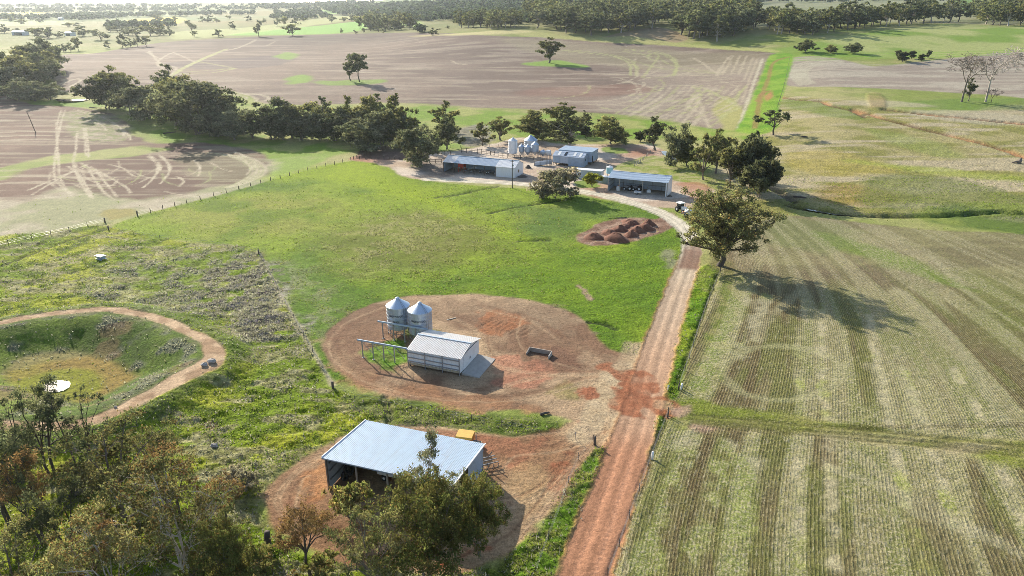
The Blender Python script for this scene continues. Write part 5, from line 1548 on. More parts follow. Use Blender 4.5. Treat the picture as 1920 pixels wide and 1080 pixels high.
def forest_fill():
    """the crowded inside of the ridge forest, behind its front trees"""
    rs = np.random.default_rng(12)
    V, Cc = [], []
    for poly, n, hpx in (([(984, 38), (1008, 52), (1060, 58), (1110, 62), (1170, 58), (1232, 50), (1270, 52), (1300, 72), (1342, 74), (1396, 64), (1420, 50), (1380, 26), (1250, 16), (1100, 18), (1010, 28)], 230, 40),
                         ([(1436, 46), (1450, 62), (1520, 62), (1600, 53), (1700, 44), (1800, 40), (1796, 34), (1700, 38), (1600, 44), (1500, 50)], 60, 30), ([(1820, 34), (1826, 46), (1880, 48), (1990, 48), (1990, 26), (1880, 26)], 50, 36), ([(852, 46), (868, 52), (930, 53), (976, 50), (974, 42), (900, 40)], 26, 22)):
        poly = np.array(poly, float)
        lo, hi = poly.min(0), poly.max(0)
        q = lo + (hi - lo) * rs.uniform(0, 1, (n * 4, 2))
        _, ins = pdist(q[:, 0], q[:, 1], poly, True)
        g = P(*q[ins][:n].T)
        for p in g:
            key = 'forest%d' % rs.integers(0, 5)
            me, H = TPL[key][1], TPL[key][2]
            if key not in CACHE:
                co = np.zeros(len(me.vertices) * 3, np.float32); me.vertices.foreach_get('co', co)
                cl = np.zeros(len(me.vertices) * 4, np.float32); me.attributes['Col'].data.foreach_get('color', cl)
                CACHE[key] = (co.reshape(-1, 4, 3), cl.reshape(-1, 4, 4)[:, :, :3])
            co, cl = CACHE[key]
            sel = rs.uniform(0, 1, len(co)) < .6
            k = hpx * mpp(p) * rs.uniform(.8, 1.2) / H
            a = rs.uniform(0, 6.28)
            M = np.array([[math.cos(a), -math.sin(a), 0], [math.sin(a), math.cos(a), 0], [0, 0, 1]]) * np.array([1.4, 1.4, 1.0])[:, None] * k
            V.append((co[sel] @ M.T + p).reshape(-1, 3)); Cc.append((cl[sel] * rs.uniform(.75, 1.25)).reshape(-1, 3))
    V, Cc = np.concatenate(V).astype(np.float32), np.concatenate(Cc).astype(np.float32)
    print('forest fill quads', len(V) // 4)
    tag(link('ridge_forest', raw_mesh('ridge_forest', V, np.arange(len(V)).reshape(-1, 4), [MLEAF], False, Cc)), kind='stuff')


CACHE = {}
forest_fill()
print('trees done')

# ------------------------------------------------------------------ buildings
def ribsheet(mb, A, B, Cq, D, pitch=.26, h=.03, thick=.035):
    """ribbed metal sheet A-B (one edge) to D-C (other edge), ribs running A->D, with thickness"""
    A, B, Cq, D = (np.array(p, float) for p in (A, B, Cq, D))
    nrm = np.cross(B - A, D - A)
    nrm /= np.linalg.norm(nrm)
    n = max(1, int(round(np.linalg.norm(B - A) / pitch)))
    ts, hs = [], []
    for i in range(n):
        for t, z in ((0, 0), (.68, 0), (.77, 1), (.91, 1)):
            ts.append((i + t) / n); hs.append(z * h)
    ts.append(1.0); hs.append(0)
    m = len(ts)
    vs = []
    for P0, Q0 in ((A, B), (D, Cq)):
        for t, z in zip(ts, hs):
            vs.append(P0 + (Q0 - P0) * t + nrm * z)
    for P0, Q0 in ((A, B), (D, Cq)):
        for t, z in zip(ts, hs):
            vs.append(P0 + (Q0 - P0) * t - nrm * thick)
    fs = []
    for i in range(m - 1):
        fs += [(i, i + 1, m + i + 1, m + i), (2 * m + i, 3 * m + i, 3 * m + i + 1, 2 * m + i + 1), (i, 2 * m + i, 2 * m + i + 1, i + 1), (m + i, m + i + 1, 3 * m + i + 1, 3 * m + i)]
    fs += [(0, m, 3 * m, 2 * m), (m - 1, 3 * m - 1, 4 * m - 1, 2 * m - 1)]
    return mb.add(vs, fs)


def wallpanel(name, mat, parent, p, q, z0, z1, zq=None, pitch=.3, out=1, thick=.05):
    """vertical ribbed wall from p to q (xy), heights z1 at p and zq at q"""
    zq = z1 if zq is None else zq
    mb = MB()
    a, b = (p, q) if out > 0 else (q, p)
    za, zb = (z1, zq) if out > 0 else (zq, z1)
    ribsheet(mb, (a[0], a[1], z0), (b[0], b[1], z0), (b[0], b[1], zb), (a[0], a[1], za), pitch, .025, thick)
    return mb.obj(name, mat, parent)


def part_box(name, mat, parent, *b):
    return MB().box(*b).obj(name, mat, parent)


def post(parent, mat, x, y, z0, z1, w=.16, name='post'):
    return MB().box(x - w / 2, x + w / 2, y - w / 2, y + w / 2, z0, z1).obj(name, mat, parent)


# --- front shed: open bays, one plane of roof
s = empty('hay_shed', (-22.6, 70.1, 0), R(-18.7), 'front open fronted hay shed with one wide pale blue sloping roof, partly behind gum trees', 'shed')
Lx, Dy, hf, hb_ = 16.6, 9.8, 4.75, 3.75
m = MB(); ribsheet(m, (-.25, -.3, hf + .12), (Lx + .25, -.3, hf + .12), (Lx + .25, Dy + .2, hb_ + .1), (-.25, Dy + .2, hb_ + .1), .25, .028); rf = m.obj('roof', MZINC, s)
MB().bar((-.3, -.36, hf + .02), (Lx + .3, -.36, hf + .02), .1, .2).obj('front_gutter', MZINC, rf)
MB().bar((-.31, -.3, hf + .16), (-.31, Dy + .2, hb_ + .14), .12, .14).obj('barge_flashing', MWHITE, rf)
MB().bar((Lx + .31, -.3, hf + .16), (Lx + .31, Dy + .2, hb_ + .14), .12, .14).obj('barge_flashing', MWHITE, rf)
wallpanel('back_wall', MWALLD, s, (0, Dy), (Lx, Dy), .05, hb_, out=-1)
wallpanel('side_wall', MWALL, s, (0, .1), (0, Dy), .05, hf - .05, hb_ - .02, out=-1)
wallpanel('side_wall', MWALLD, s, (Lx, 4.9), (Lx, Dy), .05, hf - .5, hb_ - .02, out=1)  # darker sheet here puts this side's shade into its colour
for i in range(5):
    post(s, MPALEWOOD if 0 < i < 4 else MSTEEL, i * Lx / 4, -.02, 0, hf - .02, .18)
for x in (0.16, Lx - .16):
    for z in (1.3, 2.6, 3.7):
        MB().bar((x, .3 if x < 1 else 5.0, z), (x, Dy - .1, z - (.3 if z > 3 else 0)), .1, .14).obj('girt', MSTEEL, s)
for i in range(1, 4):
    MB().bar((i * Lx / 4, 0, hf - .16), (i * Lx / 4, Dy - .1, hb_ - .12), .12, .25).obj('rafter', MSTEEL, s)
for y in (1.5, 4.9, 8):
    z = hf + (hb_ - hf) * y / Dy - .05
    MB().bar((0.1, y, z), (Lx - .1, y, z), .08, .12).obj('purlin', MSTEEL, s)


def local(o_loc, rz, x, y, z=0.0):
    c, sn = math.cos(rz), math.sin(rz)
    return (o_loc[0] + c * x - sn * y, o_loc[1] + sn * x + c * y, o_loc[2] + z)


def wheel(parent, x, y, z, r, w, name='wheel', axis='y'):
    mb = MB()
    n = 14
    prof = [(r * .55, -w / 2), (r * .92, -w / 2), (r, -w * .3), (r, w * .3), (r * .92, w / 2), (r * .55, w / 2)]
    vs, fs = [], []
    for rr, a in prof:
        for k in range(n):
            t = 2 * math.pi * k / n
            u, v = rr * math.cos(t), rr * math.sin(t)
            vs.append((x + u, y + a, z + v) if axis == 'y' else (x + a, y + u, z + v))
    for i in range(len(prof) - 1):
        for k in range(n):
            fs.append((i * n + k, i * n + (k + 1) % n, (i + 1) * n + (k + 1) % n, (i + 1) * n + k))
    fs += [tuple(range(n)), tuple((len(prof) - 1) * n + k for k in range(n))]
    mb.add(vs, fs)
    w_ = mb.obj(name, MRUB, parent, True)
    h = MB()
    h.tube([(x, y - w * .52, z), (x, y + w * .52, z)] if axis == 'y' else [(x - w * .52, y, z), (x + w * .52, y, z)], r * .42, 10)
    h.obj('hub', MWPAINT, w_)
    return w_


FS, FR = (-22.6, 70.1, 0), R(-18.7)
t = empty('flatbed_trailer', local(FS, FR, 7.2, 4.6), FR, 'pale sided trailer carrying hay inside the front shed', 'trailer')
part_box('tray', MWPAINT, t, -2.4, 2.4, -1.1, 1.1, .95, 1.1)
for yy in (-1.1, 1.02): part_box('side_board', MWPAINT, t, -2.4, 2.4, yy, yy + .08, 1.1, 1.75)
for xx in (-1.5, 1.5):
    for yy in (-.95, .95): wheel(t, xx, yy, .45, .45, .28)
MB().bar((2.4, 0, .9), (3.4, 0, .6), .12).obj('drawbar', MSTEEL, t)
for i, (xx, yy) in enumerate(((-1.2, -.2), (.4, .1))):
    b = MB(); b.lathe([(.55, -.6), (.66, -.5), (.68, 0), (.66, .5), (.55, .6)], 16)
    me = b.mesh('hay_bale', MHAY, True)
    o = link('hay_bale', me, None, local(local(FS, FR, 7.2, 4.6), FR, xx, yy, 1.78))
    o.rotation_euler = (R(90), 0, FR + .15 * i)
    tag(o, ('round hay bale at the rear of the trailer in the front shed', 'round hay bale at the front of the trailer in the front shed')[i], 'hay bale')
for i, (x, y, z) in enumerate(((.9, 2.2, .0), (1.0, 3.4, .0), (.95, 2.8, .62))):
    b = MB(); n = 16
    b.lathe([(.32, -.16), (.58, -.18), (.62, 0), (.58, .18), (.32, .16), (.28, 0), (.32, -.16)], n, cap=False)
    o = link('old_tyre', b.mesh('old_tyre', MRUB, True), None, local(FS, FR, x, y, z + .6))
    o.rotation_euler = (0, R(80), FR)
    tag(o, ('old tractor tyre leaning on the left wall in the front shed, front one', 'old tractor tyre leaning on the left wall in the front shed, rear one', 'old tractor tyre resting on top of two others in the front shed')[i], 'tyre')
# --- machines behind and beside the front shed
p = P1(873, 836)
t = empty('seed_bin', p, R(-12), 'orange box bin with yellow lid on small wheels behind the front shed roof', 'bin')
MB().prism([(-.8, .55), (.8, .55), (1.0, 1.0), (1.0, 1.75), (-1.0, 1.75), (-1.0, 1.0)], 'x', -1.05, 1.05).obj('bin_body', MORANGE, t)
MB().prism([(-1.06, 1.76), (1.06, 1.76), (.9, 1.98), (-.9, 1.98)], 'x', -1.12, 1.12).obj('lid', MYEL, t)
for xx in (-.7, .7):
    for yy in (-.8, .8): wheel(t, xx, yy, .3, .3, .18)
MB().bar((1.0, 0, .6), (2.0, 0, .45), .1).obj('drawbar', MORANGE, t)
p = P1(893, 838)
t = empty('hitch_frame', p, R(-15), 'dark steel hitch frame with pale roller beside the orange bin', 'implement')
for xx in (-.6, .6): MB().box(xx - .05, xx + .05, -.05, .05, 0, 1.0).obj('upright', MSTEEL, t)
MB().box(-.06, .06, -.06, .06, 0, 1.9).obj('mast', MSTEEL, t)
MB().bar((-.7, 0, 1.0), (.7, 0, 1.0), .1).obj('crossbar', MSTEEL, t)
MB().tube([(-.7, .3, .4), (.7, .3, .4)], .32, 10).obj('roller', MSTRAW, t)
p = P1(915, 872)
t = empty('tillage_frame', p, R(20), 'dark tillage implement with raised arms at the right end of the front shed', 'implement')
for yy in (-.7, 0, .7): MB().bar((-1.2, yy, .7), (1.2, yy, .75), .1).obj('beam', MSTEEL, t)
for xx in (-1, -.3, .4, 1.1): MB().tube([(xx, -.8, .7), (xx + .1, -.9, .4), (xx - .15, -.9, 0)], .05, 5).obj('tine', MSTEEL, t)
MB().bar((-.8, .7, .7), (-.5, .4, 2.2), .12).obj('lift_arm', MSTEEL, t)
MB().bar((.2, .7, .7), (.6, .2, 1.7), .12).obj('lift_arm', MSTEEL, t)

# --- shed with the roll-off roof rails, on the silo pad
SS, SR = (-17.2, 102.0, 0), R(-20.5)
s = empty('storage_shed', SS, SR, 'white gabled storage shed on raised floor standing on the silo pad', 'shed')
Lx, Dy, ev, rg, z0 = 9.4, 7.7, 3.2, 4.15, .45
m = MB()
ribsheet(m, (-.1, -.25, ev - .03), (Lx + .35, -.25, ev - .03), (Lx + .35, Dy / 2, rg), (-.1, Dy / 2, rg), .25, .03)
ribsheet(m, (Lx + .35, Dy + .25, ev - .03), (-.1, Dy + .25, ev - .03), (-.1, Dy / 2, rg), (Lx + .35, Dy / 2, rg), .25, .03)
rf = m.obj('roof', MZINC2, s)
MB().bar((-.12, Dy / 2, rg + .04), (Lx + .37, Dy / 2, rg + .04), .3, .05).obj('ridge_cap', MZINC, rf)
wallpanel('front_wall', MWHITE, s, (0, 0), (Lx, 0), z0, ev - .1, pitch=.25)
wallpanel('back_wall', MWHITE, s, (0, Dy), (Lx, Dy), z0, ev - .1, pitch=.25, out=-1)
part_box('floor', MCONC2, s, .06, Lx - .06, .06, Dy - .06, z0 - .15, z0)
for x in (0, Lx):
    MB().prism([(0.03, z0), (Dy - .03, z0), (Dy - .03, ev - .1), (Dy / 2, rg - .1), (0.03, ev - .1)], 'x', x - .04, x + .04).obj('gable_wall', MWHITE, s)
for x in (0.0, 3.15, 6.3, Lx - .05):
    post(s, MPIPE, x, -.12, 0, ev - .1, .13)
for z in (1.05, 1.75, 2.65):
    MB().bar((0, -.16, z), (Lx, -.16, z), .1, .13).obj('girt', MPIPE, s)
for k in range(14):
    x = .45 + k * .66
    MB().box(x - .02, x + .02, -.1, -.07, z0 + .02, 1.0).obj('lower_stud', MPIPE, s)
part_box('stained_skirting', MSTRAW, s, .02, Lx - .02, -.075, -.045, z0 + .01, .78)
for y0, y1 in ((1.3, 3.8), (3.86, 6.4)):
    d = part_box('sliding_door', MWHITE, s, Lx + .05, Lx + .1, y0, y1, z0, 3.1)
    MB().box(Lx + .1, Lx + .14, (y1 - .14) if y0 < 2 else y0 + .08, (y1 - .08) if y0 < 2 else y0 + .14, 1.3, 1.7).obj('handle', MSTEEL, d)
MB().bar((Lx + .1, .9, 3.14), (Lx + .1, 6.8, 3.14), .07, .07).obj('door_track', MSTEEL, s)
for x in (.2, 3.1, 6.2, 9.2):
    for y in (.2, 3.8, 7.5): MB().box(x - .12, x + .12, y - .12, y + .12, -.05, z0 - .16).obj('stump', MWOOD, s)
tag(MB().add([(0, 0, -.1), (3.1, 0, -.1), (3.1, 7.0, -.1), (0, 7.0, -.1), (0, 0, .42), (3.1, 0, .08), (3.1, 7.0, .08), (0, 7.0, .42)], [(0, 3, 2, 1), (4, 5, 6, 7), (0, 1, 5, 4), (1, 2, 6, 5), (2, 3, 7, 6), (3, 0, 4, 7)]).obj('concrete_ramp', MCONC), 'sloping grey concrete ramp at the doors of the white storage shed', 'ramp')
o = bpy.data.objects['concrete_ramp']; o.location = local(SS, SR, Lx + .12, .3); o.rotation_euler = (0, 0, SR)
for yy, x0, n, lab in ((-.05, -9.0, 4, 'near roof rail on steel posts running out from the front eave of the storage shed'), (Dy, -9.6, 4, 'far roof rail on steel posts passing in front of the two big silos')):
    t = empty('roof_rail', local(SS, SR, 0, yy), SR, lab, 'rail')
    MB().bar((x0 - .6, 0, 3.25), (-.15, 0, 3.25), .18, .26).obj('rail', MZINC, t)
    for k in range(n):
        x = x0 + .3 + k * (-x0 - .8) / n
        post(t, MPIPE, x, 0, 0, 3.12, .15)
        if k < n:
            MB().bar((x + .1, .02, 3.0), (x + (-x0 - .8) / n - .1, .02, 1.2), .05).obj('brace', MPIPE, t)
        part_box('footing', MCONC, t, x - .2, x + .2, -.2, .2, -.1, .06)


def text_on_cylinder(body, word, z, h, rad, az, parent, wide=.9):
    cu = bpy.data.curves.new('lettering', 'FONT')
    cu.body = word
    cu.align_x = 'CENTER'
    cu.size = h
    cu.extrude = .012
    tmp = bpy.data.objects.new('lettering_source', cu)
    C.objects.link(tmp)
    dg = bpy.context.evaluated_depsgraph_get()
    me = bpy.data.meshes.new_from_object(tmp.evaluated_get(dg))
    bpy.data.objects.remove(tmp)
    for v in me.vertices:
        a = az + v.co.x * wide / rad
        r = rad + .012 + v.co.z
        v.co = (r * math.cos(a), r * math.sin(a), z + v.co.y)
    me.materials.clear()
    me.materials.append(MLETTER)
    return link('lettering', me, parent)


def silo(name, x, y, dia, z0, z1, zt, legs, label, mat=MSILO, rmat=MSILOROOF, rings=6, words=None, az=0, hop=True, group=None, n=32, gz=0.0):
    t = empty(name, (x, y, gz), 0, label, 'silo', group)
    r = dia / 2
    prof = [(r - .02, z0)]
    for k in range(rings):
        a, b = z0 + (z1 - z0) * k / rings, z0 + (z1 - z0) * (k + 1) / rings
        prof += [(r, a + .03), (r, b - .05), (r + .035, b - .03), (r + .035, b)]
    body = MB().lathe(prof, n).obj('silo_body', mat, t, False)
    MB().lathe([(r + .07, z1 - .03), (r + .08, z1 + .02), (r * .16, zt), (r * .15, zt + .02)], n).obj('silo_roof', rmat, t, False)
    cap = MB().lathe([(r * .17, zt - .02), (r * .19, zt + .12), (r * .1, zt + .26), (.02, zt + .3)], 14).obj('filler_cap', rmat, t, True)
    if hop:
        MB().lathe([(.18, max(z0 * .35, .25)), (r - .04, z0 - .01)], n).obj('hopper', mat, t)
    for k in range(legs):
        a = 2 * math.pi * k / legs + .2
        c, sn = math.cos(a) * (r - .06), math.sin(a) * (r - .06)
        MB().tube([(c, sn, -.1), (c, sn, z0 + .08)], .05, 5).obj('leg', MSTEEL, t)
    if legs:
        MB().lathe([(r - .10, z0 * .42), (r - .02, z0 * .42), (r - .02, z0 * .42 + .08), (r - .10, z0 * .42 + .08)], n, cap=False).obj('leg_ring', MSTEEL, t)
    la = az + .55
    ld = MB()
    for da in (-.06, .06):
        c, sn = math.cos(la + da * 3 / r), math.sin(la + da * 3 / r)
        ld.tube([((r + .12) * c, (r + .12) * sn, z0 * .4), ((r + .12) * c, (r + .12) * sn, z1 + .05), (r * .2 * c, r * .2 * sn, zt + .12)], .022, 4)
    ld.obj('ladder', MSTEEL, t)
    if words:
        for w_, zz, hh in words: text_on_cylinder(body, w_, zz, hh, r + .035, az - .22, t)
    return t


azc = math.atan2(-113, 19)
silo('grain_silo', -20.6, 114.6, 4.15, 1.45, 5.65, 6.9, 10, 'left one of two big steel silos with black lettering on the silo pad', words=[('SHERWOOD', 4.05, .52), ('SILOS', 2.95, .52)], az=azc)
silo('grain_silo', -16.35, 112.4, 4.15, 1.45, 5.65, 6.9, 10, 'right one of two big steel silos with black lettering, nearer the storage shed', words=[('SHERWOOD', 4.05, .52), ('SILOS', 2.95, .52)], az=azc)

# --- low concrete loading bay
p1, p2 = P1(992, 658), P1(1035, 666)
rz = math.atan2(p2.y - p1.y, p2.x - p1.x)
Lb = (p2 - p1).length
t = empty('loading_bay', p1, rz, 'low concrete loading bay with two wing walls on the bare pad', 'loading bay')
part_box('back_wall', MCONC2, t, 0, Lb, 0, .16, -.1, .75)
MB().prism([(-1.5, -.1), (0, -.1), (0, .75), (-1.5, .35)], 'x', 0, .16).obj('wing_wall', MCONC2, t)
MB().prism([(-1.6, -.1), (0, -.1), (0, .75), (-1.6, .55)], 'x', Lb - .16, Lb).obj('wing_wall', MCONC, t)
tag(MB().bar((0, 0, .06), (1.6, 1.0, .06), .22, .06).obj('pale_plank', MPALEWOOD), 'short pale plank lying on the bare earth right of the silos', 'plank').location = P1(838, 600)

# --- farmyard: long machinery shed
LS, LR = (-25.0, 251.0, 0), R(-21.7)
s = empty('machinery_shed', LS, LR, 'long low machinery shed with open dark bays and a white closed right end', 'shed')
Lx, Dy, ev, rg = 27.9, 8.6, 3.6, 5.4
for x0, x1, mt in ((-.2, 4.4, MZINC2), (4.42, 20.6, MZINC), (20.62, Lx + .2, MWHITE)):
    m = MB(); ribsheet(m, (x0, -.25, ev), (x1, -.25, ev), (x1, Dy / 2, rg), (x0, Dy / 2, rg), .32, .03)
    ribsheet(m, (x1, Dy + .25, ev), (x0, Dy + .25, ev), (x0, Dy / 2, rg), (x1, Dy / 2, rg), .32, .03); m.obj('roof', mt, s)
MB().bar((-.2, Dy / 2, rg + .05), (Lx + .2, Dy / 2, rg + .05), .35, .05).obj('ridge_cap', MZINC, s)
wallpanel('back_wall', MWALLD, s, (0, Dy), (Lx, Dy), 0, ev - .05, out=-1)
MB().prism([(0.04, 0), (Dy - .04, 0), (Dy - .04, ev - .05), (Dy / 2, rg - .06), (0.04, ev - .05)], 'x', -.04, .04).obj('gable_wall', MWALLD, s)
g = MB().prism([(0.04, 0), (Dy - .04, 0), (Dy - .04, ev - .05), (Dy / 2, rg - .06), (0.04, ev - .05)], 'x', Lx - .04, Lx + .04).obj('gable_wall', MWHITE, s)
wf = part_box('window', MWOOD, s, Lx + .04, Lx + .09, 3.2, 4.3, 1.3, 2.3); part_box('pane', MGLASS, wf, Lx + .09, Lx + .11, 3.28, 4.22, 1.38, 2.22)
for x0, x1 in ((20.7, 24.2), (24.22, Lx - .05)): wallpanel('front_wall', MWHITE, s, (x0, 0), (x1, 0), 0, ev - .05)
for x in (0, 4.1, 8.2, 12.3, 16.4, 20.6): post(s, MWOOD, x, 0, 0, ev - .06, .2)
wallpanel('partition', MWALLD, s, (20.6, .15), (20.6, Dy - .1), 0, ev - .1, out=-1)
t = empty('field_bin', local(LS, LR, 6.3, 2.4), LR, 'bright red bin on legs inside the long machinery shed', 'bin')
MB().prism([(-.9, 1.9), (.9, 1.9), (1.0, 3.2), (-1.0, 3.2)], 'x', -1.15, 1.15).obj('bin_body', MRED, t)
MB().prism([(-.25, 1.25), (.25, 1.25), (.9, 1.89), (-.9, 1.89)], 'x', -.5, .5).obj('hopper', MRED, t)
for xx in (-1.05, 1.05):
    for yy in (-.85, .85): post(t, MRED, xx, yy, 0, 1.95, .12, 'leg')
t = empty('auger', local(LS, LR, 9.6, 3.2), LR + .3, 'pale grain auger leaning in the dark bay beside the red bin', 'auger')
MB().tube([(-2.4, 0, .4), (2.2, 0, 2.3)], .13, 8).obj('auger_tube', MPIPE, t)
for yy in (-.7, .7): wheel(t, 0, yy, .35, .35, .15)
MB().tube([(0, -.7, .35), (.6, 0, 1.6), (0, .7, .35)], .05, 5).obj('support', MSTEEL, t)
for i, (x, lab) in enumerate(((14.5, 'dark cultivator parked in the left middle of the long shed'), (17.8, 'dark disc implement parked next to the closed end of the long shed'))):
    t = empty('implement', local(LS, LR, x, 3.6), LR, lab, 'implement')
    for yy in (-1, 0, 1): MB().bar((-1.4, yy, .9), (1.4, yy, .9), .12).obj('beam', MSTEEL, t)
    for xx in (-1.2, 0, 1.2): MB().bar((xx, -1.1, .9), (xx, 1.1, .9), .1).obj('cross_beam', MSTEEL, t)
    for xx in (-1.3, 1.3): wheel(t, xx, -.6, .45, .45, .22)
    MB().bar((0, -1.1, .9), (0, -2.4, .5), .12).obj('drawbar', MSTEEL, t)
# brush heap at the right gable
def heap(name, loc, rx, ry, h, mat, seed, label=None, cat=None, group=None, rz=0, n=20, k=7, rough=.22):
    vs, fs = [], []
    for i in range(k + 1):
        for j in range(n):
            a = 2 * math.pi * j / n
            f = i / k
            nz = float(fbm(math.cos(a) * 2 * f + 5 * seed, math.sin(a) * 2 * f, 3, seed)) - .5
            rr = f * (1 + nz * .35)
            lz = float(fbm(f * 3 * math.cos(a) + seed, f * 3 * math.sin(a), 3, seed + 5)) - .5
            z = h * (1 - f ** 1.3) * (1 + nz * rough * 3) + lz * h * .7 * (1 - f) if i < k else -.12
            vs.append((rx * rr * math.cos(a), ry * rr * math.sin(a), max(z, -.12)))
    for i in range(k):
        for j in range(n):
            fs.append((i * n + j, i * n + (j + 1) % n, (i + 1) * n + (j + 1) % n, (i + 1) * n + j))
    fs.append(tuple(range(n - 1, -1, -1)))
    o = MB().add(vs, fs).obj(name, mat, None, True)
    o.location = loc
    o.rotation_euler = (0, 0, rz)
    return tag(o, label, cat, group)


heap('brush_heap', local(LS, LR, Lx + 2.0, 2.6, -.05), 2.2, 1.6, .8, MWOOD, 3, 'dark heap of scrap against the white gable of the long machinery shed', 'heap')
p = P1(990, 315); heap('scrap_heap', p, 1.2, 1.2, 1.3, MWOOD, 8, 'upright dark scrap heap behind the white gable of the long shed', 'heap')

# --- open machinery shed
MS, MR_ = (31.4, 222.0, 0), R(-23.5)
s = empty('machinery_shed', MS, MR_, 'open fronted steel machinery shed beside the bend of the gravel track', 'shed')
Lx, Dy, ev, rg = 19.2, 7.6, 4.5, 5.8
m = MB(); ribsheet(m, (-.2, -.25, ev), (Lx + .2, -.25, ev), (Lx + .2, Dy * .62, rg), (-.2, Dy * .62, rg), .3, .03); ribsheet(m, (Lx + .2, Dy + .2, ev + .2), (-.2, Dy + .2, ev + .2), (-.2, Dy * .62, rg), (Lx + .2, Dy * .62, rg), .3, .03); m.obj('roof', MZINC, s)
MB().bar((-.2, Dy * .62, rg + .04), (Lx + .2, Dy * .62, rg + .04), .3, .05).obj('ridge_cap', MZINC, s)
wallpanel('back_wall', MWALL, s, (0, Dy), (Lx, Dy), 0, ev + .1, out=-1)
for x, mt in ((0, MWALL), (Lx, MWHITE)):
    MB().prism([(0.04, 0), (Dy - .04, 0), (Dy - .04, ev + .1), (Dy * .62, rg - .06), (0.04, ev - .06)], 'x', x - .04, x + .04).obj('gable_wall', mt, s)
for x in (0, 3.7, 11.3, Lx): post(s, MPALEWOOD, x, -.02, 0, ev - .06, .22)
part_box('front_return', MWHITE, s, Lx - .5, Lx - .06, -.05, .05, 0, ev - .06)
for z in (1.4, 2.9):
    MB().bar((.1, Dy - .12, z), (Lx - .1, Dy - .12, z), .08, .12).obj('girt', MSTEEL, s)
    MB().bar((.12, .2, z), (.12, Dy - .1, z), .08, .12).obj('girt', MSTEEL, s)
for k in range(1, 6): MB().box(k * 3.2 - .06, k * 3.2 + .06, Dy - .2, Dy - .06, 0, ev).obj('back_post', MSTEEL, s)
t = empty('box_trailer', local(MS, MR_, 9.9, -.2), MR_, 'small white box trailer parked at the front of the open machinery shed', 'trailer')
MB().prism([(-.6, .45), (.6, .45), (.7, .95), (-.7, .95)], 'x', -1.1, 1.1).obj('tray', MWPAINT, t)
for yy in (-.75, .75): wheel(t, 0, yy, .32, .32, .2)
MB().bar((-1.1, 0, .5), (-2.0, 0, .4), .08).obj('drawbar', MSTEEL, t)
t = empty('chemical_tank', local(MS, MR_, 2.9, 2.0), 0, 'white plastic tank with orange lid in the left bay of the open shed', 'tank')
MB().lathe([(.6, 0), (.66, .1), (.66, 1.15), (.5, 1.4), (.22, 1.5)], 16).obj('tank_body', MWPAINT, t, True); MB().lathe([(.24, 1.49), (.24, 1.66), (.1, 1.7)], 12).obj('lid', MORANGE, t)
for i, (x, y, r_, lab) in enumerate(((5.6, 3.6, .8, 'dark wheeled implement in the left middle of the open shed'), (8.6, 3.8, .9, 'dark tractor like machine with big tyres in the middle of the open shed'))):
    t = empty('implement', local(MS, MR_, x, y), MR_, lab, 'implement')
    MB().prism([(-.5, .7), (.5, .7), (.4, 1.6), (-.4, 1.6)], 'x', -1.3, .9).obj('engine_body', MSTEEL, t)
    for xx in (-.9, .9):
        for yy in (-.75, .75): wheel(t, xx, yy, r_ * (.7 if xx < 0 else 1), r_ * (.7 if xx < 0 else 1), .32)
    MB().tube([(-.6, .2, 1.5), (-.6, .2, 2.2)], .05, 6).obj('exhaust', MSTEEL, t)
t = empty('seed_bag', local(MS, MR_, 12.8, 2.9), MR_, 'crumpled white bulk bag with folded spout in the right bay of the open shed', 'bag')
MB().lathe([(.45, 0), (.72, .15), (.75, .6), (.55, .95), (.2, 1.15)], 12).obj('bag_body', MWPAINT, t, True); MB().bar((-.1, 0, 1.1), (-.7, .1, 2.0), .16, .1).obj('spout', MSTRAW, t)
heap('pallet_stack', local(MS, MR_, Lx + .9, .5), .9, .5, .7, MWOOD, 12, 'dark low stack at the foot of the white right gable of the open shed', 'stack', rz=MR_)

# --- shearing shed: skylit front building, taller back building
HS, HR = (15.6, 263.5, 0), R(-24)
s = empty('shearing_shed', HS, HR, 'blue grey shearing shed on stumps with four light panels in its roof', 'shed')
Lx, Dy, ev, rg, z0 = 12.3, 5.2, 3.5, 4.9, .95
m = MB(); ribsheet(m, (-.15, -.2, ev), (Lx + .15, -.2, ev), (Lx + .15, Dy * .6, rg), (-.15, Dy * .6, rg), .4, .03); ribsheet(m, (Lx + .15, Dy + .1, ev + .3), (-.15, Dy + .1, ev + .3), (-.15, Dy * .6, rg), (Lx + .15, Dy * .6, rg), .4, .03); m.obj('roof', MWALLD, s)
for x0, mt in ((1.7, MSKY), (4.3, MGLASS), (7.9, MSKY), (10.2, MSKY)):
    yy0, yy1 = .35, Dy * .52
    f = lambda y: ev + (rg - ev) * (y + .2) / (Dy * .6 + .2) + .05
    MB().add([(x0, yy0, f(yy0)), (x0 + .95, yy0, f(yy0)), (x0 + .95, yy1, f(yy1)), (x0, yy1, f(yy1)), (x0, yy0, f(yy0) + .03), (x0 + .95, yy0, f(yy0) + .03), (x0 + .95, yy1, f(yy1) + .03), (x0, yy1, f(yy1) + .03)], [(0, 3, 2, 1), (4, 5, 6, 7), (0, 1, 5, 4), (1, 2, 6, 5), (2, 3, 7, 6), (3, 0, 4, 7)]).obj('skylight', mt, s)
wallpanel('front_wall', MWALLD, s, (0, 0), (3.1, 0), z0, ev - .05); wallpanel('front_wall', MWALLD, s, (6.2, 0), (Lx, 0), .1, ev - .05)
part_box('sliding_door', MWALL, s, 3.1, 6.2, -.06, .02, z0 - .05, ev - .2)
part_box('back_wall', MWALLD, s, .03, Lx - .03, Dy - .06, Dy, z0, ev + .2)
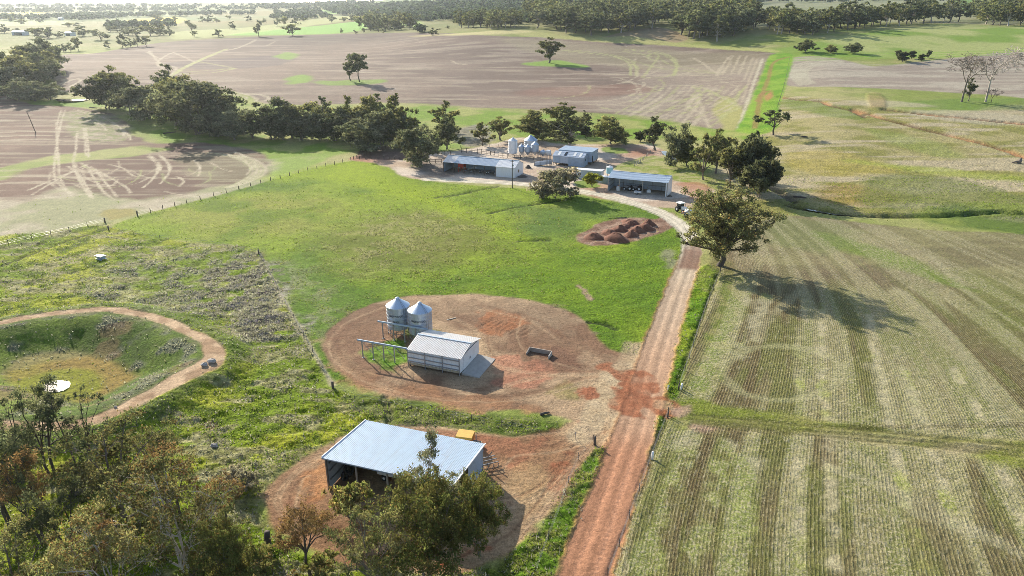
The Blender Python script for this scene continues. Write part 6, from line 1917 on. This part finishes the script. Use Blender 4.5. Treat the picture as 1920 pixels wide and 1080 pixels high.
for x in (0, Lx): MB().prism([(0.03, z0 if x == 0 else .1), (Dy - .03, z0 if x == 0 else .1), (Dy - .03, ev + .2), (Dy * .6, rg - .06), (0.03, ev - .06)], 'x', x - .03, x + .03).obj('gable_wall', MWALLD, s)
wf = part_box('window', MWOOD, s, Lx + .03, Lx + .08, 1.5, 2.4, 2.0, 2.9); part_box('pane', MGLASS, wf, Lx + .08, Lx + .1, 1.57, 2.33, 2.07, 2.83)
part_box('floor', MWOOD, s, .05, Lx - .05, .05, Dy - .1, z0 - .15, z0 - .02)
for x in (.1, 1.6, 3.2, 4.7, 6.2):
    for y in (.1, 2.5, 5.0): MB().box(x - .12, x + .12, y - .12, y + .12, -.1, z0 - .16).obj('stump', MWOOD, s)
b0 = local(HS, HR, .3, 5.5)
s = empty('wool_shed', b0, HR, 'taller blue grey shed on stumps right behind the skylit shearing shed', 'shed')
Lx, Dy, z0 = 13.4, 8.0, 1.0
m = MB(); ribsheet(m, (-.2, -.2, 4.9), (Lx + .2, -.2, 4.9), (Lx + .2, Dy + .2, 5.1), (-.2, Dy + .2, 5.1), .45, .03); m.obj('roof', MZINC, s)
wallpanel('front_wall', MWALLD, s, (0, 0), (Lx, 0), z0, 4.8); wallpanel('back_wall', MWALLD, s, (0, Dy), (Lx, Dy), z0, 5.0, out=-1); wallpanel('side_wall', MWALLD, s, (0, 0), (0, Dy), z0, 4.8, 5.0, out=-1); wallpanel('side_wall', MWALLD, s, (Lx, 0), (Lx, Dy), z0, 4.8, 5.0)
part_box('doorway', MDARK, s, Lx + .05, Lx + .09, .5, 1.3, z0, 3.4); part_box('sliding_door', MWALLD, s, Lx + .06, Lx + .12, 1.4, 3.6, z0, 3.6)
wf = part_box('window', MWOOD, s, Lx + .06, Lx + .11, 6.4, 7.2, 3.2, 4.0); part_box('pane', MWPAINT, wf, Lx + .11, Lx + .13, 6.48, 7.12, 3.28, 3.92)
part_box('floor', MWOOD, s, .06, Lx - .06, .06, Dy - .06, z0 - .15, z0 - .02)
for x in (.3, 4.5, 8.9, 13.1):
    for y in (.3, 4, 7.7): MB().box(x - .12, x + .12, y - .12, y + .12, -.1, z0 - .16).obj('stump', MWOOD, s)

# --- small hut with tanks
US, UR = (22.4, 240.0, 0), R(-19.5)
s = empty('small_hut', US, UR, 'small grey flat roofed hut with one door between the yellow bush and the shearing shed', 'hut')
Lx, Dy = 9.0, 4.0
m = MB(); ribsheet(m, (-.2, -.25, 3.3), (Lx + .2, -.25, 3.3), (Lx + .2, Dy + .2, 3.0), (-.2, Dy + .2, 3.0), .4, .03); m.obj('roof', MWHITE, s)
MB().bar((-.2, -.3, 3.2), (Lx + .2, -.3, 3.2), .1, .2).obj('fascia', MWHITE, s)
part_box('front_wall', MWALL, s, 0, Lx, -.05, .05, .1, 3.2); part_box('back_wall', MWALL, s, 0, Lx, Dy - .05, Dy + .05, .1, 2.95); part_box('side_wall', MWALL, s, -.05, .05, .06, Dy - .06, .1, 3.0); part_box('side_wall', MWALL, s, Lx - .05, Lx + .05, .06, Dy - .06, .1, 3.0)
wf = part_box('window', MWPAINT, s, .7, 1.9, -.1, -.05, 1.2, 2.2); part_box('pane', MGLASS, wf, .78, 1.27, -.12, -.1, 1.28, 2.12); part_box('pane', MGLASS, wf, 1.33, 1.82, -.12, -.1, 1.28, 2.12)
d = part_box('door', MSTRAW, s, 3.9, 4.8, -.11, -.05, .15, 2.2); part_box('handle', MSTEEL, d, 4.62, 4.7, -.15, -.11, 1.1, 1.25)
wf = part_box('window', MWPAINT, s, 5.9, 6.9, -.1, -.05, 1.3, 2.1); part_box('pane', MGLASS, wf, 5.98, 6.82, -.12, -.1, 1.38, 2.02)
p = P1(1142, 341)
t = empty('water_tank', p, 0, 'white and teal water tank raised on a steel stand beside the open machinery shed', 'tank')
MB().lathe([(1.05, 3.0), (1.12, 3.1), (1.12, 5.1), (1.0, 5.25), (.3, 5.45)], 20).obj('tank_body', MTEAL, t); MB().lathe([(1.16, 5.0), (1.16, 5.2), (.25, 5.6), (.05, 5.62)], 20).obj('tank_top', MWPAINT, t)
for k in range(4):
    a = k * 1.571 + .5
    MB().tube([(1.1 * math.cos(a), 1.1 * math.sin(a), -.1), (.95 * math.cos(a), .95 * math.sin(a), 2.98)], .07, 5).obj('leg', MSTEEL, t)
MB().tube([(-1.25, -.2, 3), (-1.25, -.2, 6.2)], .05, 5).obj('overflow_pipe', MPIPE, t)
p = P1(1133.5, 343)
t = empty('rain_tank', p, 0, 'low round grey green rainwater tank between hut and open machinery shed', 'tank')
MB().lathe([(1.35, 0), (1.4, .1), (1.4, .9), (1.43, .95), (1.4, 1.0), (1.4, 1.9), (1.43, 1.95), (1.4, 2.0), (1.35, 2.3)], 22).obj('tank_body', MGREENTANK, t)
MB().lathe([(1.42, 2.29), (.2, 2.55), (.05, 2.56)], 22).obj('tank_roof', MWALL, t)

# --- yard silos and loading gear
for (x, yb, d_, z0, z1, zt, lg, mat, lab, nm) in [
    (961.5, 293, 3.7, 1.35, 6.3, 7.4, 10, MWHITE, 'tall white silo in the yard group, its left end', 'grain_silo'), (995, 282, 5.7, .15, 4.4, 6.2, 0, MSILO, 'wide dark squat silo at the back of the yard group', 'grain_silo'),
    (978, 293, 2.4, 2.0, 4.0, 4.8, 6, MSILO, 'left of two small hopper silos beside the tall white one', 'hopper_silo'), (989.5, 294, 2.4, 2.0, 4.0, 4.9, 6, MSILO, 'right of two small hopper silos beside the tall white one', 'hopper_silo'), (1003, 294, 3.0, 2.1, 5.0, 6.0, 6, MSILO, 'medium hopper silo in front of the wide dark silo', 'hopper_silo'),
    (1018, 296, 2.3, 1.9, 2.7, 3.2, 6, MSILO, 'lowest hopper silo at the right of the yard group', 'hopper_silo')]:
    p = P1(x, yb)
    silo(nm, p.x, p.y, d_, z0, z1, zt, lg, lab, mat, MSILOROOF if mat is not MWHITE else MWHITE, rings=5, az=-1.6, hop=z0 > 1, n=24, gz=p.z)
p = P1(1028, 313)
t = empty('hopper_tower', p, R(-22), 'thin steel tower with a grey box on top left of the shearing shed', 'tower')
MB().prism([(-.35, 4.6), (.35, 4.6), (.75, 5.3), (.75, 6.3), (-.75, 6.3), (-.75, 5.3)], 'x', -.75, .75).obj('hopper_box', MWALL, t)
for xx in (-.65, .65):
    for yy in (-.6, .6): post(t, MSTEEL, xx, yy, -.1, 5.2, .12, 'leg')
for z in (1.4, 3.0): MB().bar((-.65, -.6, z), (.65, -.6, z), .08).obj('brace', MSTEEL, t)
p = P1(1002, 310)
t = empty('loading_ramp', p, R(-8), 'grey sheeted stock loading ramp between long shed and shearing shed', 'ramp')
for yy in (-.9, .9):
    MB().prism([(0, 0), (6.6, .9), (6.6, 2.2), (0, 1.2)], 'y', yy - .04, yy + .04).obj('side_panel', MWALL, t)
MB().prism([(0, 0), (6.6, .9), (6.6, 1.0), (0, .1)], 'y', -.85, .85).obj('deck', MWOOD, t)
for xx in (.1, 2.3, 4.5, 6.5):
    for yy in (-.98, .98): post(t, MWOOD, xx, yy, -.1, 1.5 + xx * .13, .12)


# --- fences
POSTS = {}


def fence(name, px, label, gap, ph=1.2, wires=3, wmat=None, pmat=None, pw=.12, strainers=(), rails=0, cat='fence', group=None):
    """posts one by one along a line on the ground, with wires or rails between them"""
    pmat, wmat = pmat or MWOOD, wmat or MPIPE
    g = P([a for a, b in px], [b for a, b in px])
    o = empty(name, Vector(g[0]), 0, label, cat, group)
    key = (pw, ph, pmat.name)
    if key not in POSTS:
        POSTS[key] = MB().box(-pw / 2, pw / 2, -pw / 2, pw / 2, -.3, ph).mesh('post', pmat)
    pts = []
    for a, b in zip(g[:-1], g[1:]):
        n = max(1, int(round(np.linalg.norm(b[:2] - a[:2]) / gap)))
        pts += [a + (b - a) * k / n for k in range(n)]
    pts.append(g[-1])
    pts = np.array(pts)
    pts[:, 2] = terr(pts[:, 0], pts[:, 1])
    for i, p in enumerate(pts):
        q = link('post', POSTS[key], o, Vector(p - g[0]))
        q.rotation_euler = (rng.normal(0, .03), rng.normal(0, .03), rng.uniform(0, 3))
        f = rng.uniform(.88, 1.1)
        q.scale = (1, 1, f) if i not in strainers else (1.9, 1.9, 1.2)
    rel = [Vector(p - g[0]) for p in pts]
    for k in range(wires):
        z = ph * (k + .9) / (wires + .2)
        mb = MB()
        mb.tube([r + Vector((0, 0, z)) for r in rel], .011, 3, cap=False)
        mb.obj('wire', wmat, o)
    for k in range(rails):
        z = ph * (k + .8) / (rails + .1)
        for a, b in zip(rel[:-1], rel[1:]):
            MB().bar(a + Vector((0, 0, z)), b + Vector((0, 0, z)), .06, .12).obj('rail', pmat, o)
    return o


fence('wire_fence', [(-30, 468), (60, 448), (130, 433), (197, 416)], 'post and wire fence at the left edge below the ploughed field', 4.5, strainers=(0, -1))
fence('wire_fence', [(258, 405), (350, 381), (470, 349), (560, 325), (658, 301), (700, 283), (735, 274)], 'long post and wire fence climbing between ploughed field and green paddock', 4.6, 1.3, pw=.16, strainers=(0,))
fence('wire_fence', [(203, 431), (300, 447), (400, 459), (484, 473)], 'low wire fence between weedy paddock and green paddock, from the strainer post', 9, 1.0, 2, pw=.07, strainers=(0,))
fence('wire_fence', [(485, 473), (520, 541), (570, 631), (624, 725)], 'wire fence with pale dry grass along it beside the silo pad', 8, 1.0, 3, pw=.08, strainers=(0,))
fence('wire_fence', [(626, 727), (665, 748), (715, 756), (830, 778), (940, 800), (1012, 812)], 'thin wire fence across the grassy bank between the two pads', 4.6, 1.05, 2, pw=.06)
fence('wire_fence', [(1112, 828), (1085, 862), (1066, 905), (1048, 960), (1028, 1010), (1005, 1075)], 'thin wire fence on the grassy verge left of the red road', 4.0, 1.1, 3, pw=.06)
fence('wire_fence', [(1350, 512), (1330, 560), (1312, 610), (1293, 670), (1274, 722)], 'wire fence right of the road from the big gum to the strainer post', 5, 1.15, 3, pw=.09, strainers=(0,))
fence('wire_fence', [(1252, 778), (1235, 822), (1216, 872), (1180, 970), (1140, 1080)], 'wire fence right of the road in front of the near stubble', 4.5, 1.1, 3, pw=.07, strainers=(0,))
fence('wire_fence', [(1480, 112), (1473, 150), (1466, 175), (1458, 200)], 'wire fence along the right side of the bright green lane', 6, 1.3, 2, pw=.12)
fence('picket_fence', [(663, 299), (720, 299), (770, 299), (800, 302)], 'row of dark posts along the bare pen left of the long shed', 2.2, 1.3, 1, pw=.18)
fence('yard_rails', [(805, 306), (828, 306)], 'timber yard rails left of the long shed, near pair', 2.6, 1.7, 0, rails=2, pw=.16)
fence('yard_rails', [(812, 291), (845, 290)], 'timber yard rails left of the long shed, far pair', 2.8, 1.7, 0, rails=2, pw=.16)
fence('yard_rails', [(865, 286), (895, 288), (928, 292)], 'dark timber stock yard rails behind the roof of the long shed', 2.2, 2.0, 0, rails=3, pw=.18)
fence('yard_rails', [(934, 294), (952, 296)], 'short dark timber rails left of the tall white silo', 2.2, 1.8, 0, rails=2, pw=.18)
fence('yard_rails', [(964, 297), (1000, 300), (1026, 303)], 'dark timber rails under the yard silos', 2.4, 1.5, 0, rails=2, pw=.16)
fence('wire_fence', [(1225, 283), (1214, 292), (1204, 302), (1190, 312)], 'old grey post fence between the yard and the creek flat', 3, 1.2, 2, pw=.16, pmat=MPALEWOOD)
fence('wire_fence', [(845, 277), (900, 276), (935, 275)], 'thin fence behind the long shed under the leaning gums', 4, 1.1, 2, pw=.1)


def single_post(name, x, yb, yt, w, mat, label, lean=(0, 0), cat='post'):
    p = P1(x, yb)
    h = height_to(p, yt)
    mb = MB(); mb.tube([(0, 0, -.4), (0, 0, h * .5), (0, 0, h)], [w * 1.05, w, w * .9], 8)
    o = mb.obj(name, mat, None, True)
    o.location = p
    o.rotation_euler = (lean[0], lean[1], 0)
    return tag(o, label, cat)


single_post('strainer_post', 204, 432, 424, .18, MWOOD, 'thick dark strainer post where two wire fences meet at the field gate')
single_post('strainer_post', 258, 405, 396, .2, MWOOD, 'thick dark gate post right of the bare gateway on the left')
single_post('strainer_post', 197, 417, 409, .2, MWOOD, 'dark gate post left of the bare gateway, with a dark bush at its foot')
single_post('strainer_post', 485, 477, 468, .14, MWOOD, 'corner post at the top of the fence with pale dry grass')
single_post('strainer_post', 624, 729, 716, .17, MWOOD, 'dark strainer post at the foot of the fence with pale dry grass')
single_post('strainer_post', 1115, 834, 818, .17, MWOOD, 'thick dark strainer post left of the red road throwing a long shadow')
single_post('strainer_post', 1271.5, 731, 718, .12, MWOOD, 'slim dark post of the pair at the paddock gate right of the road', (0, .1))
single_post('strainer_post', 1277, 730, 719, .15, MWPAINT, 'white painted post of the pair at the paddock gate right of the road', (0, .08))
single_post('marker_post', 1252, 732, 722, .07, MWPAINT, 'thin white marker post in the bright grass beside the road')
single_post('marker_post', 1223, 859, 847, .15, MWPAINT, 'stout white capped post beside the near stubble fence')
single_post('strainer_post', 1252, 782, 771, .11, MWOOD, 'dark gate post at the end of the near stubble fence')
single_post('star_picket', 1080, 825, 810, .035, MSTEEL, 'bent rusty picket standing alone on the pad edge left of the road', (0, -.1))
for x, yb, yt, lab, ln in ((960.5, 353, 300, 'tall timber power pole in front of the long machinery shed', 0), (67, 249, 209, 'leaning timber pole alone in the left ploughed field', -.17)):
    p = P1(x, yb)
    h = height_to(p, yt)
    t = empty('power_pole', p, R(-20), lab, 'pole')
    t.rotation_euler = (0, ln, 0)
    MB().tube([(0, 0, -.5), (0, 0, h)], [.17, .12], 8).obj('pole', MWOOD, t)
    MB().bar((-.6, 0, h - .5), (.6, 0, h - .5), .1).obj('crossarm', MWOOD, t)
    if ln == 0:
        part_box('meter_box', MWALL, t, .12, .5, -.15, .15, h * .78, h * .78 + .5)

# --- tractor and boom sprayer half hidden behind the big gum
p = P1(1277, 397)
t = empty('tractor', p, R(-60), 'white roofed tractor parked on the grass behind the big gum', 'tractor')
MB().prism([(-.42, .8), (.42, .8), (.38, 1.7), (-.38, 1.7)], 'x', .3, 2.2).obj('bonnet', MWPAINT, t)
MB().prism([(-.7, .9), (.7, .9), (.75, 2.5), (-.75, 2.5)], 'x', -1.2, .28).obj('cab', MGLASS, t)
MB().prism([(-.95, 2.52), (.95, 2.52), (.85, 2.78), (-.85, 2.78)], 'x', -1.4, .5).obj('cab_roof', MWPAINT, t)
for yy in (-.95, .95): wheel(t, -.7, yy, .85, .85, .5); wheel(t, 1.7, yy, .58, .58, .35)
MB().tube([(1.2, .3, 1.7), (1.2, .3, 2.6)], .06, 6).obj('exhaust', MSTEEL, t)
p = P1(1290, 407)
t = empty('boom_sprayer', p, R(-50), 'boom sprayer with white tank and orange frame under the branches of the big gum', 'sprayer')
tk = MB(); tk.lathe([(.55, -1.0), (.75, -.8), (.78, 0), (.75, .8), (.55, 1.0)], 16)
o = tk.obj('tank', MWPAINT, t, True); o.rotation_euler = (0, R(90), 0); o.location = (0, 0, 1.55)
MB().bar((-1.5, -.5, .75), (2.4, -.5, .75), .14).bar((-1.5, .5, .75), (2.4, .5, .75), .14).obj('chassis', MORANGE, t)
MB().bar((-1.5, -1.4, 1.3), (-1.5, 1.4, 1.3), .12).obj('boom_mount', MORANGE, t)
for yy in (-1.4, 1.4):
    MB().bar((-1.5, yy, 1.0), (1.6, yy, 2.3), .08, .3).obj('folded_boom', MSTEEL, t)
for yy in (-.9, .9): wheel(t, -.2, yy, .65, .65, .35)

# --- small things on the ground
p = P1(190, 487)
t = empty('stock_feeder', p, R(-28), 'small white roofed stock feeder alone in the weedy paddock', 'feeder')
MB().prism([(-.75, 1.0), (.75, 1.0), (0.75, 1.06), (0, 1.2), (-.75, 1.06)], 'x', -1.15, 1.15).obj('roof', MWPAINT, t)
MB().prism([(-.35, .3), (.35, .3), (.6, .9), (-.6, .9)], 'x', -.95, .95).obj('hopper', MWALLD, t)
for xx in (-.95, .95):
    for yy in (-.55, .55): post(t, MSTEEL, xx, yy, -.1, 1.0, .08, 'leg')
for yy in (-.62, .62): part_box('trough', MWALLD, t, -1.0, 1.0, yy - .12, yy + .12, .15, .35)


def rock(loc, r, seed, label, cat='rock', mat=None, name='rock', sq=.7):
    rs = np.random.default_rng(seed)
    m = MB(); n, k = 9, 5
    vs, fs = [], []
    for i in range(k + 1):
        th = math.pi * i / k
        for j in range(n):
            a = 2 * math.pi * j / n
            q = r * rs.uniform(.8, 1.15)
            vs.append((q * math.sin(th) * math.cos(a) * 1.2, q * math.sin(th) * math.sin(a), r * .5 + q * math.cos(th) * sq))
    for i in range(k):
        for j in range(n): fs.append((i * n + j, i * n + (j + 1) % n, (i + 1) * n + (j + 1) % n, (i + 1) * n + j))
    o = m.add(vs, fs).obj(name, mat or MROCK)
    o.location = loc
    return tag(o, label, cat)


rock(P1(384, 686), .5, 1, 'lower left of two grey boulders on the dam bank track')
rock(P1(398, 680), .62, 2, 'upper right of two grey boulders on the dam bank track')
rock(P1(217, 764), .22, 3, 'small dark stone on the dam track near the grove')
rock(P1(402, 838), .45, 4, 'pale stone in the grass right of the grove')
for i, (a, b, r_, mt, lab) in enumerate([((200, 1000), (300, 945), .32, MBARKD, 'long dark fallen log lying in the grove'), ((130, 935), (175, 915), .3, MBARKD, 'dark rotten log at the back of the grove'), ((190, 972), (245, 990), .12, MBARKP, 'white bare fallen branch across the grove log'),
                                         ((1013, 779), (1030, 775), .2, MBARKD, 'short dark log on the grassy bank beside the silo pad'), ((1487, 370), (1512, 372), .3, MBARKD, 'old log lying in the tree shadow by the creek'), ((1503, 257), (1514, 258), .35, MBARKD, 'grey stump wood below the leaning gum'),
                                         ((306, 251), (330, 248), .25, MBARKD, 'dark fallen wood under the left belt'), ((168, 250 - 48), (182, 203), .2, MBARKD, 'small log on the grass left of the belt'), ((1176, 409), (1141, 410), .12, MBARKD, 'thin branch lying above the dumped heaps')]):
    p, q = P1(*a), P1(*b)
    up = Vector((0, 0, r_ * .8))
    mb = MB(); mb.tube([p + up - p, (q - p) * .5 + up + Vector((0, 0, .08)), q - p + up], [r_ * 1.1, r_ * .95, r_ * .7], 8)
    o = mb.obj('fallen_log', mt, None, True)
    o.location = p
    tag(o, lab, 'log')
p = P1(503, 1028)
st = MB(); st.tube([(0, 0, -.3), (.05, 0, 1.0), (.16, 0, 2.3)], [.48, .36, .3], 9); o = tag(st.obj('tree_stump', MBARKD, None, True), 'tall dark burnt stump in the grass left of the rusty tree', 'stump'); o.location = p
p = P1(1910, 306)
t = empty('dead_stump', p, 0, 'grey pile of broken stump wood at the right edge of the pasture', 'stump')
MB().tube([(0, 0, 0), (.2, 0, .9), (.6, .2, 1.9)], [.9, .6, .3], 8).obj('stump', MBARK, t, True); MB().tube([(-2.6, 0, .2), (-1, .1, .6), (1.0, .3, .9)], [.2, .35, .45], 7).obj('limb', MBARK, t, True)

for i, (x, y, rx, h) in enumerate([(1115, 446, 2.6, 1.7), (1156, 449, 3.4, 2.2), (1142, 437, 2.3, 1.3), (1160, 431, 2.3, 1.5), (1183, 441, 2.2, 1.7), (1194, 434, 2.3, 1.6), (1170, 425, 1.9, 1.1), (1208, 429, 2.9, 2.0), (1180, 421, 2.2, 1.3), (1181, 417, 2.8, 1.5), (1216, 422, 2.0, 1.9)]):
    lab = {0: 'red brown soil heap at the left tip of the oval of dumped heaps', 1: 'largest red brown soil heap at the front of the oval of dumped heaps', 7: 'wide grey brown heap at the right of the oval of dumped heaps', 10: 'dark broken topped heap at the far right of the dumped heaps'}.get(i, 'middling brown heap inside the two rows of dumped soil heaps')
    heap('soil_heap', P1(x, y), rx * 1.1, rx * .9, h * .85, MHEAP, 20 + i, lab, 'heap', 'dumped soil heaps', rz=rng.uniform(0, 3), n=22)

# --- hazy farm sheds in the distance
for x, yb, w_, h_, mat, rm, lab in ((39, 66, 26, 4.0, MWALLD, MZINC, 'long blue roofed shed in the hazy distance at the left'), (132, 67, 14, 3.5, MWHITE, MWHITE, 'small white roofed house among far trees at the left'), (115, 38, 7, 4, MWHITE, MWHITE, 'tiny pale shed on the far hazy plain')):
    p = P1(x, yb)
    L_ = w_ * mpp(p)
    t = empty('farm_shed', p, R(-8), lab, 'shed')
    MB().box(-L_ / 2, L_ / 2, -4, 4, -.5, h_).obj('wall', mat, t)
    MB().prism([(-4.6, h_ + .02), (4.6, h_ + .02), (0, h_ + 2.2)], 'x', -L_ / 2 - .4, L_ / 2 + .4).obj('roof', rm, t)
    MB().box(-L_ * .3, L_ * .3, -4.06, -4.02, 0, h_ * .8).obj('doorway', MDARK, t)

# --- water
water('dam_water', [(80, 724), (92, 716), (112, 713), (130, 717), (128, 726), (112, 734), (92, 735), (82, 731)], -1.52)
def pool(name, px, dz):
    q = P([a for a, b in px], [b for a, b in px])
    z = float(np.median(q[:, 2])) + dz
    return water(name, px, z)
pool('creek_water', [(1508, 389), (1522, 390), (1545, 394), (1575, 399), (1608, 402), (1600, 404), (1570, 403), (1540, 398), (1512, 393)], -.55)
pool('creek_pool', [(1240, 284), (1250, 284), (1262, 292), (1268, 300), (1258, 298), (1246, 291)], .12)
pool('flood_puddle', [(104, 187), (122, 184), (150, 184.5), (168, 186), (150, 189), (118, 190)], .15)
pool('flood_puddle', [(-20, 154), (14, 153), (18, 157), (8, 160), (-20, 161)], .15)


# ------------------------------------------------------------------ grass, weeds and stalks as real blades
def tufts(name, prob, n, size, blades, cols, mat, seed, spread=.5, jit=.25):
    rs = np.random.default_rng(seed)
    w = np.clip(prob, 0, None)
    idx = rs.choice(NV, n, p=w / w.sum())
    sc = size * rs.uniform(.5, 1.4, n) * np.clip(1 + (Y[idx] - 90) / 260, .9, 1.8)
    p = np.stack([X[idx] + rs.normal(0, jit, n), Y[idx] + rs.normal(0, jit, n), Z[idx] - .03], -1)
    c0 = np.array(cols, np.float32)[rs.integers(0, len(cols), n)] * rs.uniform(.7, 1.3, (n, 1))
    V, Cc = [], []
    for k in range(blades):
        a = rs.uniform(0, 6.283, n)
        d = np.stack([np.cos(a), np.sin(a), np.zeros(n)], -1)
        s = np.stack([-np.sin(a), np.cos(a), np.zeros(n)], -1)
        root = p + d * (sc * rs.uniform(0, .35, n))[:, None]
        tip = root + d * (sc * spread * rs.uniform(.3, 1, n))[:, None] + np.array([0, 0, 1]) * (sc * rs.uniform(.5, 1, n))[:, None]
        wd = (sc * .2)[:, None]
        V.append(np.stack([root - s * wd, root + s * wd, tip], 1))
        Cc.append(np.repeat((c0 * rs.uniform(.8, 1.25, (n, 1)))[:, None], 3, 1))
    V = np.concatenate(V).reshape(-1, 3)
    Cc = np.concatenate(Cc).reshape(-1, 3).astype(np.float32)
    me = raw_mesh(name, V, None, [mat], False, Cc, tris=np.arange(len(V)).reshape(-1, 3))
    return tag(link(name, me), kind='stuff')


bare = np.clip(1 - np.maximum(np.maximum(PAD, ROADW), crest * 1.2), 0, 1)
vis = ((X / depth.repeat(NC) > -.82) & (X / depth.repeat(NC) < .82) & (Y > 48) & (Y < 330)).astype(float)
greyish = np.clip((COL[:, 2] / (COL[:, 1] + 1e-4) - .45) * 3.5, 0, 1)
tufts('grass_tufts', vis * bare * TUFT ** 2 * (REG != 3) * (1 - greyish) * (Y < 240) * sstep(.4, .6, n_sml) * np.where(SD < 0, .15, 1), 40000, .22, 4, [(.19, .26, .035), (.23, .29, .045), (.14, .20, .035), (.25, .27, .08)], MWEED, 1)
tufts('paddock_tussocks', vis * GP * (REG == 5) * np.exp(-(((X + 22) / 26) ** 2 + ((Y - 172) / 34) ** 2)) * sstep(.42, .6, n_sml), 6000, .24, 4, [(.26, .26, .13), (.20, .21, .09), (.30, .28, .19)], MWEED, 6, .9, .4)
tufts('dry_weeds', vis * bare * TUFT * ((REG == 6) | (REG == 7)) * (greyish + .04) * (Y < 190), 20000, .30, 4, [(.32, .29, .30), (.26, .24, .25), (.37, .345, .35), (.25, .24, .19)], MWEED, 2, .7)
tufts('stubble_stalks', vis * SF * (REG == 3) * (.25 + STRAW) * (Y < 170), 22000, .15, 3, [(.38, .33, .20), (.30, .26, .16), (.20, .22, .08), (.42, .38, .26)], MWEED, 3, .8, .12)
tufts('litter_clods', vis * np.clip(PAD, 0, 1) * (Y < 150), 9000, .12, 3, [(.16, .09, .06), (.12, .08, .055), (.24, .17, .12)], MWEED, 4, 1.2, .15)
print('script done')
